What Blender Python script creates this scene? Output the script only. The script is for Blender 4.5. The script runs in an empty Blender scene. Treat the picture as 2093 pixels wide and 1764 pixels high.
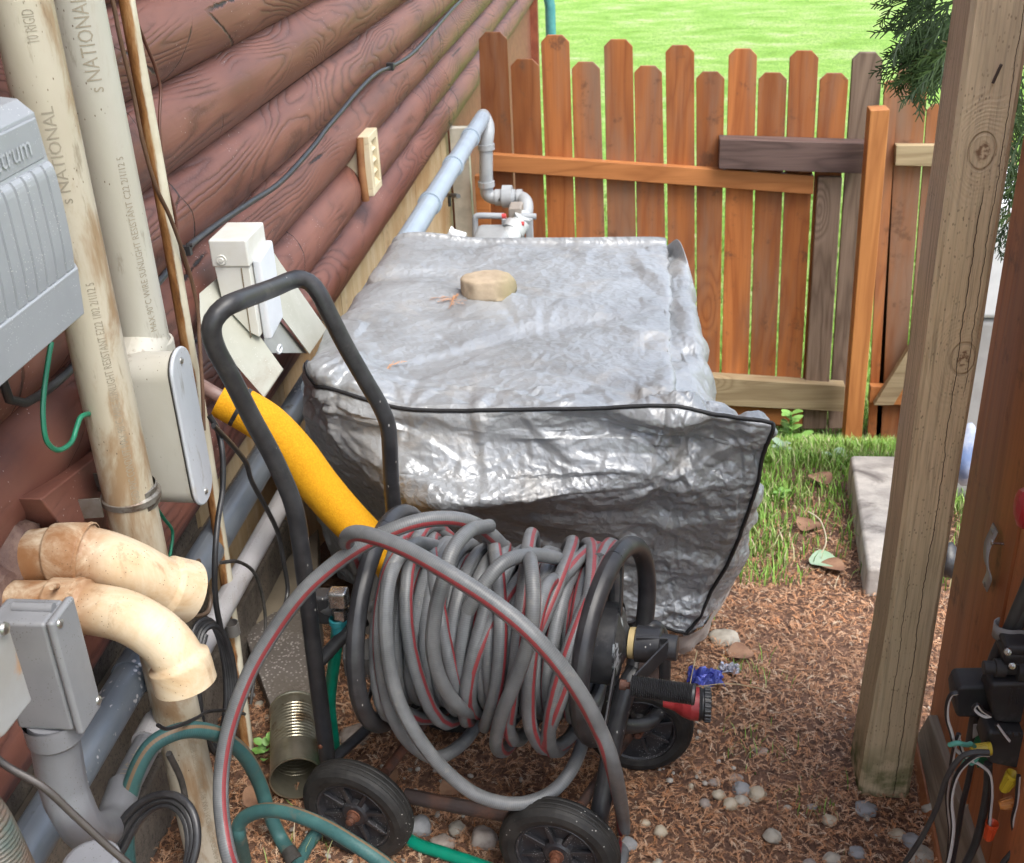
import bpy, math, random
import numpy as np
from mathutils import Vector, Matrix, noise
# ---------------------------------------------------------------- camera, sky, sun, exposure
scene = bpy.context.scene
CAM = np.array([0.9, 0.0, 1.65])
F = 2620.0 * 0.90528            # focal length in units of a 2093 px wide picture
_d = np.array([230, 5046, 2620.]); _d /= np.linalg.norm(_d)
_w = np.array([314, -1375, 2620.]); _w /= np.linalg.norm(_w)
_w = _w - _d * _w.dot(_d); _w /= np.linalg.norm(_w)
_r = np.cross(_d, _w)
R_ax = np.array([_r, _w, -_d])      # rows: world X, Y, Z in camera axes (right, down, forward)
camd = bpy.data.cameras.new('camera'); cam = bpy.data.objects.new('camera', camd)
scene.collection.objects.link(cam); scene.camera = cam
c_right = R_ax[:, 0]; c_down = R_ax[:, 1]; c_fwd = R_ax[:, 2]
M = Matrix.Identity(4)
for i in range(3):
    M[i][0] = c_right[i]; M[i][1] = -c_down[i]; M[i][2] = -c_fwd[i]; M[i][3] = CAM[i]
cam.matrix_world = M
camd.sensor_fit = 'HORIZONTAL'; camd.sensor_width = 36.0; camd.lens = 36.0 * F / 2093.0
camd.clip_start = 0.05; camd.clip_end = 400
camd.dof.use_dof = True; camd.dof.focus_distance = 1.85; camd.dof.aperture_fstop = 13.0

world = bpy.data.worlds.new("World"); scene.world = world; world.use_nodes = True
wn = world.node_tree.nodes; wl = world.node_tree.links; wn.clear()
wo = wn.new('ShaderNodeOutputWorld'); wb = wn.new('ShaderNodeBackground'); sky = wn.new('ShaderNodeTexSky')
sky.sky_type = 'NISHITA'; sky.sun_disc = False
SUN_EL = math.radians(60); SUN_AZ = math.radians(132)
sky.sun_elevation = SUN_EL; sky.sun_rotation = SUN_AZ
sky.air_density = 1.0; sky.dust_density = 2.0; sky.ozone_density = 1.0
hs = wn.new('ShaderNodeHueSaturation'); hs.inputs['Saturation'].default_value = 0.62
wl.new(sky.outputs[0], hs.inputs['Color']); wl.new(hs.outputs[0], wb.inputs[0])
wb.inputs[1].default_value = 0.15; wl.new(wb.outputs[0], wo.inputs[0])
sl = bpy.data.lights.new('sun', 'SUN'); sl.energy = 1.45; sl.angle = math.radians(36); sl.color = (1, .96, .88)
so = bpy.data.objects.new('sun', sl); scene.collection.objects.link(so)
sd = Vector((math.sin(SUN_AZ) * math.cos(SUN_EL), math.cos(SUN_AZ) * math.cos(SUN_EL), math.sin(SUN_EL)))
so.rotation_euler = (-sd).to_track_quat('-Z', 'Y').to_euler()
scene.view_settings.view_transform = 'Standard'; scene.view_settings.look = 'None'
scene.view_settings.gamma = 1; scene.view_settings.exposure = 1.4
scene.cycles.max_bounces = 4; scene.cycles.diffuse_bounces = 3; scene.cycles.glossy_bounces = 2; scene.cycles.use_denoising = True; scene.cycles.adaptive_threshold = .03

# ---------------------------------------------------------------- helpers
rng = random.Random(7); nr = np.random.RandomState(5)
V3 = lambda *a: np.array(a, float)
def ray(u, v): return R_ax @ np.array([u - 1046.5, v - 882.2, F])
def hit(u, v, X=None, Y=None, Z=None):
    d = ray(u, v)
    t = (X - CAM[0]) / d[0] if X is not None else (Y - CAM[1]) / d[1] if Y is not None else (Z - CAM[2]) / d[2]
    return CAM + d * t
def ss(a, b, x):
    t = min(1, max(0, (x - a) / (b - a))); return t * t * (3 - 2 * t)
FY = 5.2
def gz(x, y):                       # the side yard drops away from the camera towards the fence
    if y < 1.9: z = 0.0
    elif y < FY: t = (y - 1.9) / (FY - 1.9); z = -1.13 * (t * 1.0 + .18 * math.sin(t * math.pi) * -1)
    else: z = -1.13 - .02 * (y - FY)
    return z
def hg(u, v, dz=0.0):               # ray against the sloping ground
    d = ray(u, v); t = .0
    for k in range(4000):
        t += .0000008 * 1000; p = CAM + d * (t / 1000)
        if p[2] <= gz(p[0], p[1]) + dz: break
        t += .0002
    return p
def hg(u, v, dz=0.0):
    d = ray(u, v); lo, hi = 0.0, 40.0 / max(1e-6, abs(d[1]))
    for k in range(50):
        m = (lo + hi) / 2; p = CAM + d * m
        if p[2] > gz(p[0], p[1]) + dz: lo = m
        else: hi = m
    return CAM + d * lo
def YP(pts):                        # [(u, v, Y)] -> points
    return [hit(u, v, Y=y) for u, v, y in pts]
def XP(pts, X): return [hit(p[0], p[1], X=p[2] if len(p) > 2 else X) for p in pts]
def crom(pts, n):
    P = np.array(pts, float); L = len(P)
    if L == 2:
        t = np.linspace(0, 1, n)[:, None]; return P[0] * (1 - t) + P[1] * t
    Q = np.vstack([2 * P[0] - P[1], P, 2 * P[-1] - P[-2]])
    seg = np.linalg.norm(np.diff(P, axis=0), axis=1); cum = np.concatenate([[0], np.cumsum(seg)])
    out = []
    for s in np.linspace(0, cum[-1], n):
        i = min(L - 2, int(np.searchsorted(cum, s, side='right') - 1)); t = (s - cum[i]) / max(seg[i], 1e-9)
        a, b, c, d = Q[i], Q[i + 1], Q[i + 2], Q[i + 3]
        out.append(.5 * (2 * b + (c - a) * t + (2 * a - 5 * b + 4 * c - d) * t * t + (3 * b - a - 3 * c + d) * t ** 3))
    return np.array(out)
class MB:
    def __init__(s): s.v = []; s.f = []; s.uv = []; s.sm = []; s.c = []
    def add(s, vs, fs, uvs=None, smooth=True, col=None):
        o = len(s.v); s.v.extend([tuple(map(float, q)) for q in vs])
        s.uv.extend(uvs if uvs is not None else [(0., 0.)] * len(vs))
        s.c.extend([col if col is not None else 0.5] * len(vs))
        for q in fs: s.f.append(tuple(i + o for i in q)); s.sm.append(smooth)
        return s
    def tube(s, pts, r, n=12, seg=None, cap=True, nrm=None, twist=0.0, open_in=None, raw=False, aim=None):
        P = np.array(pts, float) if raw else crom(pts, seg or max(2, len(pts) * 6) if len(pts) > 2 else (seg or 2))
        m = len(P); T = np.gradient(P, axis=0); T /= np.maximum(np.linalg.norm(T, axis=1), 1e-9)[:, None]
        rr = np.interp(np.linspace(0, 1, m), np.linspace(0, 1, len(r)), r) if hasattr(r, '__len__') else np.full(m, r)
        a = np.array(nrm if nrm is not None else ([0, 0, 1] if abs(T[0][2]) < .9 else [1, 0, 0]), float)
        a -= T[0] * a.dot(T[0]); a /= np.linalg.norm(a); vs = []; uv = []; L = 0
        for i in range(m):
            if aim is not None: a = -np.array(aim(P[i]), float)
            if i: L += np.linalg.norm(P[i] - P[i - 1]); a = a - T[i] * a.dot(T[i]); a /= np.linalg.norm(a)
            b = np.cross(T[i], a)
            for k in range(n + 1):
                th = 2 * math.pi * k / n + twist * L
                vs.append(P[i] + rr[i] * (a * math.cos(th) + b * math.sin(th))); uv.append((k / n, L))
        fs = [(i * (n + 1) + k, i * (n + 1) + k + 1, (i + 1) * (n + 1) + k + 1, (i + 1) * (n + 1) + k) for i in range(m - 1) for k in range(n)]
        s.add(vs, fs, uv)
        if cap:
            s.add(vs[:n], [tuple(range(n - 1, -1, -1))], smooth=False)
            s.add(vs[-(n + 1):-1], [tuple(range(n))], smooth=False)
        return s
    def lathe(s, o, ax, prof, n=24, a0=None, caps=True):     # prof: [(along, radius)]
        ax = np.array(ax, float); ax /= np.linalg.norm(ax); o = np.array(o, float)
        a = np.array(a0 if a0 is not None else ([0, 0, 1] if abs(ax[2]) < .9 else [1, 0, 0]), float); a -= ax * a.dot(ax); a /= np.linalg.norm(a); b = np.cross(ax, a)
        for (h0, r0), (h1, r1) in zip(prof[:-1], prof[1:]):
            vs = []; uv = []
            for h, r in ((h0, r0), (h1, r1)):
                for k in range(n + 1):
                    th = 2 * math.pi * k / n
                    vs.append(o + ax * h + r * (a * math.cos(th) + b * math.sin(th))); uv.append((k / n, h))
            s.add(vs, [(k, k + 1, n + 2 + k, n + 1 + k) for k in range(n)], uv)
        return s
    def box(s, lo, hi, rot=None, o=None):
        lo = np.minimum(lo, hi) if False else np.array(lo, float); hi = np.array(hi, float)
        c = [V3(x, y, z) for x in (lo[0], hi[0]) for y in (lo[1], hi[1]) for z in (lo[2], hi[2])]
        if rot is not None: c = [np.array(rot) @ q + (o if o is not None else 0) for q in c]
        s.add(c, [(0, 1, 3, 2), (4, 6, 7, 5), (0, 4, 5, 1), (2, 3, 7, 6), (0, 2, 6, 4), (1, 5, 7, 3)], smooth=False); return s
    def slab(s, poly, off):           # polygon extruded by vector
        n = len(poly); off = np.array(off, float); A = [np.array(p, float) for p in poly]; B = [p + off for p in A]
        s.add(A + B, [tuple(range(n - 1, -1, -1)), tuple(range(n, 2 * n))] + [(i, (i + 1) % n, n + (i + 1) % n, n + i) for i in range(n)], smooth=False); return s
BASE = {}
def finish(o, bevel=0, subd=0, weld=False):
    if bevel:
        m = o.modifiers.new('bevel', 'BEVEL'); m.width = bevel; m.segments = 2; m.limit_method = 'ANGLE'; m.angle_limit = math.radians(35)
        for p in o.data.polygons: p.use_smooth = True
        wn_ = o.modifiers.new('wn', 'WEIGHTED_NORMAL')
    return o
def tagit(o, label, cat, group=None, kind=None):
    if label: o['label'] = label
    if cat: o['category'] = cat
    if group: o['group'] = group
    if kind: o['kind'] = kind
    return o
def thing(name, label, cat, base, group=None):
    o = bpy.data.objects.new(name, None); scene.collection.objects.link(o); o.empty_display_size = .1
    o.location = tuple(base); BASE[o.name] = np.array(base, float)
    return tagit(o, label, cat, group)
def obj(name, mb, mat, parent=None, label=None, cat=None, group=None, kind=None, bevel=0, base=None):
    v = np.array(mb.v, float)
    if parent is not None: b = BASE[parent.name]
    else: b = np.array(base, float) if base is not None else np.array([(v[:, 0].min() + v[:, 0].max()) / 2, (v[:, 1].min() + v[:, 1].max()) / 2, v[:, 2].min()])
    me = bpy.data.meshes.new(name); me.from_pydata([tuple(q) for q in v - b], [], mb.f)
    uvl = me.uv_layers.new(name='UVMap'); li = np.empty(len(me.loops), dtype=np.int32); me.loops.foreach_get('vertex_index', li)
    uvl.data.foreach_set('uv', np.array(mb.uv, dtype=np.float32)[li].ravel())
    at = me.attributes.new('tone', 'FLOAT', 'POINT'); at.data.foreach_set('value', np.array(mb.c, dtype=np.float32))
    me.polygons.foreach_set('use_smooth', np.array(mb.sm, dtype=bool))
    me.materials.append(mat); me.validate()
    o = bpy.data.objects.new(name, me); scene.collection.objects.link(o)
    BASE[o.name] = b
    if parent is not None: o.parent = parent
    else: o.location = tuple(b)
    tagit(o, label, cat, group, kind); return finish(o, bevel)
_txt = {}
def text_flat(s, size):
    cu = bpy.data.curves.new('t', 'FONT'); cu.body = s; cu.size = size; cu.resolution_u = 2
    to = bpy.data.objects.new('t', cu); scene.collection.objects.link(to)
    dg = bpy.context.evaluated_depsgraph_get(); me = to.evaluated_get(dg).to_mesh()
    import bmesh
    bm = bmesh.new(); bm.from_mesh(me)
    for k in range(-2, 10):
        bmesh.ops.bisect_plane(bm, geom=bm.verts[:] + bm.edges[:] + bm.faces[:], plane_co=(0, size * k * .1, 0), plane_no=(0, 1, 0))
    bm.verts.ensure_lookup_table(); bm.verts.index_update()
    vs = [tuple(v.co) for v in bm.verts]; fs = [tuple(v.index for v in f.verts) for f in bm.faces]; bm.free()
    to.evaluated_get(dg).to_mesh_clear(); bpy.data.objects.remove(to); bpy.data.curves.remove(cu)
    return vs, fs
def text_map(mb, s, size, fn):
    vs, fs = text_flat(s, size); mb.add([fn(x, y) for x, y, z in vs], fs, smooth=False)

# ---------------------------------------------------------------- materials
class NT:
    def __init__(s, name):
        s.m = bpy.data.materials.new(name); s.m.use_nodes = True; s.t = s.m.node_tree; s.n = s.t.nodes; s.l = s.t.links
        s.b = s.n['Principled BSDF']; s.co = s.n.new('ShaderNodeTexCoord')
    def new(s, t, **k):
        n = s.n.new(t)
        for a, b in k.items(): setattr(n, a, b)
        return n
    def inp(s, n, i, v):
        if v is None: return
        if hasattr(v, 'is_linked') or hasattr(v, 'links'): s.l.new(v, n.inputs[i])
        else: n.inputs[i].default_value = v
    def mapping(s, scale=(1, 1, 1), src=None, loc=(0, 0, 0), rot=(0, 0, 0)):
        m = s.new('ShaderNodeMapping'); m.inputs['Scale'].default_value = scale; m.inputs['Location'].default_value = loc; m.inputs['Rotation'].default_value = rot
        s.l.new(src or s.co.outputs['Object'], m.inputs[0]); return m.outputs[0]
    def noise(s, vec=None, scale=5., detail=4., rough=.55, dist=0., out=0):
        n = s.new('ShaderNodeTexNoise'); s.inp(n, 'Vector', vec or s.co.outputs['Object'])
        n.inputs['Scale'].default_value = scale; n.inputs['Detail'].default_value = detail; n.inputs['Roughness'].default_value = rough; n.inputs['Distortion'].default_value = dist
        return n.outputs[out]
    def voro(s, vec=None, scale=5., feat='F1', out='Distance', rnd=1.):
        n = s.new('ShaderNodeTexVoronoi', feature=feat); s.inp(n, 'Vector', vec or s.co.outputs['Object']); n.inputs['Scale'].default_value = scale
        n.inputs['Randomness'].default_value = rnd
        return n.outputs[out]
    def math(s, op, a, b=None, c=None, clamp=False):
        n = s.new('ShaderNodeMath', operation=op); n.use_clamp = clamp; s.inp(n, 0, a); s.inp(n, 1, b)
        if c is not None: s.inp(n, 2, c)
        return n.outputs[0]
    def ramp(s, f, stops):
        n = s.new('ShaderNodeValToRGB'); s.l.new(f, n.inputs[0]); e = n.color_ramp.elements
        while len(e) > 1: e.remove(e[0])
        e[0].position = stops[0][0]; e[0].color = (*stops[0][1], 1) if len(stops[0][1]) == 3 else stops[0][1]
        for p, c in stops[1:]: x = e.new(p); x.color = (*c, 1)
        return n.outputs[0]
    def mask(s, f, a, b):
        n = s.new('ShaderNodeMapRange'); s.l.new(f, n.inputs[0]); n.inputs[1].default_value = a; n.inputs[2].default_value = b; n.interpolation_type = 'SMOOTHSTEP'
        return n.outputs[0]
    def mix(s, f, a, b, mode='MIX'):
        n = s.new('ShaderNodeMix', data_type='RGBA', blend_type=mode)
        if hasattr(f, 'links'): s.l.new(f, n.inputs[0])
        else: n.inputs[0].default_value = f
        for i, v in ((6, a), (7, b)):
            if hasattr(v, 'links'): s.l.new(v, n.inputs[i])
            else: n.inputs[i].default_value = (*v, 1) if len(v) == 3 else v
        return n.outputs[2]
    def sep(s, src=None):
        n = s.new('ShaderNodeSeparateXYZ'); s.l.new(src or s.co.outputs['Object'], n.inputs[0]); return n.outputs
    def attr(s, name):
        n = s.new('ShaderNodeAttribute'); n.attribute_name = name; return n.outputs['Fac']
    def bump(s, h, strength=.5, dist=.002, prev=None):
        n = s.new('ShaderNodeBump'); n.inputs['Strength'].default_value = strength; n.inputs['Distance'].default_value = dist; s.l.new(h, n.inputs['Height'])
        if prev is not None: s.l.new(prev, n.inputs['Normal'])
        return n.outputs[0]
    def out(s, col=None, rough=.5, metal=0., nrm=None, spec=.5):
        b = s.b
        if col is not None: s.inp(b, 'Base Color', col if hasattr(col, 'links') else (*col, 1))
        s.inp(b, 'Roughness', rough); s.inp(b, 'Metallic', metal); b.inputs['Specular IOR Level'].default_value = spec
        if nrm is not None: s.l.new(nrm, b.inputs['Normal'])
        return s.m
def weathered(name, c1, c2=None, rough=.45, metal=0, scale=18, dirt=None, dirt_lo=.55, dirt_hi=.75, bumps=.15, speck=None, dscale=None, seed=0, spec=.5, stretch=(1, 1, 1), speck_scale=260):
    t = NT(name); c2 = c2 or tuple(x * .8 for x in c1); v = t.mapping(stretch, loc=(seed, seed * .7, 0))
    n1 = t.noise(v, scale, 5); col = t.mix(t.mask(n1, .35, .68), c1, c2)
    if dirt: col = t.mix(t.mask(t.noise(v, dscale or scale * .45, 6, .68, .6), dirt_lo, dirt_hi), col, dirt)
    if speck:
        sp = t.math('MULTIPLY', t.mask(t.voro(None, speck_scale), .22, .12), t.mask(t.noise(None, 30, 3), .45, .6)); col = t.mix(sp, col, speck)
    r = t.math('ADD', t.math('MULTIPLY', t.noise(v, scale * 2.2, 4), .25), rough - .12)
    return t.out(col, r, metal, t.bump(t.noise(None, scale * 7, 5), bumps, .002), spec)
def wood(name, light, dark, axis=2, gs=5.0, rings=9.0, rough=.6, fine=.5, knots=True, grey=None, bump=.5, bdist=.0015, sat_var=.25, blotch=None, tone=True, contrast=.75, spec=.3, cracks=False, knot_scale=3.2):
    t = NT(name); st = [1, 1, 1]; st[axis] = .13; stf = [1, 1, 1]; stf[axis] = .025
    v = t.mapping(st); base = t.noise(v, gs, 3, .5, .4)
    if tone: base = t.math('ADD', base, t.math('MULTIPLY', t.attr('tone'), 3.7))
    if knots:
        sk = [1, 1, 1]; sk[axis] = .4; kd = t.voro(t.mapping(sk), knot_scale, 'SMOOTH_F1'); kk = t.mask(kd, .20, .0)
        base = t.math('ADD', base, t.math('MULTIPLY', kk, .55))
    ring = t.math('PINGPONG', t.math('MULTIPLY', base, rings), .5); ring = t.math('MULTIPLY', ring, 2)
    ring = t.math('POWER', ring, 1.6)
    fib = t.noise(t.mapping(stf), 140, 3, .6)
    col = t.mix(t.math('MULTIPLY', ring, contrast), light, dark)
    col = t.mix(t.math('MULTIPLY', t.mask(fib, .4, .75), fine), col, dark)
    big = t.noise(t.mapping(st, loc=(3, 1, 2)), 3.2, 4)
    col = t.mix(t.math('MULTIPLY', t.mask(big, .35, .75), sat_var), col, tuple(x * .5 for x in dark))
    if tone:
        hv = t.new('ShaderNodeHueSaturation'); t.l.new(col, hv.inputs['Color']); t.l.new(t.math('ADD', t.math('MULTIPLY', t.attr('tone'), .75), .62), hv.inputs['Value']); col = hv.outputs[0]
    if grey: col = t.mix(t.mask(t.noise(t.mapping(st, loc=(9, 2, 5)), 4, 5, .65), .42, .7), col, grey)
    if blotch: col = t.mix(t.math('MULTIPLY', t.mask(t.noise(None, 9, 5, .7), .56, .7), .7), col, blotch)
    h = t.math('ADD', t.math('MULTIPLY', ring, -.8), t.math('MULTIPLY', fib, -.5))
    if knots:
        kc = t.mask(t.math('ADD', kd, t.math('MULTIPLY', t.noise(None, 60, 3), .06)), .055, .035); col = t.mix(kc, col, tuple(x * .35 for x in dark)); h = t.math('SUBTRACT', h, kc)
    if cracks:
        sc = [1, 1, 1]; sc[axis] = .06; cr = t.mask(t.voro(t.mapping(sc, loc=(2, 4, 1)), 26, 'DISTANCE_TO_EDGE'), .035, .0)
        cr = t.math('MULTIPLY', cr, t.mask(t.noise(t.mapping(st), 6, 2), .42, .55)); col = t.mix(cr, col, tuple(x * .2 for x in dark)); h = t.math('SUBTRACT', h, t.math('MULTIPLY', cr, 2))
    return t.out(col, rough, 0, t.bump(h, bump, bdist), spec)
# ================================================================ THE SETTING
def soil_mat():
    t = NT('litter_soil'); n = t.noise(None, 9, 8, .7); m = t.noise(None, 70, 5, .7)
    col = t.mix(t.mask(n, .35, .65), (.15, .085, .06), (.24, .135, .09)); col = t.mix(t.mask(m, .45, .7), col, (.08, .045, .032))
    col = t.mix(t.mask(t.noise(None, 2.5, 3), .5, .7), col, (.13, .075, .05))
    return t.out(col, .95, 0, t.bump(m, 1, .012), .2)
def lawn_mat():
    t = NT('lawn_grass'); n = t.noise(t.mapping((.85, 1.15, 1)), 1.3, 7, .7, .5); m = t.noise(t.mapping((1, .5, 1)), 32, 6, .7)
    col = t.ramp(n, [(.3, (.22, .38, .06)), (.46, (.33, .54, .11)), (.58, (.46, .60, .20)), (.70, (.66, .62, .40))])
    col = t.mix(t.mask(m, .35, .75), col, (.12, .26, .05)); col = t.mix(t.mask(t.noise(None, 55, 4), .62, .75), col, (.42, .52, .20))
    return t.out(col, .9, 0, t.bump(m, 1, .05), .1)
def grid_ground(x0, x1, y0, y1, dx, dy, fz):
    mb = MB(); nx = int((x1 - x0) / dx) + 1; ny = int((y1 - y0) / dy) + 1
    vs = [(x0 + i * dx, y0 + j * dy, fz(x0 + i * dx, y0 + j * dy)) for j in range(ny) for i in range(nx)]
    mb.add(vs, [(j * nx + i, j * nx + i + 1, (j + 1) * nx + i + 1, (j + 1) * nx + i) for j in range(ny - 1) for i in range(nx - 1)]); return mb
def rough_z(x, y): return gz(x, y) + .012 * noise.noise(Vector((x * 4, y * 4, 0))) + .006 * noise.noise(Vector((x * 14, y * 14, 3)))
obj('ground', grid_ground(-.3, 3.2, -1.2, FY + .25, .04, .04, rough_z), soil_mat(), label='brown soil under the fallen cedar needles of the side yard', kind='structure')
far = MB()
def lz(x, y): return gz(x, y) + .05 * noise.noise(Vector((x * .4, y * .4, 1))) * ss(FY, FY + 2, y)
g2 = grid_ground(-30, 50, FY + .24, FY + 60.24, 1.0, 1.0, lz); obj('lawn', g2, lawn_mat(), label='bright mown lawn beyond the picket fence', kind='structure')
apron = MB(); apron.add([(-60, -40, -.12), (60, -40, -.12), (60, -1.1, -.03), (-60, -1.1, -.03)], [(0, 1, 2, 3)]); apron.add([(3.15, -1.1, -.03), (60, -1.1, -.03), (60, FY + .3, -1.14), (3.15, FY + .3, -1.14)], [(0, 1, 2, 3)])
obj('yard', apron, lawn_mat(), label='grass around the side yard', kind='structure')

# ---- the log house
ZF = .464; PITCH = .159; YH = 9.25; YN = -2.4
def log_mat():
    t = NT('stained_log'); v = t.mapping((1, .16, 1)); base = t.noise(v, 5.0, 2, .4, .25)
    base = t.math('ADD', base, t.math('MULTIPLY', t.attr('tone'), 5.3))
    tc = t.new('ShaderNodeCombineXYZ'); t.l.new(t.math('MULTIPLY', t.attr('tone'), 9.0), tc.inputs[1]); vm = t.new('ShaderNodeVectorMath', operation='ADD'); t.l.new(t.co.outputs['Object'], vm.inputs[0]); t.l.new(tc.outputs[0], vm.inputs[1])
    kd = t.voro(t.mapping((.9, .42, .9), vm.outputs[0]), 3.4, 'SMOOTH_F1'); kk = t.mask(kd, .34, .0)
    base = t.math('ADD', base, t.math('MULTIPLY', kk, .42))
    base = t.math('ADD', base, t.math('MULTIPLY', t.noise(t.mapping((1, .5, 1)), 45, 3, .6), .018))
    ring = t.math('MULTIPLY', t.math('PINGPONG', t.math('MULTIPLY', base, 30), .5), 2); groove = t.math('POWER', ring, 2.6)
    fib = t.noise(t.mapping((1, .05, 1)), 90, 4, .65)
    cl = t.noise(t.mapping((1, .4, 1)), 5, 4)
    col = t.mix(t.mask(cl, .3, .7), (.15, .056, .040), (.225, .095, .068))
    col = t.mix(t.math('MULTIPLY', t.mask(fib, .5, .8), .35), col, (.08, .035, .03))
    fade = t.mask(t.noise(None, 3.2, 3), .38, .55)
    col = t.mix(t.math('MULTIPLY', t.math('MULTIPLY', groove, fade), .6), col, (.045, .018, .015))
    col = t.mix(t.math('MULTIPLY', t.mask(t.noise(None, 7, 6, .7), .55, .75), .45), col, (.09, .045, .045))
    kc = t.mask(t.math('ADD', kd, t.math('MULTIPLY', t.noise(None, 80, 4, .7), .07)), .075, .05); col = t.mix(t.math('MULTIPLY', kc, .8), col, (.03, .018, .016))
    # long checks and cross cracks
    ck = t.voro(t.mapping((.5, 1.0, .9), vm.outputs[0], rot=(0, 0, .35)), 2.6, 'DISTANCE_TO_EDGE'); wv = t.math('ADD', ck, t.math('MULTIPLY', t.noise(None, 28, 4, .7), .03))
    crack = t.math('MULTIPLY', t.mask(wv, .024, .016), t.mask(t.noise(None, 2.3, 2), .5, .58)); col = t.mix(crack, col, (.018, .011, .01))
    sp = t.math('MULTIPLY', t.mask(t.voro(None, 90), .14, .08), t.mask(t.noise(None, 8, 2), .56, .62)); col = t.mix(sp, col, (.45, .38, .36))
    h = t.math('ADD', t.math('MULTIPLY', t.math('MULTIPLY', groove, fade), -.9), t.math('MULTIPLY', fib, -.35)); h = t.math('SUBTRACT', h, t.math('MULTIPLY', crack, 2.0)); h = t.math('SUBTRACT', h, kc)
    return t.out(col, t.math('ADD', t.math('MULTIPLY', cl, .25), .40), 0, t.bump(h, .5, .0026), .4)
LOG = log_mat()
house = thing('log_house', 'reddish brown log sided house wall running along the left side', 'house', (0, 3.5, 0))
def log_profile(n=12):
    pts = []
    for i in range(n + 1):
        t = i / n; z = (t - .5) * PITCH; pts.append((.052 * math.pow(max(0, math.sin(math.pi * (t * .985 + .0075))), .62), z))
    return pts
yy = np.concatenate([np.linspace(YN, 1.0, 14), np.linspace(1.05, 5, 110), np.linspace(5.1, YH, 40)])
for k in range(0, 14):
    mb = MB(); pr = log_profile(); zc = ZF + PITCH * (k + .5); vs = []; tn = (k * .37) % 1.0
    for y in yy:
        dz = .0022 * noise.noise(Vector((y * 1.3, k * 3.1, 0))); 
        for (x, z) in pr:
            dx = .0035 * noise.noise(Vector((y * 2.1, z * 22, k * 7.7))) + .0015 * noise.noise(Vector((y * 9, z * 40, k * 2)))
            vs.append((x + dx * (x / .05), y, zc + z + dz))
    m = len(pr)
    mb.add(vs, [(j * m + i, (j + 1) * m + i, (j + 1) * m + i + 1, j * m + i + 1) for j in range(len(yy) - 1) for i in range(m - 1)], col=tn)
    e = len(vs) - m; mb.add([vs[e + i] for i in range(m)], [tuple(range(m))], smooth=False, col=tn)
    if k == -1:
        mb.v = [(x, y, z) for x, y, z in mb.v]
        mb.f, keep = [], None
        # the lowest course stops where the tan sheathing begins
        yk = [y for y in yy if y < 1.35]; nn = len(yk); mb = MB(); vs2 = vs[:nn * m]
        mb.add(vs2, [(j * m + i, (j + 1) * m + i, (j + 1) * m + i + 1, j * m + i + 1) for j in range(nn - 1) for i in range(m - 1)], col=tn)
    obj('log', mb, LOG, house)
core = MB(); core.box((-.25, YN, ZF + .004), (-.001, YH - .02, ZF + PITCH * 14))
obj('wall_core', core, weathered('dark_gap', (.04, .02, .018)), house)
def conc_mat():
    t = NT('old_concrete'); n = t.noise(None, 6, 7, .7); g = t.noise(None, 140, 4, .7)
    col = t.ramp(n, [(.3, (.10, .088, .075)), (.5, (.20, .17, .14)), (.7, (.30, .25, .19))]); col = t.mix(t.mask(g, .5, .72), col, (.05, .045, .04))
    col = t.mix(t.math('MULTIPLY', t.mask(t.noise(t.mapping((1, 1, .4)), 11, 5, .7), .5, .7), .6), col, (.07, .06, .055))
    return t.out(col, .85, 0, t.bump(g, .8, .004), .3)
CONC = conc_mat()
fnd = MB(); fnd.box((-.22, YN, -.4), (-.012, 2.45, ZF - .0)); obj('foundation', fnd, CONC, house)
ledge = MB(); ledge.box((-.2, YN, -.3), (.018, 2.4, .14)); obj('footing', ledge, CONC, house, bevel=.006)
def sheath_mat():
    t = NT('tan_sheathing'); s_ = t.noise(t.mapping((1, 1, .12)), 26, 5, .6); b = t.noise(None, 3.2, 5, .65)
    col = t.mix(t.mask(s_, .3, .75), (.50, .36, .20), (.62, .50, .33)); col = t.mix(t.math('MULTIPLY', t.mask(b, .4, .68), .8), col, (.40, .23, .10))
    col = t.mix(t.math('MULTIPLY', t.mask(t.noise(None, 12, 6, .7), .57, .72), .6), col, (.20, .12, .07))
    return t.out(col, .7, 0, t.bump(s_, .4, .002), .3)
SH = sheath_mat()
she = MB()
ys = [1.95]; 
while ys[-1] < YH - .1: ys.append(ys[-1] + .62)
for a, b in zip(ys[:-1], ys[1:]):
  if b < FY + .6: she.box((-.2, a + .003, -1.5), (-.004 if a > 2.4 else -.003, b - .003, ZF - .001))
obj('sheathing', she, SH, house)
sb_ = MB(); sb_.box((-.2, FY + .06, -1.5), (.004, YH - .001, ZF - .002)); obj('lower_cladding', sb_, weathered('red_brown_stain', (.20, .065, .04), (.26, .09, .055), .6), house)
bat = MB(); bat.tube([(.004, 1.2, ZF - .004), (.004, YH, ZF - .004)], .006, 6); obj('drip_edge', bat, weathered('caulk', (.35, .2, .15)), house)
cb = MB(); cb.box((-.1, YH, -1.6), (.06, YH + .09, 2.7)); obj('corner_board', cb, weathered('corner_stain', (.22, .06, .035), (.3, .09, .05)), house)
ds = MB(); ds.tube([(.13, YH + .1, 2.6), (.13, YH + .1, .55), (.15, YH + .1, .45), (.15, YH + .1, -1.1)], .04, 12, seg=30); ds.tube([(.13, YH + .1, .62), (.13, YH + .1, .52)], .048, 12)
obj('downspout', ds, weathered('teal_paint', (.06, .25, .27), (.09, .32, .33), .4), house)
ev = MB(); ev.box((-.3, YN, 2.62), (.42, YH + .3, 2.68)); ev.box((.42, YN, 2.6), (.45, YH + .3, 2.76)); obj('shade_eave', ev, weathered('shade_eave_paint', (.25, .12, .08)), house)  # unseen overhang above the frame, added to shade the house side

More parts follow.
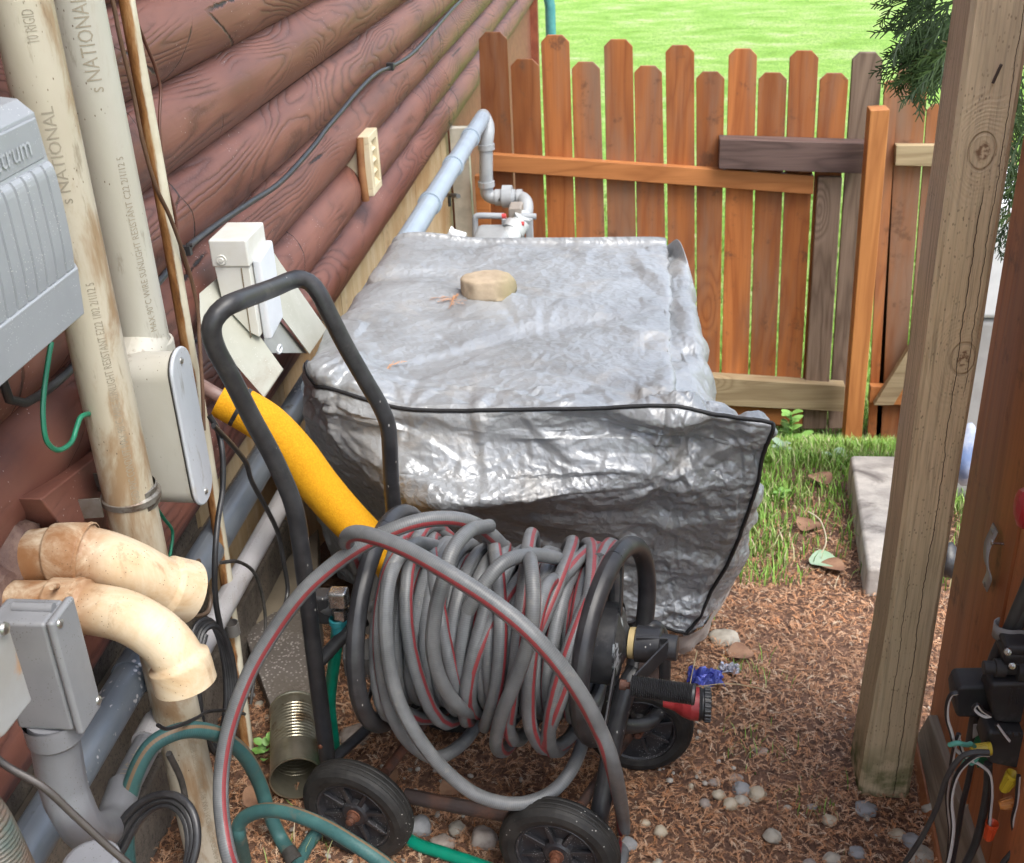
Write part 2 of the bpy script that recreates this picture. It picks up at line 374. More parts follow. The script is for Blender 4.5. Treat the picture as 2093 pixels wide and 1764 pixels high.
# blocking under the lowest logs, near the conduit strap
P = [hit(84, 1020, X=.085), hit(150, 1108, X=.085), hit(262, 1090, X=.04), hit(240, 900, X=.04), hit(200, 905, X=.05)]
b_ = MB(); b_.slab([P[0], P[1], P[2], P[3]], (-.07, .0, 0)); obj('blocking', b_, LOG, house, bevel=.003)

# ---- fence
FW = wood('cedar_picket', (.43, .155, .048), (.24, .07, .022), 2, 6, 7, .55, .35, True, blotch=(.12, .06, .035), sat_var=.6, contrast=.7, grey=(.25, .15, .10))
FG = wood('grey_picket', (.30, .21, .155), (.13, .085, .06), 2, 6, 8, .7, .5, True, sat_var=.5)
FR = wood('cedar_rail', (.47, .19, .065), (.30, .11, .035), 0, 6, 7, .55, .35, True, sat_var=.4)
FGR = wood('grey_rail', (.17, .11, .095), (.08, .05, .045), 0, 6, 8, .7, .5, True)
FPL = wood('pale_rail', (.42, .33, .20), (.25, .18, .10), 0, 6, 7, .7, .5, True)
def picket(mb, ptl, ptr, pbl, pbr, th=.016, ear=.24, col=.5):
    w = ptr - ptl; e = np.linalg.norm(w) * ear; wn_ = w / np.linalg.norm(w); dn = (pbl - ptl) / np.linalg.norm(pbl - ptl)
    mb.add([], []); n0 = len(mb.v)
    poly = [pbl, ptl + dn * e, ptl + wn_ * e, ptr - wn_ * e, ptr + dn * e, pbr]
    mb.slab(poly, (0, th, 0))
    for i in range(n0, len(mb.v)): mb.c[i] = col
# tops (u left, u right, v top) and the place of the same edges at v=800
PK = [(978, 1036, 66, 1002, 1068, .15), (1043, 1101, 121, 1070, 1128, .3), (1105, 1163, 72, 1131, 1184, .62), (1168, 1226, 127, 1187, 1245, .7), (1234, 1293, 81, 1248, 1305, .48), (1296, 1353, 135, 1308, 1366, .85),
      (1360, 1419, 93, 1369, 1421, .75), (1423, 1481, 147, 1425, 1470, .55), (1490, 1548, 100, 1474, 1528, .9), (1551, 1609, 149, 1532, 1583, .65), (1615, 1674, 104, 1587, 1636, .95), (1677, 1735, 150, 1640, 1690, .6)]
fence = thing('picket_fence', 'orange cedar dog ear picket fence with staggered tops and mismatched rails', 'fence', (1.0, FY, -1.1))
FBZ = -1.02
def at_bottom(u0, v0, u1, v1, Y, Z):       # extend the edge line down to height Z
    a = hit(u0, v0, Y=Y); b = hit(u1, v1, Y=Y); t = (Z - a[2]) / (b[2] - a[2]); return a + (b - a) * t
for i, (a, b, vt, a2, b2, tn) in enumerate(PK):
    mb = MB(); yo = FY + (.003 if i % 2 else 0); zb = FBZ + .0 * i
    picket(mb, hit(a, vt, Y=yo), hit(b, vt, Y=yo), at_bottom(a, vt, a2, 800, yo, zb), at_bottom(b, vt, b2, 800, yo, zb), col=tn)
    obj('picket', mb, FG if i == 11 and False else FW, fence, bevel=.002)
def rail(name, pts, Y, th, mat, parent, col=.5, lab=None):
    mb = MB(); mb.slab([hit(u, v, Y=Y) for u, v in pts], (0, th, 0)); mb.c = [col] * len(mb.v)
    o = obj(name, mb, mat, parent, bevel=.003)
    if lab: o['label'] = lab
    return o
rail('rail', [(1006, 316), (1664, 360), (1662, 398), (1006, 350)], FY - .045, .043, FR, fence, .6, 'orange upper rail')
rail('rail', [(1471, 285), (1775, 294), (1772, 356), (1469, 345)], FY - .09, .086, FGR, fence, .3, 'dark weathered upper board')
rail('rail', [(1453, 772), (1728, 790), (1724, 842), (1448, 828)], FY - .07, .068, FPL, fence, .5, 'pale grey lower board')
rail('rail', [(1300, 812), (1640, 838), (1640, 872), (1300, 850)], FY - .035, .033, FR, fence, .4, 'orange lower rail')
# grey weathered picket posts
mb = MB(); picket(mb, hit(1744, 108, Y=FY + .02), hit(1806, 108, Y=FY + .02), at_bottom(1744, 108, 1698, 800, FY + .02, FBZ - .02), at_bottom(1806, 108, 1752, 800, FY + .02, FBZ - .02), .03, col=.4)
o = obj('picket', mb, FG, fence, bevel=.003); o['label'] = 'grey weathered picket'
mb = MB(); a = [hit(1672, 362, Y=FY - .03), hit(1722, 362, Y=FY - .03), at_bottom(1722, 362, 1694, 800, FY - .03, FBZ), at_bottom(1672, 362, 1645, 800, FY - .03, FBZ)]
mb.slab(a, (0, .028, 0)); mb.c = [.7] * len(mb.v); o = obj('batten', mb, FG, fence, bevel=.006)
mb = MB(); a = [hit(1698, 362, Y=FY - .028), hit(1764, 362, Y=FY - .028), at_bottom(1764, 362, 1735, 800, FY - .028, FBZ), at_bottom(1698, 362, 1697, 800, FY - .028, FBZ)]
mb.slab([hit(1722, 100, Y=FY + .02) * 0 + q for q in a], (0, .02, 0)); mb.c = [.1] * len(mb.v)
# left end post and trim beside the house
mb = MB(); mb.slab([hit(972, 355, Y=FY - .01), hit(1001, 355, Y=FY - .01), at_bottom(1001, 355, 1006, 500, FY - .01, -1.1), at_bottom(972, 355, 981, 500, FY - .01, -1.1)], (0, -.04, 0)); mb.c = [.8] * len(mb.v)
obj('end_board', mb, FR, fence, bevel=.003)
mb = MB(); mb.box((.02, FY - .02, -1.1), (.10, FY + .03, .47)); obj('house_trim', mb, weathered('old_white_trim', (.55, .52, .44), (.42, .4, .33), .6), house)
# slim orange gate post in front of the fence
gp = MB(); T0 = hit(1779, 226, Y=4.95); B0 = hg(1726, 905); 
w = .088
gp.slab([hit(1779, 226, Y=4.95), hit(1819, 224, Y=4.95), at_bottom(1819, 224, 1761, 900, 4.95, -1.12), at_bottom(1779, 226, 1726, 900, 4.95, -1.12)], (0, .09, 0)); gp.c = [.75] * len(gp.v)
obj('gate_post', gp, FR if False else wood('cedar_post', (.48, .20, .065), (.30, .11, .035), 2, 6, 6, .55, .3, True, sat_var=.4), label='slim orange square post standing in front of the picket fence joint', cat='post', bevel=.004)
# gate on the right
gate = thing('picket_gate', 'picket gate section with diagonal brace behind the big wooden post', 'gate', (2.3, FY - .02, -1.1))
GK = [(1808, 1836, 165, 1778, 1806, .8, 0), (1838, 1900, 122, 1795, 1848, .25, 0), (1896, 1952, 213, 1852, 1905, .4, 0), (1955, 2012, 180, 1908, 1960, .6, 0), (2016, 2076, 240, 1966, 2020, .7, 0)]
for i, (a, b, vt, a2, b2, tn, g) in enumerate(GK):
    mb = MB(); picket(mb, hit(a, vt, Y=FY), hit(b, vt, Y=FY), at_bottom(a, vt, a2, 800, FY, FBZ - .12), at_bottom(b, vt, b2, 800, FY, FBZ - .12), col=tn)
    obj('picket', mb, FG if g else FW, gate, bevel=.002)
rail('rail', [(1832, 297), (2080, 300), (2078, 345), (1830, 339)], FY - .045, .043, FPL, gate, .6)
rail('rail', [(1780, 790), (2020, 800), (2020, 838), (1776, 825)], FY - .045, .043, FR, gate, .6)
mb = MB(); mb.slab([hit(1786, 829, Y=FY - .085), hit(1826, 829, Y=FY - .085), hit(1990, 560, Y=FY - .085), hit(1990, 500, Y=FY - .085)], (0, .038, 0)); mb.c = [.3] * len(mb.v)
obj('brace', mb, FPL, gate, bevel=.003)

# ---- big foreground post
PW = wood('weathered_post', (.44, .33, .22), (.24, .16, .10), 2, 7, 9, .75, .75, False, sat_var=.35, tone=False, cracks=True, bump=.7, contrast=.5)
def post_mat():
    t = NT('weathered_post_wood'); v = t.mapping((1, 1, .13)); base = t.noise(v, 8, 2, .5, .3)
    sx = t.sep(); h = None
    ks = []
    xm_ = (hit(1857, 965, Y=1.69)[0] + hit(1964, 965, Y=1.69)[0]) / 2
    for (ku, kv) in ((2007, 311), (1969, 734)):
        kp = hit(ku, kv, Y=1.69); kx, kz = kp[0] - xm_, kp[2]
        dx = t.math('MULTIPLY', t.math('SUBTRACT', sx[0], kx), 52); dz = t.math('MULTIPLY', t.math('SUBTRACT', sx[2], kz), 36)
        ks.append(t.math('SQRT', t.math('ADD', t.math('MULTIPLY', dx, dx), t.math('MULTIPLY', dz, dz))))
    kd = t.math('MINIMUM', ks[0], ks[1]); kk = t.mask(kd, 3.4, 0.0)
    base = t.math('ADD', base, t.math('MULTIPLY', kk, .75)); ring = t.math('MULTIPLY', t.math('PINGPONG', t.math('MULTIPLY', base, 15), .5), 2)
    fib = t.noise(t.mapping((1, 1, .03)), 170, 4, .65); blot = t.noise(t.mapping((1, 1, .5)), 5, 5, .6)
    col = t.mix(t.math('MULTIPLY', ring, .26), (.72, .55, .35), (.52, .37, .21)); col = t.mix(t.math('MULTIPLY', t.mask(fib, .42, .7), .6), col, (.23, .16, .10))
    hz = t.mask(sx[2], .75, .35); col = t.mix(t.math('MULTIPLY', hz, .5), col, (.46, .40, .25))
    up = t.mask(sx[2], .9, 1.4); col = t.mix(t.math('MULTIPLY', up, .35), col, (.50, .42, .36))
    col = t.mix(t.math('MULTIPLY', t.mask(blot, .5, .7), .35), col, (.18, .13, .085))
    mo = t.math('MULTIPLY', t.mask(sx[2], .16, .0), t.mask(t.noise(None, 20, 4), .35, .6)); col = t.mix(mo, col, (.09, .11, .035))
    side_shade = t.math('MULTIPLY', t.mask(sx[0], -.040, -.044), t.mask(sx[2], .35, .7)); col = t.mix(t.math('MULTIPLY', side_shade, .75), col, (.38, .36, .37))  # left face's dimmer, cooler light put into the colour as grey
    spk = t.math('MULTIPLY', t.mask(t.voro(t.mapping((1, 1, .5)), 190), .28, .12), t.mask(t.noise(None, 14, 3), .42, .6)); col = t.mix(t.math('MULTIPLY', spk, .6), col, (.09, .06, .04))
    wx = t.math('MULTIPLY', t.math('SUBTRACT', t.noise(t.mapping((0, 0, 1)), 2.2, 6, .75), .5), .035)
    cr = None; cc = None
    for x0, z0, z1, w_ in ((.010, .0, 1.16, .0005), (-.016, .12, .50, .0004), (.027, .85, 1.6, .0004)):
        d_ = t.math('ABSOLUTE', t.math('SUBTRACT', t.math('ADD', sx[0], wx), x0)); q = t.math('MULTIPLY', t.mask(d_, w_ * 1.5, w_ * .6), t.math('MULTIPLY', t.mask(sx[2], z0 - .02, z0 + .02), t.mask(sx[2], z1 + .02, z1 - .02)))
        cc = q if cc is None else t.math('MAXIMUM', cc, q)
    col = t.mix(cc, col, (.025, .017, .012))
    kc = t.mask(t.math('ADD', kd, t.math('MULTIPLY', t.noise(None, 60, 4), .8)), 1.0, .75); kr = t.mask(t.math('ABSOLUTE', t.math('SUBTRACT', kd, .95)), .12, .03); dk = t.math('MULTIPLY', kc, t.mask(t.noise(None, 130, 4), .4, .6))
    col = t.mix(t.math('MULTIPLY', dk, .8), col, (.15, .06, .03)); col = t.mix(t.math('MULTIPLY', kr, .25), col, (.17, .1, .055))
    h = t.math('ADD', t.math('MULTIPLY', ring, -.18), t.math('MULTIPLY', fib, -.9)); h = t.math('SUBTRACT', h, t.math('MULTIPLY', cc, 3)); h = t.math('SUBTRACT', h, kr)
    return t.out(col, .8, 0, t.bump(h, .8, .0022), .25)
PM = post_mat()
pb = hg(1802, 1640); PX, PY = pb[0], pb[1]
print('post', pb, hit(1850, 965, Y=PY - 0), hit(1963, 965, Y=PY), hit(1740,1600,Y=PY), hit(1870,1630,Y=PY))
def post(name, x0, x1, y0, y1, z0, z1, mat, **k):
    mb = MB(); nz = 26; cs = [(x0, y0), (x1, y0), (x1, y1), (x0, y1)]; c = .007
    prof = []
    for i, (x, y) in enumerate(cs):
        px, py = cs[i - 1]; qx, qy = cs[(i + 1) % 4]
        for (tx, ty) in ((px, py), (qx, qy)):
            L = math.hypot(tx - x, ty - y); prof.append((x + (tx - x) / L * c, y + (ty - y) / L * c))
    vs = []; n = len(prof)
    for j in range(nz + 1):
        z = z0 + (z1 - z0) * j / nz
        for i, (x, y) in enumerate(prof): vs.append((x - (.012 * ss(.45, 0, z) if x < (x0 + x1) / 2 else 0) + .0015 * noise.noise(Vector((z * 6, i, 1))), y + .0015 * noise.noise(Vector((z * 6, i, 5))), z))
    mb.add(vs, [(j * n + i, j * n + (i + 1) % n, (j + 1) * n + (i + 1) % n, (j + 1) * n + i) for j in range(nz) for i in range(n)], smooth=False)
    mb.add(vs[-n:], [tuple(range(n))], smooth=False)
    return obj(name, mb, mat, **k)
XL = hit(1857, 965, Y=1.69)[0]; XR = hit(1964, 965, Y=1.69)[0]
post('wooden_post', XL, XR, 1.69, 1.69 + .112, -.15, 2.2, PM, label='big weathered square wooden post with cracks and knots in the foreground', cat='post', base=((XL + XR) / 2, 1.69, 0))
nl = MB(); a = hit(2257, 0, Y=1.68) * 0 + hit(2104 * .9053 + 200, 160, Y=1.684)
NA = hit(1448 + 1938 * .308, 426 * .308, Y=1.682); NB = hit(1448 + 1893 * .308, 555 * .308, Y=1.682); nl.tube([NA + V3(0, -.004, 0), NB + V3(0, .004, 0)], .0022, 8)
obj('bent_nail', nl, weathered('rusty_nail', (.12, .1, .1), rough=.5, metal=.6), label='bent nail hammered flat on the big wooden post', cat='nail')
# ================================================================ COVERED AIR CONDITIONER
def tarp_mat():
    t = NT('silver_tarp'); o = t.co.outputs['Object']
    def crum(sc, off):
        v = t.mapping((1, 1, 1), loc=off, rot=(.4 + off[0], .7 + off[1] * .3, .3)); nz = t.new('ShaderNodeTexNoise'); t.l.new(v, nz.inputs[0]); nz.inputs['Scale'].default_value = sc * .7; nz.inputs['Detail'].default_value = 2
        vm = t.new('ShaderNodeVectorMath', operation='MULTIPLY_ADD'); t.l.new(nz.outputs['Color'], vm.inputs[0]); vm.inputs[1].default_value = (.9 / sc,) * 3; t.l.new(v, vm.inputs[2])
        n = t.new('ShaderNodeTexVoronoi', feature='F1', distance='MANHATTAN' if sc > 15 else 'CHEBYCHEV'); t.l.new(vm.outputs[0], n.inputs['Vector']); n.inputs['Scale'].default_value = sc; return n.outputs['Distance']
    a = crum(9, (0, 0, 0)); b = crum(24, (3, 1, 0)); c = crum(60, (1, 5, 2)); d = t.noise(None, 230, 3)
    def ridge(sc, off, det=3):
        n = t.new('ShaderNodeTexNoise', noise_type='RIDGED_MULTIFRACTAL'); t.l.new(t.mapping((1, 1, 1), loc=off, rot=(.5, .2 + off[0], .9)), n.inputs['Vector']); n.inputs['Scale'].default_value = sc; n.inputs['Detail'].default_value = det; n.inputs['Roughness'].default_value = .6; n.inputs['Lacunarity'].default_value = 2.3; n.inputs['Distortion'].default_value = .6
        return n.outputs[0]
    r1 = ridge(5, (0, 0, 0)); r2 = ridge(14, (4, 1, 0), 2)
    h = t.math('ADD', t.math('MULTIPLY', a, .8), t.math('MULTIPLY', b, .5)); h = t.math('ADD', h, t.math('MULTIPLY', c, .25)); h = t.math('ADD', h, t.math('MULTIPLY', d, .02)); h = t.math('ADD', h, t.math('MULTIPLY', r2, .06))
    sx = t.sep(); top = t.mask(sx[2], .615, .64)
    col = t.mix(t.mask(t.noise(None, 7, 4), .35, .7), (.375, .39, .405), (.29, .30, .31))
    dirt = t.math('MULTIPLY', t.mask(t.noise(None, 6, 7, .7, .5), .52, .66), .4); col = t.mix(dirt, col, (.38, .35, .31))
    gr = t.math('MULTIPLY', t.mask(t.voro(None, 300), .3, .15), t.mask(t.noise(None, 11, 5, .6), .60, .68)); col = t.mix(gr, col, (.10, .085, .06))
    rf = t.math('ADD', t.math('MULTIPLY', dirt, .4), .38)
    wv = t.new('ShaderNodeTexWave'); wv.inputs['Scale'].default_value = 130; t.l.new(o, wv.inputs[0])
    bn = t.new('ShaderNodeBump'); bn.inputs['Distance'].default_value = .02; t.l.new(h, bn.inputs['Height']); t.l.new(t.math('SUBTRACT', .46, t.math('MULTIPLY', top, .25)), bn.inputs['Strength']); nrm = bn.outputs[0]
    return t.out(col, rf, .30, nrm, .5)
TARP = tarp_mat()
acov = thing('covered_air_conditioner', 'air conditioner under a crumpled silver tarp with black edging', 'air conditioner cover', (.57, 2.5, gz(.5, 2.5)))
# rows run from the hidden back hem over the top and down the front; columns from the wall side to the walkway side
ZT = .634
def H(u, v, Y): return hit(u, v, Y=Y)
def tz(u, v, z=ZT): return hit(u, v, Z=z)
rows = []
b0 = tz(800, 505); b1 = tz(1350, 508)
rows.append([b0 + V3(-.03, .06, -.7), b0 + V3(-.02, .05, -.75), b0 * .66 + b1 * .34 + V3(0, .07, -.8), b0 * .33 + b1 * .67 + V3(0, .07, -.85), b1 + V3(0, .05, -.9), b1 + V3(.08, .05, -.9), b1 + V3(.10, .02, -.95)])
rows.append([b0 + V3(-.01, .03, -.30), b0 + V3(0, .03, -.04), b0 * .66 + b1 * .34 + V3(0, .035, -.04), b0 * .33 + b1 * .67 + V3(0, .035, -.04), b1 + V3(0, .03, -.04), H(1385, 545, 3.02), H(1385, 545, 3.02) + V3(-.01, 0, -.6)])
rows.append([b0 + V3(-.03, 0, -.4), tz(800, 504), tz(985, 505), tz(1170, 507), tz(1350, 508), H(1418, 592, 2.86), H(1418, 592, 2.86) + V3(-.02, 0, -.7)])
rows.append([tz(745, 580) + V3(-.03, 0, -.4), tz(745, 580), tz(950, 588), tz(1150, 592), tz(1352, 596), H(1424, 668, 2.62), H(1424, 668, 2.62) + V3(-.02, 0, -.7)])
rows.append([tz(690, 665) + V3(-.03, 0, -.4), tz(690, 665), tz(910, 690), tz(1130, 700), tz(1355, 700), H(1442, 752, 2.42), H(1442, 752, 2.42) + V3(-.0, 0, -.6)])
rows.append([tz(648, 718) + V3(-.03, 0, -.4), tz(648, 722), tz(860, 770), tz(1120, 790), tz(1356, 798), H(1462, 820, 2.28), H(1450, 900, 2.3) + V3(0, 0, -.45)])
rows.append([H(625, 765, 2.17), H(648, 745, 2.13), H(835, 795, 2.09), H(1110, 812, 2.07), H(1365, 812, 2.06), H(1520, 845, 2.12), H(1520, 960, 2.2)])
rows.append([H(622, 790, 2.16), H(668, 792, 2.08), H(835, 838, 2.03), H(1110, 838, 2.01), H(1350, 832, 2.0), H(1578, 868, 1.99), H(1560, 905, 2.04)])
rows.append([H(618, 830, 2.16), H(690, 850, 2.07), H(850, 885, 2.02), H(1110, 880, 2.01), H(1350, 880, 2.0), H(1566, 910, 1.99), H(1554, 950, 2.06)])
rows.append([H(622, 870, 2.17), H(720, 935, 2.05), H(880, 975, 1.96), H(1110, 960, 1.98), H(1345, 940, 1.99), H(1548, 985, 2.00), H(1545, 1010, 2.10)])
rows.append([H(625, 940, 2.22), H(745, 985, 2.08), H(880, 1030, 1.92), H(1100, 1028, 1.93), H(1340, 1005, 1.99), H(1522, 1060, 2.02), H(1532, 1085, 2.14)])
rows.append([H(632, 1000, 2.32), H(760, 1045, 2.17), H(900, 1078, 2.03), H(1110, 1075, 2.03), H(1335, 1080, 2.04), H(1492, 1140, 2.05), H(1506, 1180, 2.17)])
rows.append([H(650, 1060, 2.36), H(770, 1110, 2.20), H(910, 1145, 2.07), H(1110, 1160, 2.06), H(1330, 1165, 2.06), H(1450, 1210, 2.07), H(1480, 1235, 2.18)])
rows.append([H(670, 1120, 2.36), H(780, 1180, 2.20), H(930, 1215, 2.08), H(1115, 1235, 2.06), H(1320, 1235, 2.05), H(1425, 1262, 2.07), H(1450, 1285, 2.16)])
rows.append([H(690, 1180, 2.34), H(800, 1230, 2.19), H(950, 1265, 2.09), H(1120, 1290, 2.06), H(1310, 1270, 2.04), H(1400, 1294, 2.06), H(1405, 1318, 2.13)])
for i, r_ in enumerate(rows):
    r_.insert(5, r_[4] + V3(.014, -.004, -.022) if 1 <= i <= 5 else r_[4] * .66 + r_[5] * .34)
G = np.array(rows); nrw, ncl = G.shape[:2]
SR, SC = 30, 52
def interp_rows(A, n_per):
    out = []
    for i in range(len(A) - 1):
        p0 = A[max(0, i - 1)]; p1 = A[i]; p2 = A[i + 1]; p3 = A[min(len(A) - 1, i + 2)]
        for k in range(n_per):
            t = k / n_per; out.append(.5 * (2 * p1 + (p2 - p0) * .75 * t + (1.5 * p0 - 4.5 * p1 + 4.5 * p2 - 1.5 * p3 + 0 * p0) * 0 + 0) if False else
                (2 * t ** 3 - 3 * t ** 2 + 1) * p1 + (t ** 3 - 2 * t ** 2 + t) * .38 * (p2 - p0) + (-2 * t ** 3 + 3 * t ** 2) * p2 + (t ** 3 - t ** 2) * .38 * (p3 - p1))
    out.append(A[-1]); return np.array(out)
S = interp_rows(G, SR); S = np.swapaxes(interp_rows(np.swapaxes(S, 0, 1), SC), 0, 1)
nR, nC = S.shape[:2]
S0 = S.copy()
du = np.gradient(S, axis=1); dv = np.gradient(S, axis=0); N = np.cross(du, dv); N /= np.maximum(np.linalg.norm(N, axis=2), 1e-9)[..., None]
tocam = CAM - S; sg = np.sign((N * tocam).sum(2)); 
N *= np.where(np.median(sg) > 0, 1, -1)
flat = S.reshape(-1, 3); disp = np.zeros(len(flat)); zrow = np.repeat(np.arange(nR), nC) / SR
cr = np.random.RandomState(12); topm = (zrow < 5.25).astype(float); amp_v = (.85 + .25 * (1 - topm)) * np.clip((zrow - 1.7) / .7, 0, 1); zcol = np.tile(np.arange(nC), nR) / SC; amp_v = amp_v * np.clip(np.abs(zrow - 7) / .5 + .2, 0, 1) * np.where(zrow > 6.6, np.clip(np.abs(zcol - 6) / .3 + .2, 0, 1), 1)
Nf = N.reshape(-1, 3)
def creases(cnt, w0, w1, l0, l1, a0, horiz=0.0):
    for i in range(cnt):
        k = cr.randint(len(flat)); c_ = flat[k]; n_ = cr.normal(size=3); n_ -= Nf[k] * n_.dot(Nf[k])
        if horiz and cr.rand() < horiz: n_ = np.array([cr.normal() * .25, cr.normal() * .2, 1.]) if topm[k] < .5 else np.array([cr.normal() * .3, 1., 0]); n_ = n_ - Nf[k] * n_.dot(Nf[k])
        n_ /= np.linalg.norm(n_) + 1e-9; t_ = np.cross(n_, Nf[k]); L_ = cr.uniform(l0, l1); w_ = cr.uniform(w0, w1); a_ = a0 * w_ / w1 * cr.choice([-1, 1], p=[.4, .6]) * cr.uniform(.5, 1.2)
        m_ = np.abs(flat - c_).max(1) < L_ + w_; q_ = flat[m_] - c_; u_ = q_ @ n_; v_ = q_ @ t_; rr2_ = (q_ @ Nf[k])
        u_ = u_ + .12 * L_ * np.sin(v_ / L_ * 3 + i)* .5; wloc = w_ * (1 - .6 * np.clip(np.abs(v_) / L_, 0, 1)); side = np.where(u_ > 0, .55, 1.4)
        disp[m_] += a_ * np.clip(1 - np.abs(u_) / (wloc * side), 0, 1) * np.clip(1 - (np.abs(v_) / L_) ** 2, 0, 1) * (np.abs(rr2_) < .06) * amp_v[m_]
creases(90, .014, .03, .12, .32, .0075, .4); creases(38, .05, .10, .18, .40, .019, .65); creases(120, .02, .045, .08, .18, .0085, .3); creases(600, .009, .018, .03, .09, .0038, .2); creases(700, .005, .009, .015, .04, .0016)
for i, p in enumerate(flat):
    q = Vector(p); disp[i] += noise.noise(q * 4) * .004 * amp_v[i]
S2 = (flat + N.reshape(-1, 3) * disp[:, None])
mb = MB(); mb.add(S2, [(j * nC + i, j * nC + i + 1, (j + 1) * nC + i + 1, (j + 1) * nC + i) for j in range(nR - 1) for i in range(nC - 1)])
tarp = obj('tarp', mb, TARP, acov)
S2 = S2.reshape(nR, nC, 3)
Nn = N
BLK = weathered('black_binding', (.012, .012, .014), rough=.55, bumps=.4)
rr = 7 * SR; pipe1 = [S2[rr, c] + N[rr, c] * .002 for c in range(SC // 2 + 12, 6 * SC + 1, 3)]
rr2 = 6 * SC; pipe2 = [S2[r, rr2] + N[r, rr2] * .002 for r in range(7 * SR, nR, 3)]
pipe3 = [S2[nR - 1, c] for c in range(6 * SC, SC, -3)]
mb = MB(); mb.tube(pipe1, .0045, 6, seg=len(pipe1) * 2); mb.tube(pipe2, .0045, 6, seg=len(pipe2) * 2); mb.tube(pipe3, .004, 6, seg=len(pipe3) * 2)
lt = MB(); p4 = [S2[r, SC // 2 + 12] for r in range(int(5.4 * SR), 7 * SR + 1, 3)]; mb.tube(p4, .0045, 6, seg=20)
obj('black_edging', mb, BLK, acov)
# body of the unit inside (its grey lower corner shows below the hem)
bd = MB(); gb = -.30
bx0, bx1, by0, by1 = .24, hit(1352, 798, Z=ZT)[0] - .02, hit(1352, 798, Z=ZT)[1] + .05, 2.95
bd.box((bx0, by0, gb), (bx1, by1, ZT - .03)); obj('unit_body', bd, weathered('grey_cabinet', (.28, .28, .27)), acov, bevel=.01)
sk = MB()     # the loose inner skirt that shows at the lower right
sp = [H(1240, 1275, 2.12), H(1330, 1290, 2.10), H(1400, 1300, 2.10), H(1470, 1240, 2.2), H(1528, 1090, 2.36)]
sb = [H(1250, 1330, 2.15), H(1340, 1345, 2.14), H(1408, 1335, 2.14), H(1452, 1280, 2.24), H(1500, 1180, 2.4)]
A = crom(sp, 40); B = crom(sb, 40); vs = []
for k in range(12):
    t = k / 11
    for i in range(40): vs.append(A[i] * (1 - t) + B[i] * t + V3(.01 * noise.noise(Vector((i * .2, t * 2, 0))), .012 * noise.noise(Vector((i * .3, t * 3, 7))), 0))
sk.add(vs, [(j * 40 + i, j * 40 + i + 1, (j + 1) * 40 + i + 1, (j + 1) * 40 + i) for j in range(11) for i in range(39)])
obj('inner_skirt', sk, weathered('dull_tarp', (.36, .32, .29), (.45, .40, .36), .55, .2, 20, dirt=(.2, .15, .12)), acov)
# concrete paver pad under it
# rock
def rock(mb, c, rad, seed, flat=.6, sub=3, amp=.18, sup=1):
    import bmesh
    bm = bmesh.new(); bmesh.ops.create_icosphere(bm, subdivisions=sub, radius=1.0)
    vs = []
    for v in bm.verts:
        q = v.co.copy(); n = noise.noise(q * 1.3 + Vector((seed * 3.1, 0, 0))) * amp * 1.6 + noise.noise(q * 3.2 + Vector((0, seed, 0))) * amp * .5
        q = Vector([math.copysign(abs(x_) ** sup, x_) for x_ in q]) if sup != 1 else q; vo = (noise.voronoi(q * 1.1 + Vector((seed, seed, 0)))[0][0]) * amp * .9
        q *= (1 + n - vo + amp * .4); q.x *= rad[0]; q.y *= rad[1]; q.z *= rad[2]
        vs.append((c[0] + q.x, c[1] + q.y, c[2] + max(q.z, -rad[2] * .75)))
    fs = [tuple(v.index for v in f.verts) for f in bm.faces]; bm.free(); mb.add(vs, fs); return mb
def rock_mat():
    t = NT('sandstone'); n = t.noise(None, 22, 6, .6); col = t.mix(t.mask(n, .35, .7), (.44, .35, .25), (.33, .26, .18)); sx = t.sep()
    st = t.math('MULTIPLY', t.mask(t.noise(t.mapping((1, 2.2, 1)), 30, 4, .6, 1), .60, .64), t.mask(sx[2], .05, .07)); col = t.mix(t.math('MULTIPLY', st, .85), col, (.17, .095, .06))
    gr = t.math('MULTIPLY', t.mask(sx[0], .01, .06), t.mask(sx[2], .07, .03)); col = t.mix(t.math('MULTIPLY', gr, .6), col, (.19, .17, .07))
    return t.out(col, .8, 0, t.bump(t.noise(None, 120, 5), .4, .002), .3)
rc = hit(996, 605, Z=ZT + .012); mb = MB(); rock(mb, (rc[0], rc[1] + .02, rc[2] + .03), (.066, .054, .058), 4, sub=4, amp=.10, sup=.72); mb.v = [(x, y, min(z, rc[2] + .064 + .25 * (z - rc[2] - .064))) for x, y, z in mb.v]; mb.v = [(x, y, max(z, rc[2] + .021) - .024) for x, y, z in mb.v]
obj('rock', mb, rock_mat(), label='flat topped tan rock weighing down the silver tarp', cat='rock')
# ================================================================ UTILITY PIPES AND BOXES ON THE HOUSE WALL
PVC = None
def pvc_mat(name, c1, c2, stain, seed, lo=.47, hi=.66, rough=.42):
    t = NT(name); v = t.mapping((1, 1, .35), loc=(seed, 0, 0)); n = t.noise(v, 16, 6, .65, .4)
    col = t.mix(t.mask(t.noise(v, 7, 4), .35, .65), c1, c2); col = t.mix(t.math('MULTIPLY', t.mask(n, lo, hi), .85), col, stain)
    col = t.mix(t.math('MULTIPLY', t.mask(t.noise(t.mapping((1, 1, .2)), 45, 5, .7), .58, .72), .5), col, tuple(x * .45 for x in stain))
    sc = t.math('MULTIPLY', t.mask(t.voro(t.mapping((1, 1, .5)), 150), .16, .08), t.mask(t.noise(None, 12, 3), .5, .6)); col = t.mix(sc, col, (.12, .08, .05))
    return t.out(col, t.math('ADD', t.math('MULTIPLY', n, .3), rough - .12), 0, t.bump(t.noise(None, 60, 5), .15, .002), .5)
PV1 = pvc_mat('stained_pvc', (.50, .455, .365), (.43, .38, .285), (.27, .165, .08), 1)
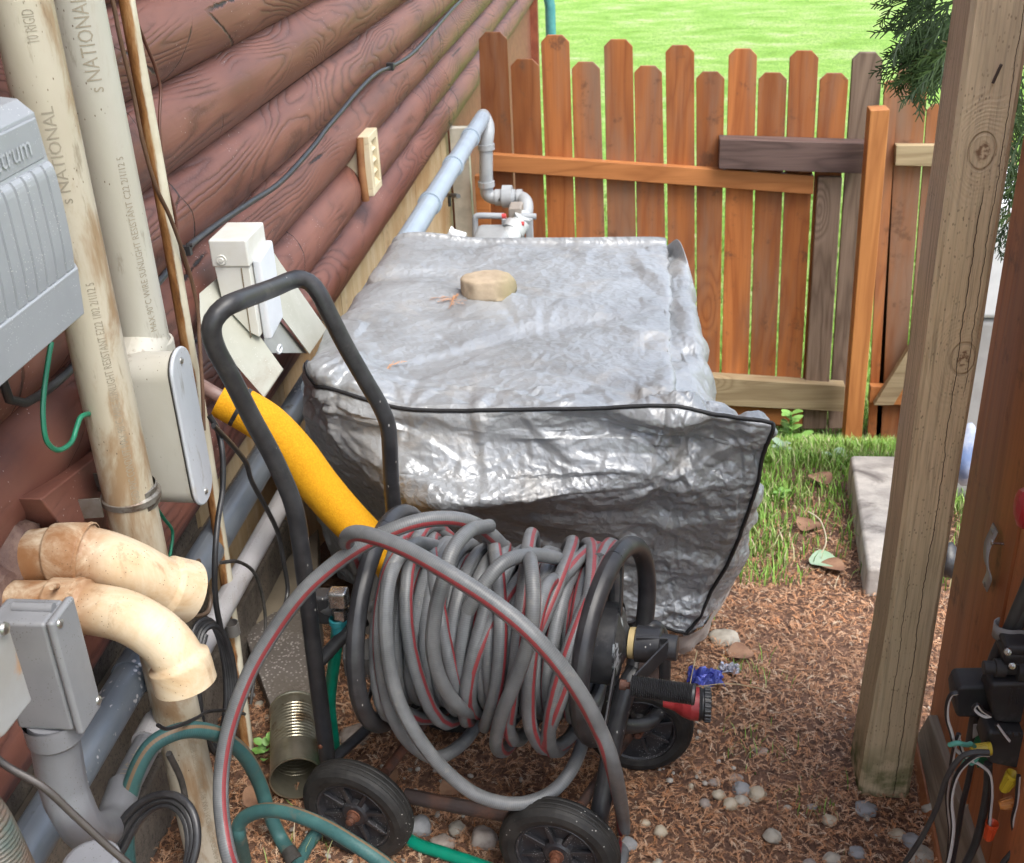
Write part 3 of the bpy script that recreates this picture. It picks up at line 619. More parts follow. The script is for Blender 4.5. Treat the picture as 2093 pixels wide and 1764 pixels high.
PV2 = pvc_mat('cream_pvc', (.47, .455, .40), (.42, .395, .33), (.30, .21, .12), 5, .56, .74)
INK = weathered('faded_ink', (.33, .29, .22), rough=.7)
def cyl_text(mb, A, B, r, s, start, size, off=0.0, fit=None):
    kx = 1.0
    if fit: kx = fit / max(q[0] for q in text_flat(s, size)[0])
    t = (B - A) / np.linalg.norm(B - A); mid = A + t * start; a = CAM - mid; a -= t * a.dot(t); a /= np.linalg.norm(a)
    b = -c_right - t * (-c_right).dot(t); b -= a * a.dot(b); b /= np.linalg.norm(b)
    def fn(x, y):
        th = off + (y - size * .35) / r; return A + t * (start + x * kx) + (r + .0004) * (a * math.cos(th) + b * math.sin(th))
    text_map(mb, s, size, fn)
def straight(u0, v0, u1, v1, X, r, n=28, ztop=None):
    A = hit(u0, v0, X=X); B = hit(u1, v1, X=X); return A, B
# conduit one: bottom to top
A1 = hit(430, 1760, X=.135); B1 = hit(43, 0, X=.135)
A1 = np.array([.135, (A1[1] + B1[1]) / 2, -.2]); B1 = np.array([.135, A1[1] , 2.5]); 
c1y = hit(220, 815, X=.135)[1]; c2y = hit(353, 1419, X=.135)[1]; c0y = hit(43, 0, X=.135)[1]; print('conduit1 y', c0y, c1y, c2y)
A1[1] = c2y - .0; B1[1] = c1y + (c1y - c2y) * .8
r1 = .0375
A1 = hit(353, 1419, X=.135); B1 = hit(43, 0, X=.135); dd = (B1 - A1) / (B1[2] - A1[2]); A1 = A1 + dd * (-.12 - A1[2]); B1 = B1 + dd * (2.5 - B1[2]); B1 = B1
L1 = np.linalg.norm(B1 - A1)
th = thing('pvc_conduit', 'fat stained cream conduit with printed lettering running down beside the ribbed grey box', 'conduit', A1)
mb = MB(); mb.tube([A1, B1], r1, 36, seg=40); obj('pipe', mb, PV1, th)
mb = MB(); zt = hit(43, 0, X=.135)[2]; zz = lambda u, v: np.linalg.norm(hit(u, v, X=.135) - A1)
cyl_text(mb, A1, B1, r1, "RIGID PVC CONDUIT MAX 90\u00b0C WIRE SUNLIGHT RESISTANT E222 1/02 2/1/12 5", zz(275, 1000), .0165, -.22, zz(172, 560) - zz(275, 1000))
obj('lettering', mb, INK, th); mb = MB()
cyl_text(mb, A1, B1, r1, "s NATIONAL", zz(140, 400), .022, -.05, zz(108, 200) - zz(140, 400)); obj('lettering', mb, INK, th); mb = MB()
cyl_text(mb, A1, B1, r1, "10 RIGID", zz(75, 78), .020, -.1, zz(66, 8) - zz(75, 78)); obj('lettering', mb, INK, th); mb = MB()
cyl_text(mb, A1, B1, r1, "SCHEDULE 40 RIGID PVC CONDUIT MAX 90\u00b0C WIRE SUNLIGHT RESISTANT C22", zz(452, 1740), .0135, -.35, zz(375, 1420) - zz(452, 1740))
obj('lettering', mb, INK, th)
# strap
SM = weathered('strap_metal', (.30, .29, .26), (.22, .19, .15), .4, .6, 30, dirt=(.10, .06, .04), dirt_lo=.5, dirt_hi=.65)
sc_ = hit(268, 1012, X=.135); t1 = (B1 - A1) / L1
mb = MB()
for w_, rr_ in ((-.016, 0), (0, .004), (.016, 0)): pass
prof = [(-.017, r1 + .001), (-.015, r1 + .003), (-.008, r1 + .003), (-.005, r1 + .007), (.004, r1 + .007), (.007, r1 + .003), (.015, r1 + .003), (.017, r1 + .001)]
mb.lathe(sc_, t1, prof, 36)
mb.slab([sc_ + V3(-.03, -.036, -.016), sc_ + V3(-.095, -.040, -.02), sc_ + V3(-.095, -.040, .012), sc_ + V3(-.03, -.036, .016)], (0, -.003, 0))
mb.slab([sc_ + V3(-.03, .036, -.016), sc_ + V3(-.095, .040, -.02), sc_ + V3(-.095, .040, .012), sc_ + V3(-.03, .036, .016)], (0, .003, 0))
obj('strap', mb, SM, th)
# conduit two with access fitting
X2 = .115; A2 = hit(303, 735, X=X2); B2 = hit(153, 0, X=X2); dd = (B2 - A2) / (B2[2] - A2[2]); B2 = B2 + dd * (2.5 - B2[2]); r2 = .039
th = thing('pvc_conduit', 'fat cream conduit ending in a rounded access fitting beside the thin rusty conduit', 'conduit', A2)
mb = MB(); mb.tube([A2, B2], r2, 36, seg=30); obj('pipe', mb, PV2, th)
mb = MB(); zz = lambda u, v: np.linalg.norm(hit(u, v, X=X2) - A2)
cyl_text(mb, A2, B2, r2, "s NATIONAL", zz(205, 175), .030, -.1, zz(165, -20) - zz(205, 175)); obj('lettering', mb, INK, th); mb = MB(); cyl_text(mb, A2, B2, r2, "MAX 90\u00b0C WIRE SUNLIGHT RESISTANT C22 2/1/12 5", zz(325, 685), .0155, -.45, zz(250, 300) - zz(325, 685))
obj('lettering', mb, INK, th)
t2 = (B2 - A2) / np.linalg.norm(B2 - A2)
mb = MB(); cc_ = hit(297, 697, X=X2); mb.lathe(cc_, -t2, [(0, r2), (0, r2 + .0035), (.002, r2 + .0045), (.055, r2 + .0045), (.085, r2 - .004)], 36)
yc = hit(380, 860, X=.2)[1]; zt_, zb_ = hit(380, 703, X=.2)[2], hit(425, 1020, X=.2)[2]
y0_, y1_ = hit(352, 860, X=.205)[1], hit(428, 860, X=.205)[1] ; print('LB', yc, zt_, zb_, y0_, y1_)
ycn = A2[1]; hw = .036
def rrect(yc, zc, hy, hz, rad, x, n=6):
    out = []
    for (sy, sz, a0) in ((1, 1, 0), (-1, 1, 90), (-1, -1, 180), (1, -1, 270)):
        for k in range(n + 1):
            a = math.radians(a0 + 90 * k / n); out.append(V3(x, yc + sy * (hy - rad) + rad * math.cos(a), zc + sz * (hz - rad) + rad * math.sin(a)))
    return out
zc_ = (zt_ + zb_) / 2; hz_ = (zt_ - zb_) / 2; yb_ = hit(402, 860, X=.205)[1] - .003
body = MB(); secs = []
for x, sh, yo in ((.06, .9, -.004), (.075, .99, 0), (.19, 1, 0)): secs.append(rrect(yb_ + yo, zc_ - .002, hw * sh, hz_ * sh - .002, .034 * sh, x))
nn = len(secs[0]); vs = [p for s_ in secs for p in s_]; body.add(vs, [(j * nn + i, (j + 1) * nn + i, (j + 1) * nn + (i + 1) % nn, j * nn + (i + 1) % nn) for j in range(2) for i in range(nn)]); body.add(secs[0], [tuple(range(nn))], smooth=False)
obj('access_fitting', body, PV2, th); BASE['_fit'] = A2
mb.tube([A2 + V3(0, 0, .03), V3(.115, yb_, zt_ - .05)], r2 + .002, 30, seg=6)
obj('collar', mb, PV2, th)
gk = MB(); s_ = rrect(yb_, zc_, hw + .0005, hz_ + .001, .0345, .19); gk.slab(s_, (.0025, 0, 0)); obj('gasket', gk, weathered('dark_gasket', (.05, .045, .04)), th)
cv = MB(); s_ = rrect(yb_, zc_, hw + .003, hz_ + .004, .037, .1925); cv.slab(s_, (.007, 0, 0))
cvo = obj('cover_plate', cv, pvc_mat('cover_pvc', (.50, .53, .57), (.44, .46, .50), (.35, .28, .18), 9, .6, .75, .38), th, bevel=.003)
for z_ in (zt_ - .016, zb_ + .016):
    sw = MB(); sw.lathe(V3(.199, yb_, z_), (1, 0, 0), [(0, .0055), (.002, .005), (.0035, .003), (.004, .0)], 14); obj('screw', sw, weathered('steel_screw', (.5, .48, .44), metal=.9, rough=.35), cvo)
# thin rusty conduit
RS = NT('rusty_conduit_paint'); uvn = RS.new('ShaderNodeUVMap'); uvs_ = RS.sep(uvn.outputs[0]); nn_ = RS.noise(RS.mapping((1, 1, .15)), 22, 6, .7)
side = RS.math('ADD', uvs_[0], RS.math('MULTIPLY', RS.math('SUBTRACT', nn_, .5), .34)); 
band = RS.math('MULTIPLY', RS.mask(side, .10, .15), RS.mask(side, .56, .50))
cc = RS.mix(RS.mask(RS.noise(None, 14, 4), .35, .7), (.62, .58, .46), (.50, .44, .32)); rc_ = RS.ramp(RS.noise(RS.mapping((1, 1, .2)), 60, 5, .7), [(.3, (.09, .035, .012)), (.5, (.26, .115, .035)), (.7, (.42, .25, .11))])
RUSTC = RS.out(RS.mix(band, cc, rc_), .6, 0, RS.bump(RS.noise(None, 120, 4), .3, .002), .4)
th = thing('thin_conduit', 'thin conduit streaked with brown rust running down the log wall', 'conduit', hit(504, 1514, X=.10))
pts = [hit(257, -60, X=.105), hit(259, 0, X=.105), hit(300, 225, X=.105), hit(340, 450, X=.105), hit(381, 690, X=.10), hit(410, 850, X=.09), hit(437, 1020, X=.085), hit(462, 1180, X=.09), hit(488, 1390, X=.10), hit(506, 1530, X=.11)]
mb = MB(); mb.tube(pts, .0125, 20, seg=60, nrm=(1, -.3, 0)); obj('pipe', mb, RUSTC, th)
mb = MB(); c_ = hit(476, 1292, X=.105); mb.lathe(c_ , (0, 0, 1), [(-.004, .0125), (-.004, .0145), (.022, .0145), (.022, .0125)], 20); obj('coupling', mb, weathered('zinc', (.3, .29, .28), metal=.6), th)
# brown wires
def wire(name, label, pts, r, mat, X=None, Y=None, cat='wire', n=8, group=None, seg=None):
    P = [hit(p[0], p[1], X=p[2] if len(p) > 2 else X) for p in pts] if Y is None and X is not None else [hit(p[0], p[1], Y=p[2] if len(p) > 2 else Y) for p in pts]
    mb = MB(); mb.tube(P, r, n, seg=seg or max(12, len(pts) * 10)); return obj(name, mb, mat, label=label, cat=cat, group=group)
BW = weathered('brown_wire', (.14, .075, .045), (.09, .05, .03), .5); BK = weathered('black_rubber', (.018, .018, .02), (.03, .03, .032), .42, scale=40, spec=.6); DG = weathered('dusty_black', (.06, .055, .05), (.03, .028, .026), .6, scale=50)
wire('coax_wire', 'thin brown wire strapped along the rusty thin conduit', [(228, -10), (236, 30), (247, 85), (272, 190), (292, 290), (318, 380), (346, 440), (372, 510), (392, 575), (405, 640), (408, 700), (414, 800), (417, 880)], .0035, BW, X=.125)
wire('hanging_wire', 'thin reddish wire bowed over the logs right of the rusty conduit', [(280, 45), (300, 95), (318, 140), (328, 185), (326, 240), (328, 290), (340, 370), (358, 440), (366, 500), (384, 560)], .003, weathered('red_brown_wire', (.12, .045, .03)), X=.085)
# black cable on the logs
pts = [(1100, -150), (985, -40), (931, 12), (877, 73), (840, 112), (801, 136), (770, 150), (735, 183), (700, 225), (665, 266), (640, 300), (574, 372), (510, 415), (453, 453), (400, 492), (377, 512), (350, 545), (318, 583), (250, 650), (153, 747), (120, 778), (91, 801), (60, 822), (25, 822), (8, 790), (-15, 700)]
wire('black_cable', 'black cable stapled along the log wall from the grey box to the far corner', pts, .0065, BK, X=.07, cat='cable', seg=200)
mb = MB(); c_ = hit(378, 512, X=.072); mb.box(c_ - V3(.012, .006, .009), c_ + V3(.012, .006, .009)); mb.lathe(c_ + V3(.005, 0, .01), (1, 0, 0), [(0, .004), (.012, .004), (.012, 0)], 10); obj('cable_clip', mb, BK, label='black cable clip just right of the rusty thin conduit', cat='clip', bevel=.002)
mb = MB(); c_ = hit(798, 136, X=.072); mb.box(c_ - V3(.012, .01, .012), c_ + V3(.012, .01, .012)); obj('cable_clip', mb, BK, label='small black clip on the cable up near the fence end of the wall', cat='clip', bevel=.002)
# green ground wire
GWm = weathered('green_wire_skin', (.02, .22, .12), (.015, .16, .09), .4)
wire('ground_wire', 'thin green wire drooping in a loop below the ribbed grey box', [(105, 700), (98, 740), (90, 800), (88, 850), (95, 900), (118, 920), (145, 905), (158, 870), (166, 852), (185, 846), (215, 850)], .0037, GWm, X=.12)
wire('ground_wire', 'short green wire beside the conduit strap', [(318, 1035), (335, 1060), (352, 1085), (350, 1120), (344, 1150)], .003, GWm, X=.09)
# ribbed grey enclosure at the upper left
GB = weathered('grey_plastic', (.31, .325, .345), (.28, .295, .315), .42, scale=9, bumps=.05, speck=(.6, .6, .6), spec=.5)
xf = .20; y1b = hit(85, 205, X=xf)[1]; zt = hit(85, 205, X=xf)[2]; zb = hit(180, 636, X=xf)[2]; y0b = y1b - .30
print('box', y1b, zt, zb)
th = thing('ribbed_enclosure', 'grey ribbed plastic utility enclosure mounted high on the log wall', 'utility box', (.1, y0b, zb))
mb = MB(); mb.slab([(.05, y0b - .02, zb + .02), (.05, y1b - .035, zb + .02), (.05, y1b - .035, zt + .035), (.05, y0b - .02, zt + .035)], (.075, 0, 0)); obj('back_box', mb, GB, th, bevel=.012)
cvm = MB(); K = 18; secs = []
for k in range(K + 1):                  # cover: profile in the XZ plane (bulging face), lofted along Y
    pass
prof = [(.11, zb - .012), (.15, zb - .006), (.198, zb - .001), (.203, zb + .060), (.1985, zb + .063), (.2015, (zb + zt) / 2 - .03), (.2015, (zb + zt) / 2 + .04), (.199, zt - .072), (.196, zt - .068), (.192, zt - .012), (.175, zt + .004), (.11, zt + .012)]
ysx = [y0b, y0b + .004, y1b - .008, y1b]
vs = []
for j, y in enumerate(ysx):
    ins = .006 if j in (0, 3) else 0
    for (x, z) in prof: vs.append((x - ins, y, z - np.sign(z - (zb + zt) / 2) * ins * .4))
m = len(prof); cvm.add(vs, [(j * m + i, (j + 1) * m + i, (j + 1) * m + i + 1, j * m + i + 1) for j in range(3) for i in range(m - 1)]); cvm.add([vs[3 * m + i] for i in range(m)] + [(.1, y1b, zt + .012), (.1, y1b, zb - .012)], [tuple(list(range(m)) + [m, m + 1])], smooth=False)
cvm.add([vs[i] for i in range(m)], [tuple(range(m))], smooth=False)
cvm.sm = [False] * len(cvm.sm); obj('cover', cvm, GB, th, bevel=.003)
for i in range(12):                        # curved grooves modelled as raised fins between
    ya_, yb2 = y1b - .012 - i * .0245 - .021, y1b - .012 - i * .0245
    f = MB(); P = crom([V3(x, 0, z) for (x, z) in prof[4:9]], 22); vs = []
    for p in P:
        for yv, dx in ((ya_, -.002), (ya_ + .0008, .0032), (yb2 - .0008, .0032), (yb2, -.002)): vs.append(V3(p[0] + dx, yv, p[2]))
    f.add(vs, [(j * 4 + a, j * 4 + a + 1, (j + 1) * 4 + a + 1, (j + 1) * 4 + a) for j in range(len(P) - 1) for a in range(3)], smooth=False); f.add(vs[:4], [(0, 1, 2, 3)], smooth=False); f.add(vs[-4:], [(3, 2, 1, 0)], smooth=False)
    obj('rib', f, GB, th)
f = MB(); f.slab([(.192, y0b + .01, zt - .064), (.192, y1b - .014, zt - .064), (.192, y1b - .014, zt - .016), (.192, y0b + .01, zt - .016)], (.0045, 0, 0)); obj('label_panel', f, GB, th, bevel=.003)
tm = MB(); sz = .036; vsx, _ = text_flat("Spectrum", sz); tw = max(v[0] for v in vsx)
text_map(tm, "Spectrum", sz, lambda x, y: V3(.1968 + .0006, y1b - .045 - tw + x, zt - .052 + y)); n_ = len(tm.v); tm.v += [(a + .0012, b, c) for a, b, c in tm.v]; tm.c += tm.c[:]; tm.uv += tm.uv[:]; tm.v[:n_] = [(a + .0006, b, c) for a, b, c in tm.v[:n_]]; tm.f = [tuple(i + n_ for i in f_) for f_ in tm.f]
obj('embossed_lettering', tm, weathered('raised_grey', (.42, .44, .47), rough=.4), th)
f = MB(); f.slab([(.187, y1b - .055, zb + .012), (.187, y1b - .012, zb + .012), (.189, y1b - .012, zb + .044), (.189, y1b - .055, zb + .044)], (.003, 0, 0)); obj('badge', f, GB, th, bevel=.003)
# cream vent panel on the logs
VP = weathered('cream_plastic', (.66, .57, .40), (.58, .48, .31), .5, scale=12, dirt=(.4, .25, .1))
xa = .075; q = [hit(758, 402, X=xa), hit(775, 378, X=xa), hit(761, 264, X=xa), hit(738, 285, X=xa)]
th = thing('louvre_vent', 'small cream louvred vent panel fixed across the log wall', 'vent', q[0])
mb = MB(); yv0, yv1 = q[0][1], q[1][1]; zv0, zv1 = q[0][2], q[2][2]; print('vent', q)
fw = .022
for a, b in (((yv0, zv0), (yv1, zv0 + fw)), ((yv0, zv1 - fw), (yv1, zv1)), ((yv0, zv0 + fw), (yv0 + fw * 1.6, zv1 - fw)), ((yv1 - fw, zv0 + fw), (yv1, zv1 - fw))): mb.box((.0, a[0], a[1]), (.085, b[0], b[1]))
obj('frame', mb, VP, th, bevel=.002)
for k in range(4):
    z0_ = zv0 + fw + (zv1 - zv0 - 2 * fw) * k / 4; z1_ = zv0 + fw + (zv1 - zv0 - 2 * fw) * (k + 1) / 4; mb = MB(); mb.slab([(.08, yv0 + fw, z0_), (.05, yv0 + fw, z1_), (.05, yv1 - fw, z1_), (.08, yv1 - fw, z0_)], (-.004, 0, -.002)); obj('louvre', mb, VP, th)
mb = MB(); mb.tube([V3(.06, yv0 - .008, zv0 - .01), V3(.058, yv0 - .012, (zv0 + zv1) / 2), V3(.06, yv0 - .008, zv1)], .012, 8); obj('caulk_bead', mb, weathered('rusty_caulk', (.30, .14, .06), (.2, .08, .03)), th)
# cream hood with splayed flashing
HC = weathered('cream_metal', (.66, .66, .63), (.60, .59, .53), .45, scale=14, dirt=(.38, .27, .16), dirt_lo=.58, dirt_hi=.72, bumps=.08); HF = weathered('flashing_grey', (.44, .44, .38), (.37, .37, .31), .5, scale=7, dirt=(.30, .26, .2), speck=(.7, .7, .68), bumps=.08); HWm = weathered('white_panel', (.68, .71, .76), (.6, .63, .67), .4, scale=9, dirt=(.42, .40, .36), dirt_lo=.6)
th = thing('meter_hood', 'cream metal hood with grey splayed flashing sheets on the log wall', 'hood', hit(520, 700, X=.1))
def sheet(name, pts, off, mat, bevel=.001):
    mb = MB(); mb.slab([hit(u, v, X=x) for u, v, x in pts], off, ); return obj(name, mb, mat, th, bevel=bevel)
sheet('flashing', [(407, 600, .065), (446, 566, .075), (578, 754, .19), (539, 812, .17), (409, 662, .08)], (0, .004, -.004), HF)
sheet('flashing', [(557, 512, .065), (575, 540, .07), (668, 673, .14), (633, 724, .14), (570, 640, .10)], (-.004, .004, 0), HF)
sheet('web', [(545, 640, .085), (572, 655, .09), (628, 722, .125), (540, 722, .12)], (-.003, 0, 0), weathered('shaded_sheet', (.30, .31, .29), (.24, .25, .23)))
Yh = hit(470, 600, X=.13)[1]
def yq(u, v, y): return hit(u, v, Y=y)
ya = hit(441, 546, X=.09)[1]; f_bl = hit(441, 546, Y=ya); f_br = hit(507, 545, Y=ya); f_tl = hit(428, 490, Y=ya); f_tr = hit(500, 489, Y=ya)
dY = .16; 
cap = MB(); W_ = f_br[0] - f_bl[0]; x0_, x1_ = f_tl[0], f_tr[0]; z1_, z0_ = f_tl[2], f_bl[2]; dY = hit(537, 462, X=x1_)[1] - ya; dY = min(dY, .2); print('hood', ya, x0_, x1_, z0_, z1_, dY)
cap.box((x0_ - .003, ya - .003, z0_), (x1_ + .003, ya + dY, z1_)); obj('cap', cap, HC, th, bevel=.004)
zl = hit(525, 690, Y=ya)[2]; bo = MB(); bo.slab([(x0_, ya, z0_ + .01), (x0_ + .005, ya, zl + .07), (x0_ + .05, ya, zl + .01), (x1_, ya, zl), (x1_, ya, z0_ + .01)], (0, dY - .01, 0)); obj('housing', bo, HC, th, bevel=.002)
mb = MB(); mb.slab([(x1_ - .018, ya - .0015, zl), (x1_ - .016, ya - .0015, z0_ - .002), (x1_ - .014, ya - .0015, z0_ - .002), (x1_ - .016, ya - .0015, zl)], (0, .002, 0)); obj('seam', mb, weathered('seam_shadow', (.2, .16, .11)), th)
wpn = MB(); wpn.slab([(x1_ + .001, ya + .015, zl - .012), (x1_ + .001, ya + dY * .95, zl - .0), (x1_ + .001, ya + dY * .95, z0_ + .02), (x1_ + .001, ya + .015, z0_ + .01)], (.018, 0, 0)); obj('side_panel', wpn, HWm, th, bevel=.006)
mb = MB(); c_ = hit(571, 714, X=x1_ + .02); ring = [c_ + V3(.0, .012 * math.cos(a), .007 * math.sin(a)) for a in np.linspace(0, 2 * math.pi, 16)]; mb.tube(ring, .003, 8, seg=40, cap=False); obj('hasp_ring', mb, HWm, th)
mb = MB(); c_ = hit(453, 531, Y=ya - .004); mb.lathe(c_, (0, -1, 0), [(0, .010), (.003, .009), (.002, .005), (.005, .004), (.005, 0)], 18); obj('rivet', mb, HC, th)
# two outlet elbows
def outlet_mat(name, seed):
    t = NT(name); n = t.noise(t.mapping((1, 1, 1), loc=(seed, 0, 0)), 14, 6, .68, .6); col = t.ramp(n, [(.36, (.62, .52, .38)), (.52, (.58, .46, .31)), (.66, (.52, .37, .22)), (.8, (.33, .18, .09))])
    sx = t.sep(); nr_ = t.mask(t.math('ADD', sx[0], t.math('MULTIPLY', n, .05)), .115, .055); col = t.mix(t.math('MULTIPLY', t.math('MULTIPLY', nr_, t.mask(n, .25, .62)), .9), col, (.24, .10, .035))
    dr = t.math('MULTIPLY', t.mask(t.noise(t.mapping((1, 1, .25), loc=(seed, 3, 0)), 26, 5, .7), .55, .68), t.mask(n, .3, .6)); col = t.mix(t.math('MULTIPLY', dr, .45), col, (.24, .12, .05))
    sp = t.math('MULTIPLY', t.mask(t.voro(None, 170), .15, .08), t.mask(t.noise(None, 16, 3), .48, .58)); col = t.mix(sp, col, (.10, .055, .03))
    return t.out(col, .55, 0, t.bump(t.math('SUBTRACT', t.noise(None, 90, 4), t.math('MULTIPLY', sp, 1.5)), .3, .002), .4)
def elbow(label, cl, Ys, radii, sockets, seed, base, marks=None, tip=None):
    P = [hit(u, v, Y=y) for (u, v), y in zip(cl, Ys)]; P[0] = P[0] + (P[0] - P[1]) * .8
    th = thing('outlet_elbow', label, 'pipe elbow', base if base is not None else P[1]); BASE[th.name] = np.array(P[1]); th.location = tuple(P[1])
    n = 90; C = crom(P, n); m = outlet_mat('outlet_pvc_%d' % seed, seed); mb = MB(); R = []
    for i in range(n):
        s = i / (n - 1); r = radii
        for (a, b, e) in sockets:
            if a <= s <= b: r = radii + e
        R.append(r)
    mb.tube(C, R, 40, raw=True, cap=False); T = C[-1] - C[-2]; T /= np.linalg.norm(T); re = R[-1]
    mb.lathe(C[-1], T, [(0, re), (.001, re - .003), (-.02, re - .004), (-.021, .001)], 40)
    obj('elbow', mb, m, th)
    kw = int(np.argmin([abs(c[0] - .05) for c in C])); T = C[kw + 1] - C[kw]; T /= np.linalg.norm(T); mb = MB(); mb.lathe(C[kw], T, [(-.02, radii + .02), (-.002, radii + .017), (.008, radii + .010), (.013, radii)], 26); mb.v = [tuple(np.array(q) + .004 * noise.noise(Vector(q) * 60)) for q in mb.v]; obj('caulk_collar', mb, weathered('grimy_caulk', (.10, .055, .045), (.2, .13, .1), .7, scale=40, bumps=.8), th)
    return th, C, R, m
ROUGHP = None
e1, C1, R1_, m1 = elbow('upper cream outlet elbow stained orange with flared cut rim', [(70, 1142), (140, 1135), (205, 1142), (270, 1166), (330, 1197), (384, 1210)], [1.27, 1.27, 1.272, 1.285, 1.305, 1.33], .0405, [(.26, .42, .005), (.86, 1.0, .006)], 3, None)
e2, C2_, R2_, m2 = elbow('lower cream outlet elbow bending down with a collar rim', [(20, 1238), (120, 1240), (195, 1246), (262, 1262), (325, 1300), (362, 1345), (380, 1398)], [1.20, 1.20, 1.198, 1.19, 1.182, 1.175, 1.17], .0345, [(.32, .46, .0045), (.89, 1.0, .007)], 8, None)
for C, R, th_, k in ((C1, R1_, e1, 18), (C2_, R2_, e2, 22)):
    mb = MB(); i = int(.42 * 90); p = C[i]; T = C[i + 1] - C[i]; T /= np.linalg.norm(T); mb.lathe(p, T, [(-.003, R[i]), (-.002, R[i] + .002), (.002, R[i] + .002), (.003, R[i])], 40); obj('mould_ring', mb, m1 if th_ is e1 else m2, th_)
mb = MB(); mb.tube([hit(118, 1198, Y=1.19), hit(105, 1201, Y=1.17)], .0035, 12, seg=3); obj('lug', mb, m1, e1)
mb = MB(); text_map(mb, "G7A", .022, lambda x, y: C2_[36] + (CAM - C2_[36]) / np.linalg.norm(CAM - C2_[36]) * (.0385 + .0005) + V3(.0, 0, 0) + c_right * (y - .01) * 1 + c_down * (x - .02) if False else C2_[34] + (CAM - C2_[34]) / np.linalg.norm(CAM - C2_[34]) * .0382 + c_right * (y - .008) + c_down * (x - .02))
obj('moulded_lettering', mb, m2, e2)
mb = MB()
for (u, v, Cx, rr_) in ((225, 1143, None, 0), (222, 1135, None, 0)): pass
# grey junction boxes
JB = weathered('grey_pvc_box', (.22, .225, .235), (.185, .19, .20), .4, scale=12, dirt=(.15, .13, .11), dirt_lo=.6, dirt_hi=.75, bumps=.06, speck=(.08, .07, .06)); 
xc = .25
def jbox(label, uvn, uvf, uvb, x0, mat, extra=True):
    near = hit(*uvn, X=xc); far = hit(*uvf, X=xc); bot = hit(*uvb, X=xc); y0, y1, z1, z0 = near[1], far[1], near[2], bot[2]; print('jbox', y0, y1, z0, z1)
    th = thing('junction_box', label, 'junction box', (xc, y0, z0)); mb = MB(); mb.box((x0, y0 + .002, z0), (xc - .010, y1, z1)); obj('box_body', mb, mat, th, bevel=.005)
    mb = MB(); mb.box((xc - .0085, y0, z0 - .003), (xc + .002, y1 + .003, z1 + .003)); lid = obj('lid', mb, mat, th, bevel=.004)
    for (y, z) in ((y0 + .012, z1 - .006), (y1 - .004, z0 + .010)):
        sw = MB(); sw.lathe(V3(xc + .0015, y, z), (1, 0, 0), [(0, .0058), (.0025, .005), (.004, .0025), (.004, 0)], 14); obj('screw', sw, weathered('bright_screw', (.5, .49, .46), metal=.9, rough=.3), lid)
    return th, y0, y1, z0, z1
j1, jy0, jy1, jz0, jz1 = jbox('tall grey junction box with flat screwed lid below the lower elbow', (106, 1279), (151, 1238), (158, 1514), .17, JB)
mb = MB(); mb.tube([V3(.19, (jy0 + jy1) / 2 + .005, jz1 + .001), V3(xc - .012, (jy0 + jy1) / 2 + .005, jz1 + .001)], .0065, 10, seg=3); obj('boss', mb, JB, j1)
JB2 = weathered('stained_box', (.34, .34, .34), (.30, .29, .27), .45, scale=14, dirt=(.40, .20, .07), dirt_lo=.5, dirt_hi=.62)
th = thing('junction_box', 'small grey junction box with a rust streaked lid at the left edge', 'junction box', (.25, .8, .9))
a, b, c, d = hit(18, 1290, X=xc + .02), hit(68, 1430, X=xc + .02), hit(14, 1530, X=xc + .02), hit(-60, 1500, X=xc + .02)
a = hit(22, 1288, X=xc + .02); b = hit(67, 1432, X=xc + .02); cc2 = hit(12, 1503, X=xc + .02); e = hit(-70, 1560, X=xc + .02); f0 = hit(-70, 1330, X=xc + .02)
mb = MB(); mb.slab([f0, a, b, cc2, e], (-.008, 0, 0)); obj('lid', mb, JB2, th, bevel=.003)
mb = MB(); mb.slab([f0 + V3(-.01, 0, 0), a + V3(-.01, -.003, -.002), b + V3(-.01, -.003, 0), cc2 + V3(-.01, -.003, .003), e + V3(-.01, 0, 0)], (-.08, 0, 0)); obj('box_body', mb, JB2, th, bevel=.003)
mb = MB(); mb.lathe(hit(8, 1285, X=xc + .025), (1, 0, 0), [(0, .007), (.003, .006), (.005, 0)], 14); obj('screw', mb, weathered('bright_screw_b', (.5, .49, .46), metal=.9, rough=.3), th)
# grey conduit: down from the box then along the wall
GP = weathered('grey_conduit_pvc', (.20, .205, .22), (.17, .175, .19), .4, scale=10, dirt=(.16, .14, .12), dirt_lo=.6, dirt_hi=.75, bumps=.06, speck=(.1, .09, .08))
WP = weathered('pale_conduit_pvc', (.42, .41, .42), (.37, .355, .35), .42, scale=10, dirt=(.26, .19, .13), dirt_lo=.58, dirt_hi=.72, bumps=.06, speck=(.12, .09, .07))
th = thing('grey_conduit', 'grey plastic conduit dropping from the junction box and turning along the wall', 'conduit', (.2, .95, .6))
px = (.17 + xc) / 2 - .01; py = (jy0 + jy1) / 2
P = [V3(px, py, jz0), hit(128, 1600, Y=py), hit(146, 1650, Y=py + .0), hit(178, 1698, Y=py + .035), hit(222, 1690, X=.12), hit(243, 1640, X=.105), hit(255, 1605, X=.10)]
mb = MB(); mb.tube(P, [.029, .029, .027, .027, .027, .0255, .0255], 28, seg=50); mb.lathe(V3(px, py, jz0), (0, 0, -1), [(0, .034), (.028, .034), (.034, .029)], 28); obj('bend', mb, GP, th)
q0 = hit(250, 1620, X=.10); q1 = hit(322, 1480, X=.10)
mb = MB(); mb.tube([q0, q1], .0225, 24, seg=4); obj('pipe', mb, GP, th); mb = MB()
def ctext(mb, A, B, r, s, start, size, off): cyl_text(mb, A, B, r, s, start, size, off)
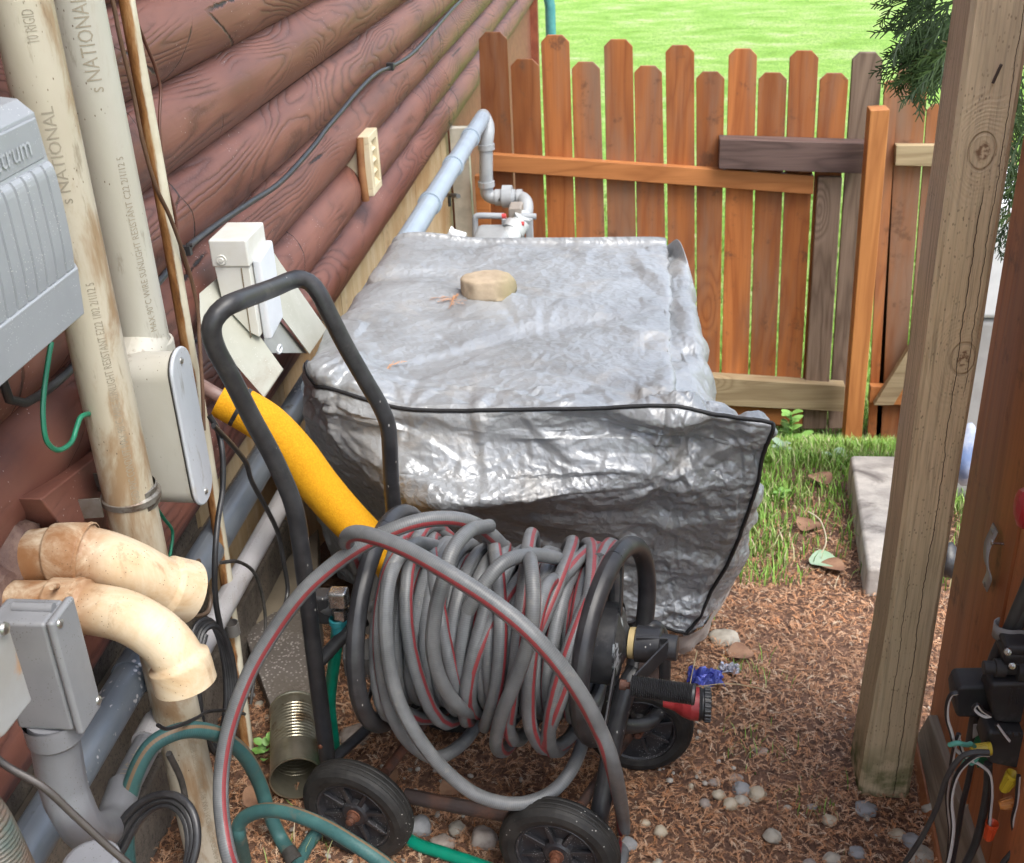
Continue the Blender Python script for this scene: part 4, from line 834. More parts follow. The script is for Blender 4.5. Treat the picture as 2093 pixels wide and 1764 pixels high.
ctext(mb, q0, q1, .0225, "Carlon", .03, .017, .45); ctext(mb, q0, q1, .0225, "PVC 1 1/2  SCH 40", .0, .007, .0); ctext(mb, q0, q1, .0225, "I", 0, .0001, 0)
for k in range(12): ctext(mb, q0, q1, .0225, "l", -.004 + k * .0022 * (1 + .3 * (k % 3)), .018, .55)
obj('lettering', mb, INK, th)
q2 = hit(282, 1560, X=.10); q3 = hit(300, 1520, X=.10); q9 = hit(680, 860, X=.10)
mb = MB(); mb.tube([q3, V3(.10, q9[1] + .3, (q3[2] + q9[2]) / 2)], .0225, 24, seg=10); mb.lathe(q3, (0, 1, 0), [(-.0, .0225), (-.0, .026), (.05, .026), (.05, .0225)], 24); obj('pale_pipe', mb, WP, th)
# bigger blue grey metal pipe along the wall
MP = NT('galvanised_pipe'); n = MP.noise(MP.mapping((1, .3, 1)), 12, 5, .65); col = MP.mix(MP.mask(n, .35, .65), (.17, .20, .24), (.23, .255, .28)); col = MP.mix(MP.math('MULTIPLY', MP.mask(MP.noise(None, 9, 6, .7), .55, .68), .85), col, (.075, .06, .05))
spl = MP.math('MULTIPLY', MP.mask(MP.voro(None, 95), .42, .28), MP.mask(MP.noise(MP.mapping((1, 1, 1), loc=(.0, .2, 0)), 7, 5, .75), .55, .60)); col = MP.mix(spl, col, (.7, .7, .72)); MPm = MP.out(col, .38, .35, MP.bump(n, .2, .003))
th = thing('metal_pipe', 'blue grey metal pipe spattered with white paint running along the foundation', 'pipe', (.05, 1.5, .75))
pa = hit(80, 1690, X=.065); pb_ = hit(466, 1075, X=.065); pa[2] = pb_[2] = (hit(270, 1365, X=.065)[2] * .5 + pb_[2] * .5); 
mb = MB(); mb.tube([V3(.065, .6, pa[2]), V3(.065, 2.6, pa[2])], .031, 28, seg=20); obj('pipe', mb, MPm, th)
mb = MB(); c_ = hit(275, 1360, X=.065); mb.lathe(V3(.065, c_[1] - .02, pa[2]), (0, 1, 0), [(0, .031), (0, .0345), (.045, .0345), (.045, .031)], 28); obj('coupling', mb, MPm, th)
# timber strip below the metal pipe
mb = MB(); mb.box((-.01, .6, pa[2] - .075), (.045, 2.5, pa[2] - .035)); obj('ledger_strip', mb, weathered('dirty_strip', (.14, .115, .09), (.09, .075, .06), .7), label='dirty brown strip running behind the pipes along the foundation', cat='strip', bevel=.003)
# black and brown wires in the corner
wire('ladder_wire', 'black wire hanging from behind the access fitting down past the thin conduit', [(428, 850, .16), (445, 880, .17), (455, 930, .18), (455, 1000, .18), (446, 1060, .18), (440, 1130, .18), (440, 1220, .17), (452, 1290, .16)], .0052, BK, X=.16)
wire('coax_lead', 'black lead with a metal end hanging behind the cart handle', [(436, 870), (470, 905), (502, 945), (515, 985), (545, 1040), (568, 1090), (580, 1150), (588, 1205), (580, 1250)], .0048, BK, X=.18)
mb = MB(); mb.tube([hit(581, 1248, X=.18), hit(576, 1282, X=.18)], [.0065, .0065, .0055], 12, seg=4); obj('lead_connector', mb, weathered('connector_metal', (.35, .3, .25), metal=.8, rough=.35), label='metal screw connector at the end of the hanging black lead', cat='connector')
wire('braided_wire', 'brown braided wire curling across the pale conduit beside the stone slab', [(452, 1150), (485, 1148), (515, 1165), (530, 1195), (540, 1240), (542, 1290), (528, 1340), (518, 1400), (512, 1440)], .0035, DG, X=.15)
wire('braided_wire', 'short twisted brown wires knotted beside the upper elbow outlet', [(405, 1145), (415, 1180), (430, 1215), (425, 1250), (400, 1260), (378, 1252), (372, 1225), (390, 1205)], .004, weathered('brown_twist', (.09, .06, .04)), X=.17)
wire('diagonal_cord', 'dark cord crossing diagonally below the grey junction box', [(-20, 1540), (20, 1570), (90, 1610), (150, 1665), (215, 1725), (260, 1764), (300, 1800)], .0042, weathered('cord_skin', (.055, .045, .04)), Y=.86)
cp = []
for k in range(5):
    cx, cy = 424 + k * 5, 1395 + k * 4
    for j in range(12):
        a_ = -math.pi / 2 + 2 * math.pi * (j + k * 12) / 12; cp.append((cx + 38 * math.cos(a_) + 6 * math.sin(a_ * 1), cy + 132 * math.sin(a_), .14 + .004 * k + .012 * math.cos(a_)))
wire('cable_coil', 'coil of black cable hanging behind the lower elbow outlet', cp, .0055, BK, X=.15, cat='cable', seg=300)
wire('tie_wire', 'thin black wire tied round the lower end of the fat conduit', [(322, 1482, .19), (340, 1490, .195), (370, 1482, .2), (405, 1466, .19), (425, 1455, .18), (470, 1452, .18), (500, 1460, .18)], .003, BK, X=.19)
wire('hanging_line', 'thin grey cord hanging beside the lower end of the fat conduit', [(345, 1540), (372, 1600), (385, 1680), (394, 1780)], .005, DG, X=.20)
cp = []
for k in range(3):
    for j in range(12):
        a_ = math.pi + 2 * math.pi * (j + k * 12) / 12; cp.append(V3(*(hit(325, 1830, Y=1.13) + V3((.062 + .008 * k) * math.cos(a_), .05 * math.sin(a_), .06 + .075 * math.sin(a_ + .5) + .01 * k))))
mb = MB(); mb.tube(cp, .006, 8, seg=160); obj('cable_coil', mb, BK, label='black cable coil lying in the bottom left corner', cat='cable')
# corner: capped stub and corrugated thing
mb = MB(); c_ = hit(190, 1775, Y=.93); mb.lathe(c_ - V3(0, 0, .1), (0, 0, 1), [(0, .034), (.09, .034), (.10, .036), (.112, .034), (.115, .028), (.115, 0)], 26); obj('capped_stub', mb, GP, label='grey capped pipe stub at the bottom edge below the conduit bend', cat='pipe')
mb = MB(); rp = []; C = [hit(-80, 1640, Y=.80), hit(-32, 1700, Y=.80), hit(10, 1790, Y=.80)]; mb.tube(C, [.026 + .005 * (k % 2) for k in range(44)], 20, seg=88); obj('corrugated_hose', mb, weathered('corrugated_brown', (.12, .08, .055), (.05, .08, .07)), label='brown corrugated hose in the bottom left corner', cat='hose')
# flexible whip and yellow insulation
YF = NT('yellow_foam'); n = YF.noise(None, 260, 3, .7); big = YF.noise(None, 9, 4); col = YF.mix(YF.mask(n, .3, .7), (.80, .40, .015), (.68, .30, .008)); col = YF.mix(YF.math('MULTIPLY', YF.mask(big, .5, .7), .4), col, (.58, .30, .015))
YFm = YF.out(col, .75, 0, YF.bump(n, .5, .002), .25)
th = thing('foam_sleeve', 'yellow foam pipe sleeve slanting down behind the black cart handle', 'foam sleeve', hit(640, 990, Y=1.85))
P = YP([(452, 812, 1.9), (500, 838, 1.9), (552, 872, 1.9), (604, 928, 1.9), (648, 988, 1.9), (694, 1042, 1.9), (740, 1090, 1.9), (790, 1137, 1.9), (806, 1166, 1.92)])
mb = MB(); mb.tube(P, [.039, .040, .040, .041, .041, .040, .039, .038, .036], 30, seg=70); obj('sleeve', mb, YFm, th)
mb = MB(); C = crom(P, 70); i = 5; T = C[i + 1] - C[i]; T /= np.linalg.norm(T); mb.lathe(C[i], T, [(0, .036), (0, .0405), (.008, .0405), (.008, .036)], 30); obj('black_band', mb, BK, th); mb = MB(); i = 62; T = C[i + 1] - C[i]; T /= np.linalg.norm(T); mb.lathe(C[i], T, [(0, .03), (0, .0362), (.008, .0362), (.008, .03)], 30); obj('black_band', mb, BK, th)
mb = MB(); mb.tube([P[0] + (P[0] - P[1]) * 1.2 + V3(-.03, .03, .0), P[0] + (P[0] - P[1]) * .4, P[0] + (P[1] - P[0]) * .1], .014, 12, seg=8); obj('inner_pipe', mb, weathered('copper_dull', (.25, .16, .14)), th)
# grey gas pipe run and regulator beyond the cover
BG = weathered('blue_grey_paint', (.33, .40, .47), (.30, .36, .43), .4, scale=10, bumps=.05); BG2 = weathered('grey_fitting_paint', (.36, .38, .40), (.30, .32, .34), .45, scale=20, dirt=(.3, .18, .12), dirt_lo=.6)
th = thing('gas_pipe', 'blue grey gas pipe sloping along the wall to the regulator beyond the cover', 'gas pipe', hit(900, 400, X=.12))
xg = .19; a = hit(815, 520, X=xg); b = hit(985, 243, X=xg); zg = (a[2] + b[2]) / 2; print('gas', a, b)
a2 = a + (a - b) * .5; mb = MB(); mb.tube([a2, a, b], .034, 24, seg=12); 
for t_ in (.28, .55, .80):
    p = a + (b - a) * t_; T = (b - a) / np.linalg.norm(b - a); mb.lathe(p, T, [(0, .034), (0, .040), (.03, .040), (.03, .034)], 24)
obj('pipe', mb, BG, th); yG = b[1]
P = [b - V3(0, .0, 0), b + V3(.0, .05, .0) , hit(997, 262, Y=yG + .03), hit(994, 300, Y=yG), hit(994, 380, Y=yG), hit(998, 398, Y=yG), hit(1012, 404, Y=yG), hit(1040, 404, Y=yG), hit(1062, 404, Y=yG), hit(1074, 412, Y=yG - .04), hit(1076, 430, Y=yG - .08), hit(1070, 452, Y=yG - .12)]
mb = MB(); mb.tube(P, .030, 18, seg=80)
for u, v, ax in ((994, 300, (0, 0, 1)), (994, 376, (0, 0, 1)), (1018, 404, (1, 0, 0)), (1026, 404, (1, 0, 0)), (1048, 404, (1, 0, 0)), (1062, 404, (1, 0, 0))): mb.lathe(hit(u, v, Y=yG), ax, [(-.012, .03), (-.012, .037), (.012, .037), (.012, .03)], 18)
mb.lathe(hit(1037, 402, Y=yG), (1, 0, 0), [(-.022, .03), (-.022, .052), (.022, .052), (.022, .03)], 8); obj('riser', mb, BG2, th)
th = thing('gas_regulator', 'grey gas regulator and meter fittings peeking over the silver cover', 'gas meter', hit(1060, 500, Y=yG - .1))
yr = 3.9
mb = MB(); mb.box(hit(1040, 462, Y=yr), hit(1065, 425, Y=yr) + V3(0, .08, 0)); o = obj('valve_body', mb, weathered('bronze_grey', (.33, .29, .25)), th, bevel=.006)
mb = MB(); mb.tube(YP([(1072, 440, yr), (1066, 456, yr), (1052, 470, yr - .05), (1042, 488, yr - .1), (1034, 512, yr - .1)]), .034, 18, seg=20); mb.lathe(hit(1050, 470, Y=yr - .06), (.4, .6, .5), [(-.01, .034), (-.01, .041), (.02, .041), (.02, .034)], 18); obj('outlet', mb, weathered('pale_fitting', (.48, .50, .50), (.4, .42, .42)), th)
for u0, u1 in ((1028, 1034), (1062, 1070), (1076, 1088)):
    mb = MB(); mb.box(hit(u0, 520, Y=yr - .02), hit(u1, 448, Y=yr - .02) + V3(0, .03, 0)); obj('bolt_column', mb, BG2, th, bevel=.003)
for u, v in ((1030, 442), (1067, 458)):
    mb = MB(); mb.lathe(hit(u, v, Y=yr - .07), (1, 0, 0), [(-.007, 0), (-.007, .009), (.007, .009), (.007, 0)], 10); obj('red_seal', mb, weathered('red_plastic', (.6, .06, .06)), th)
mb = MB(); mb.tube(YP([(972, 520, yr), (971, 460, yr), (972, 445, yr), (980, 441, yr), (1030, 442, yr)]), .011, 12, seg=30); mb.tube(YP([(1066, 442, yr), (1096, 443, yr)]), .011, 12, seg=4); obj('sense_line', mb, BG2, th)
# meter top, hidden but for a pale edge, and a pale bracket
mb = MB(); mb.box(hit(960, 540, Y=yr - .25), hit(1032, 497, Y=yr - .25) + V3(0, .22, 0)); obj('meter_case', mb, weathered('pale_case', (.33, .34, .34)), th, bevel=.02)
mb = MB(); mb.slab(YP([(905, 520, 3.5), (912, 484, 3.5), (918, 470, 3.5), (925, 478, 3.5), (950, 485, 3.5), (945, 520, 3.5)]), (0, .05, 0)); obj('white_bracket', mb, weathered('white_plastic', (.75, .76, .76)), label='small white plastic piece by the tan wall behind the cover', cat='bracket', bevel=.004)
mb = MB(); mb.tube([hit(900, 398, X=.1), hit(937, 401, X=.26)], .008, 8, seg=3); mb.lathe(hit(918, 402, X=.2), (0, 0, -1), [(0, .006), (.035, .006), (.035, 0)], 8); obj('hose_bib', mb, weathered('dark_brass', (.12, .12, .11), metal=.6), label='small metal tap sticking out of the tan wall', cat='tap')
# ================================================================ HOSE REEL CART
CB = NT('black_painted_steel'); n = CB.noise(None, 28, 5, .65); n2 = CB.noise(None, 9, 5, .7)
col = CB.mix(CB.mask(n, .35, .7), (.022, .022, .025), (.04, .04, .043)); col = CB.mix(CB.math('MULTIPLY', CB.mask(n2, .58, .7), .5), col, (.10, .095, .09))
chp = CB.math('MULTIPLY', CB.mask(CB.voro(CB.mapping((1, 1, .4)), 90), .13, .07), CB.mask(CB.noise(None, 17, 3), .52, .6)); col = CB.mix(chp, col, (.45, .43, .40))
CBm = CB.out(col, CB.math('ADD', CB.math('MULTIPLY', n, .3), .28), 0, CB.bump(n, .15, .002), .5)
RU = weathered('rusted_steel', (.17, .065, .035), (.08, .04, .03), .75, .2, 30, dirt=(.28, .11, .04), bumps=.6)
RUD = weathered('rust_over_black', (.05, .035, .032), (.10, .05, .035), .7, .1, 22, dirt=(.16, .07, .04), bumps=.5)
HL = V3(.368, 1.650, .425); HR = V3(.864, 1.575, .431); AX = (HR - HL) / np.linalg.norm(HR - HL); LEN = np.linalg.norm(HR - HL)
AY = np.cross(V3(0, 0, 1), AX); AY /= np.linalg.norm(AY)     # points away from the camera
cart = thing('hose_reel_cart', 'black steel hose reel cart on four rubber wheels with a tall looped handle', 'hose reel', (.6, 1.6, 0))
def bar(name, pts, r, mat=CBm, n=14, seg=None, parent=None, lab=None):
    mb = MB(); mb.tube(pts, r, n, seg=seg or max(4, len(pts) * 9)); o = obj(name, mb, mat, parent or cart)
    if lab: o['label'] = lab
    return o
near = [(672, 1585, 1.60), (668, 1540, 1.60), (655, 1440, 1.595), (640, 1320, 1.59), (626, 1200, 1.585), (614, 1110, 1.58), (604, 1050, 1.575), (590, 1005, 1.57), (556, 930, 1.56), (515, 855, 1.545), (472, 770, 1.53), (442, 715, 1.52), (432, 680, 1.515), (436, 655, 1.515), (455, 632, 1.53), (480, 618, 1.55)]
farl = [(560, 588, 1.72), (590, 575, 1.78), (610, 570, 1.80), (632, 577, 1.81), (652, 600, 1.81), (672, 640, 1.81), (705, 705, 1.82), (745, 775, 1.83), (777, 830, 1.84), (792, 868, 1.845), (796, 900, 1.85), (800, 980, 1.86), (806, 1060, 1.87), (815, 1150, 1.88), (826, 1250, 1.89), (836, 1350, 1.90)]
bar('handle', YP(near + farl), .0152, seg=170, n=18)
mb = MB(); 
p_ = hit(662, 1500, Y=1.6); mb.tube([p_, p_ - V3(0, 0, .005)], .0145, 16, seg=3); obj('joint_ring', mb, RUD, cart)
mb = MB(); mb.lathe(hit(655, 1526, Y=1.585), (0, -1, 0), [(0, .005), (.003, .004), (.004, 0)], 10); obj('bolt', mb, RU, cart)
def ring(name, c, ax, R, r, parent=cart, squash=1.0, mat=CBm):
    ax = np.array(ax) / np.linalg.norm(ax); a = V3(0, 0, 1) - ax * ax[2]; a /= np.linalg.norm(a); b = np.cross(ax, a); m = 64
    mb = MB(); pts = [c + R * (a * math.cos(2 * math.pi * k / m) + b * math.sin(2 * math.pi * k / m) * squash) for k in range(m + 1)]; mb.tube(pts, r, 14, raw=True, cap=False); return obj(name, mb, mat, parent)
HLc = hit(808, 1262, Y=1.64); hoopR = ring('reel_hoop', HR - AX * .006, AX - AY * .18, .163, .0165)
hoopL = ring('reel_hoop', HLc, AX - AY * .0, .186, .0155)
for hp, c, ang in ((hoopR, HR, (82, 205, 330)), (hoopL, HLc, (80, 200, 320))):
    for a_ in ang:
        a = math.radians(a_); d_ = V3(0, 0, 1) * math.sin(a) + AY * math.cos(a); mb = MB(); pr = np.cross(AX, d_)
        mb.slab([c + d_ * .03 - pr * .009, c + d_ * .03 + pr * .009, c + d_ * .172 + pr * .007, c + d_ * .172 - pr * .007], AX * .004); obj('spoke', mb, CBm, hp, bevel=.001)
HW_ = weathered('worn_hub_paint', (.06, .06, .065), (.03, .03, .03), .5, .2, 40, dirt=(.42, .45, .48), dirt_lo=.52, dirt_hi=.60)
mb = MB(); mb.lathe(HR, AX, [(-.01, 0), (-.01, .055), (.002, .058), (.006, .045), (.012, .03), (.016, .024), (.016, 0)], 28); obj('hub_plate', mb, HW_, hoopR)
mb = MB(); mb.lathe(HLc, -AX, [(-.01, 0), (-.01, .026), (.002, .028), (.006, .022), (.012, .02), (.012, 0)], 28); obj('hub_plate', mb, HW_, hoopL)
mb = MB(); mb.lathe(HLc, AX, [(0, .07), (LEN - .10, .07)], 28); obj('drum', mb, CBm, cart)
mb = MB(); mb.lathe(HR + AX * .018, AX, [(0, .0), (0, .026), (.010, .027), (.012, .020)], 24); obj('washer', mb, weathered('yellow_nylon', (.55, .42, .2), rough=.5), cart)
mb = MB(); mb.lathe(HR + AX * .03, AX, [(0, 0), (0, .031), (.04, .031), (.042, .028), (.042, .022), (.02, .022)], 24); obj('bearing_collar', mb, CBm, cart)
mb = MB(); mb.lathe(HR + AX * .052, AX, [(0, 0), (0, .0215), (.045, .0215), (.047, .0195), (.047, 0)], 24); obj('axle_stub', mb, CBm, cart)
# crank arm and grip
cb0 = HR + AX * .10
e0 = hit(1357, 1322, Y=cb0[1] - .015); e1 = hit(1290, 1392, Y=cb0[1] - .10)
up = V3(0, 0, 1)
mb = MB(); mb.slab([e0 + V3(.004, 0, .012), e0 + V3(.004, 0, -.020), e1 + V3(0, 0, -.020), e1 + V3(0, 0, .008)], AX * .004); mb.slab([e0 + V3(-.045, .004, .014), e0 + V3(.006, .004, .014), e0 + V3(.006, .004, -.02), e0 + V3(-.045, .004, -.02)], (0, .004, 0)); obj('crank_arm', mb, CBm, cart, bevel=.001)
g0 = hit(1290, 1402, Y=e1[1] - .005); g1 = g0 + AX * .003; gd = hit(1420, 1420, Y=g0[1] - .012) - g0; L_ = np.linalg.norm(gd); gd /= L_
mb = MB(); pr = []
for k in range(30):
    t_ = k / 29 * L_ * .93; pr += [(t_, .0182 - .001 * t_ / L_), (t_ + L_ * .93 / 29 * .5, .0155)]
mb.lathe(g0, gd, [(0, .004), (0, .0165)] + pr + [(L_ * .96, .0172), (L_, .0168), (L_ + .001, .015), (L_ - .002, .006), (L_ - .002, 0)], 26); obj('crank_grip', mb, BK, cart)
mb = MB(); mb.lathe(g0 - gd * .018, gd, [(0, 0), (0, .009), (.010, .009), (.010, .006), (.018, .006)], 6); obj('nut', mb, RU, cart)
# bearing brackets and frame legs
bk = hit(1285, 1375, Y=HR[1] - .01)
mb = MB(); mb.slab([HR + AX * .034 + V3(0, -.028, -.02), HR + AX * .068 + V3(0, -.028, -.02), HR + AX * .068 + V3(0, -.045, -.065), HR + AX * .028 + V3(0, -.05, -.068)], (0, .006, .003)); obj('bracket', mb, RUD, cart, bevel=.003)
mb = MB(); mb.lathe(HR + AX * .05 + V3(0, -.043, -.048), (0, -1, .5), [(0, .008), (.005, .007), (.005, 0)], 6); obj('bolt', mb, RU, cart)
bar('frame_leg', YP([(1300, 1372, 1.56), (1283, 1400, 1.54), (1268, 1450, 1.52), (1252, 1520, 1.50), (1238, 1600, 1.475), (1226, 1660, 1.455), (1222, 1700, 1.45)]), .0165, seg=40, n=18)
bar('frame_leg', YP([(1310, 1300, 1.70), (1333, 1281, 1.71), (1350, 1292, 1.72), (1357, 1330, 1.73), (1357, 1390, 1.74), (1350, 1440, 1.75)]), .0125, seg=40)
bar('frame_tube', YP([(1262, 1484, 1.62), (1300, 1484, 1.66), (1330, 1474, 1.70), (1348, 1452, 1.73), (1352, 1420, 1.74)]), .0135, seg=30)
bar('frame_tube', YP([(655, 1350, 1.60), (700, 1302, 1.62), (722, 1284, 1.63), (745, 1268, 1.65)]), .0125, seg=20)
bar('axle_tube', [hit(828, 1626, Z=.105), hit(950, 1650, Z=.105), hit(1075, 1672, Z=.105)], .0135, RUD, seg=12, lab='black tube with a rusty middle')
bar('frame_tube', YP([(787, 1580, 1.56), (840, 1510, 1.68), (895, 1443, 1.80)]), .010, RU, seg=8)
bar('frame_tube', YP([(1185, 1650, 1.44), (1205, 1620, 1.50), (1245, 1560, 1.62), (1290, 1500, 1.74)]), .009, RUD, seg=8)
bar('frame_tube', YP([(836, 1350, 1.90), (900, 1420, 1.88), (1000, 1450, 1.86), (1150, 1440, 1.84), (1300, 1440, 1.78)]), .012, seg=20)
bar('frame_tube', YP([(672, 1560, 1.60), (760, 1480, 1.75), (840, 1390, 1.89)]), .011, seg=10)
mb = MB(); mb.box(HL - AX * .05 + V3(-.005, -.018, -.03), HL - AX * .05 + V3(.03, .018, .03)); obj('swivel_block', mb, CBm, cart, bevel=.006)
mb = MB(); mb.lathe(HL - AX * .002, -AX, [(0, .016), (.05, .016)], 16); mb.lathe(hit(760, 1240, Y=1.66), AX, [(0, .012), (.07, .012)], 14); obj('axle_stub', mb, weathered('greyed_steel', (.2, .2, .2), metal=.5), cart)
CHR = weathered('chromed_brass', (.5, .5, .5), (.35, .34, .33), .25, .9, 60, bumps=.3)
sw_ = hit(693, 1222, Y=1.63); mb = MB(); mb.box(sw_ + V3(-.018, -.014, -.017), sw_ + V3(.016, .014, .017)); o_ = obj('swivel_elbow', mb, CHR, cart, bevel=.005)
mb = MB(); mb.lathe(sw_ + V3(0, 0, -.020), (0, 0, -1), [(0, .012), (0, .0175), (.018, .0175), (.018, .013), (.024, .013)], 6); obj('hex_nut', mb, CHR, cart, bevel=.001)
# wheels
TY = NT('worn_rubber_tyre'); n = TY.noise(None, 24, 6, .7); col = TY.mix(TY.mask(n, .35, .7), (.012, .012, .012), (.032, .030, .028)); sp = TY.math('MULTIPLY', TY.mask(TY.voro(None, 100), .15, .09), TY.mask(TY.noise(None, 13, 2), .55, .6)); col = TY.mix(sp, col, (.4, .39, .37)); TYm = TY.out(col, .62, 0, TY.bump(TY.noise(None, 110, 5), .3, .002), .4)
RM = weathered('black_plastic_rim', (.02, .02, .024), (.035, .034, .036), .42, scale=30, speck=(.5, .5, .5), dirt=(.08, .075, .07), dirt_lo=.58, dirt_hi=.7)
def wheel(c, ax, R=.106, w=.046, lab=None):
    ax = np.array(ax, float); ax /= np.linalg.norm(ax); mb = MB()
    prof = [(-.006, R * .66), (.0, R * .70), (.003, R * .80), (.001, R * .90), (-.004, R * .955), (-.009, R * .985), (-.011, R * .975), (-.013, R * .992), (-.017, R * 1.0), (-.019, R * .988), (-.021, R * 1.0), (-.027, R * 1.0), (-.029, R * .988), (-.031, R * 1.0), (-.036, R * .985), (-.040, R * .95), (-.046, R * .85), (-.044, R * .72), (-.040, R * .66)]
    mb.lathe(c, ax, prof, 56); wh = obj('wheel', mb, TYm, cart)
    if lab: wh['label'] = lab
    mb = MB(); mb.lathe(c, ax, [(-.004, R * .70), (-.001, R * .67), (-.003, R * .64), (-.016, R * .61), (-.018, R * .28), (-.010, R * .25), (-.006, R * .20), (-.006, 0)], 48); mb.lathe(c, ax, [(-.042, R * .68), (-.036, R * .6), (-.034, 0)], 40)
    a = V3(0, 0, 1) - ax * ax[2]; a /= np.linalg.norm(a); b = np.cross(ax, a)
    for k in range(8):
        th_ = 2 * math.pi * k / 8 + .3; d_ = a * math.cos(th_) + b * math.sin(th_); e_ = np.cross(ax, d_)
        mb.slab([c + ax * -.017 + d_ * R * .24 - e_ * .005, c + ax * -.017 + d_ * R * .24 + e_ * .005, c + ax * -.017 + d_ * R * .63 + e_ * .003, c + ax * -.017 + d_ * R * .63 - e_ * .003], ax * .009)
    obj('rim', mb, RM, wh, bevel=.0012)
    mb = MB(); mb.lathe(c, ax, [(-.006, 0), (-.006, .013), (-.003, .013), (-.003, .009), (.006, .0095), (.006, .007), (.013, .007), (.014, 0)], 14); obj('axle_nut', mb, RU, wh)
wheel(hit(720, 1672, Z=.104), (-.26, -1, -.02)); wheel(hit(1136, 1755, Z=.104), (-.20, -1, 0)); wheel(hit(1304, 1496, Z=.104) + V3(0, 0, 0), (-.02, -1, 0)); wheel(hit(905, 1420, Z=.104), (-.2, -1, 0))
# ================================================================ THE GREY HOSE
HO = NT('grey_striped_hose'); uvn = HO.new('ShaderNodeUVMap'); su = HO.sep(uvn.outputs[0]); 
u_ = su[0]; ln = su[1]
stripe = HO.math('LESS_THAN', HO.math('ABSOLUTE', HO.math('SUBTRACT', u_, .5)), .045)
br = HO.math('MULTIPLY', HO.math('SINE', HO.math('MULTIPLY', HO.math('ADD', ln, HO.math('MULTIPLY', u_, .10)), 2600)), HO.math('SINE', HO.math('MULTIPLY', HO.math('SUBTRACT', ln, HO.math('MULTIPLY', u_, .10)), 2600)))
rib = HO.math('SINE', HO.math('MULTIPLY', ln, 1900)); n = HO.noise(None, 16, 5, .65)
g = HO.mix(HO.mask(n, .35, .7), (.10, .105, .11), (.155, .16, .165)); g = HO.mix(HO.math('MULTIPLY', HO.mask(rib, .2, 1.), .16), g, (.27, .28, .29)); g = HO.mix(HO.math('MULTIPLY', HO.mask(HO.noise(None, 45, 5, .7), .55, .75), .4), g, (.24, .225, .19))
red = HO.mix(HO.mask(br, -.1, .5), (.27, .025, .03), (.10, .05, .055)); col = HO.mix(stripe, g, red)
HOm = HO.out(col, .45, 0, HO.bump(rib, .12, .0008), .5)
hr = .0117
rr_ = random.Random(11)
def turn_path(n0, n1, s0, s1, rad, jit, tilt, sag, ppt=26):
    pts = []; nt = n1
    prm = [(rr_.uniform(-1, 1) * tilt, rr_.uniform(-1, 1) * jit, rr_.uniform(0, 1), rr_.uniform(-1, 1) * tilt) for _ in range(nt + 1)]
    for i in range(int(nt * ppt) + 1):
        t_ = i / ppt; k = min(nt - 1, int(t_)); f = t_ - k; f = f * f * (3 - 2 * f); A_, B_ = prm[k], prm[k + 1]; P_ = [A_[j] * (1 - f) + B_[j] * f for j in range(4)]
        th_ = 2 * math.pi * t_; s = s0 + (s1 - s0) * t_ / nt; R_ = rad + P_[1]; dn = max(0, -math.cos(th_)) 
        R_ += sag * dn * P_[2]; s += P_[0] * math.sin(th_) + P_[3] * math.cos(th_)
        s = min(max(s, .128), LEN - .022)
        pts.append(HL + AX * s + R_ * (V3(0, 0, 1) * math.cos(th_) - AY * math.sin(th_)))
    return pts
path = turn_path(0, 15, .13, LEN - .025, .112, .004, .004, .006) + turn_path(0, 14, LEN - .03, .13, .132, .006, .010, .012)[2:]
path2 = turn_path(0, 13, .13, LEN - .04, .152, .016, .058, .050)
hose = thing('garden_hose', 'long grey garden hose with red stripe wound messily on the reel', 'hose', (.6, 1.5, .2))
mb = MB(); mb.tube(path, hr, 12, raw=True, nrm=(-.75, 0, -.66), twist=.2); mb.tube(path2, hr, 14, raw=True, nrm=(-.75, 0, -.66), twist=.16); obj('coiled_hose', mb, HOm, hose)
def strand(pts, seg, twist=0., nrm=None, name='hose_strand'):
    mb = MB(); mb.tube(pts, hr, 16, seg=seg, nrm=nrm, twist=twist); return obj(name, mb, HOm, hose)
big = [hit(735, 1165, Y=1.60), hit(722, 1130, Y=1.56), hit(708, 1104, Y=1.50), hit(726, 1090, Y=1.47), hit(770, 1099, Y=1.44), hit(840, 1128, Y=1.41), hit(930, 1180, Y=1.375), hit(1020, 1240, Y=1.35), hit(1100, 1310, Y=1.33), hit(1170, 1395, Y=1.32), hit(1222, 1485, Y=1.33), hit(1256, 1580, Y=1.35), hg(1274, 1690, .014), hg(1266, 1770, .012), hg(1220, 1870, .012), hg(1080, 1990, .012), hg(860, 2040, .012), hg(650, 1980, .012), hg(520, 1880, .012), hit(474, 1770, Y=1.27), hit(455, 1680, Y=1.31), hit(452, 1590, Y=1.35), hit(468, 1490, Y=1.39), hit(508, 1380, Y=1.43), hit(560, 1290, Y=1.46), hit(620, 1210, Y=1.48), hit(690, 1148, Y=1.50), hit(760, 1104, Y=1.52), hit(840, 1070, Y=1.54), hit(910, 1060, Y=1.57), hit(970, 1072, Y=1.60), hit(1020, 1110, Y=1.64), hit(1050, 1160, Y=1.70)]
LC = hit(865, 1560, Y=1.35); mb = MB(); mb.tube(big, .0128, 18, seg=330, aim=lambda p: .6 * (LC - p) / np.linalg.norm(LC - p) + 1.0 * (CAM - p) / np.linalg.norm(CAM - p)); obj('loose_loop', mb, HOm, hose)
strand([hit(870, 1120, Y=1.66), hit(830, 1125, Y=1.58), hit(800, 1170, Y=1.50), hit(789, 1240, Y=1.46), hit(792, 1330, Y=1.44), hit(812, 1425, Y=1.43), hit(855, 1508, Y=1.42), hit(910, 1575, Y=1.42), hit(975, 1625, Y=1.42), hit(1050, 1643, Y=1.43), hit(1118, 1625, Y=1.45), hit(1165, 1578, Y=1.48), hit(1192, 1510, Y=1.55), hit(1195, 1440, Y=1.62)], 150, .6)
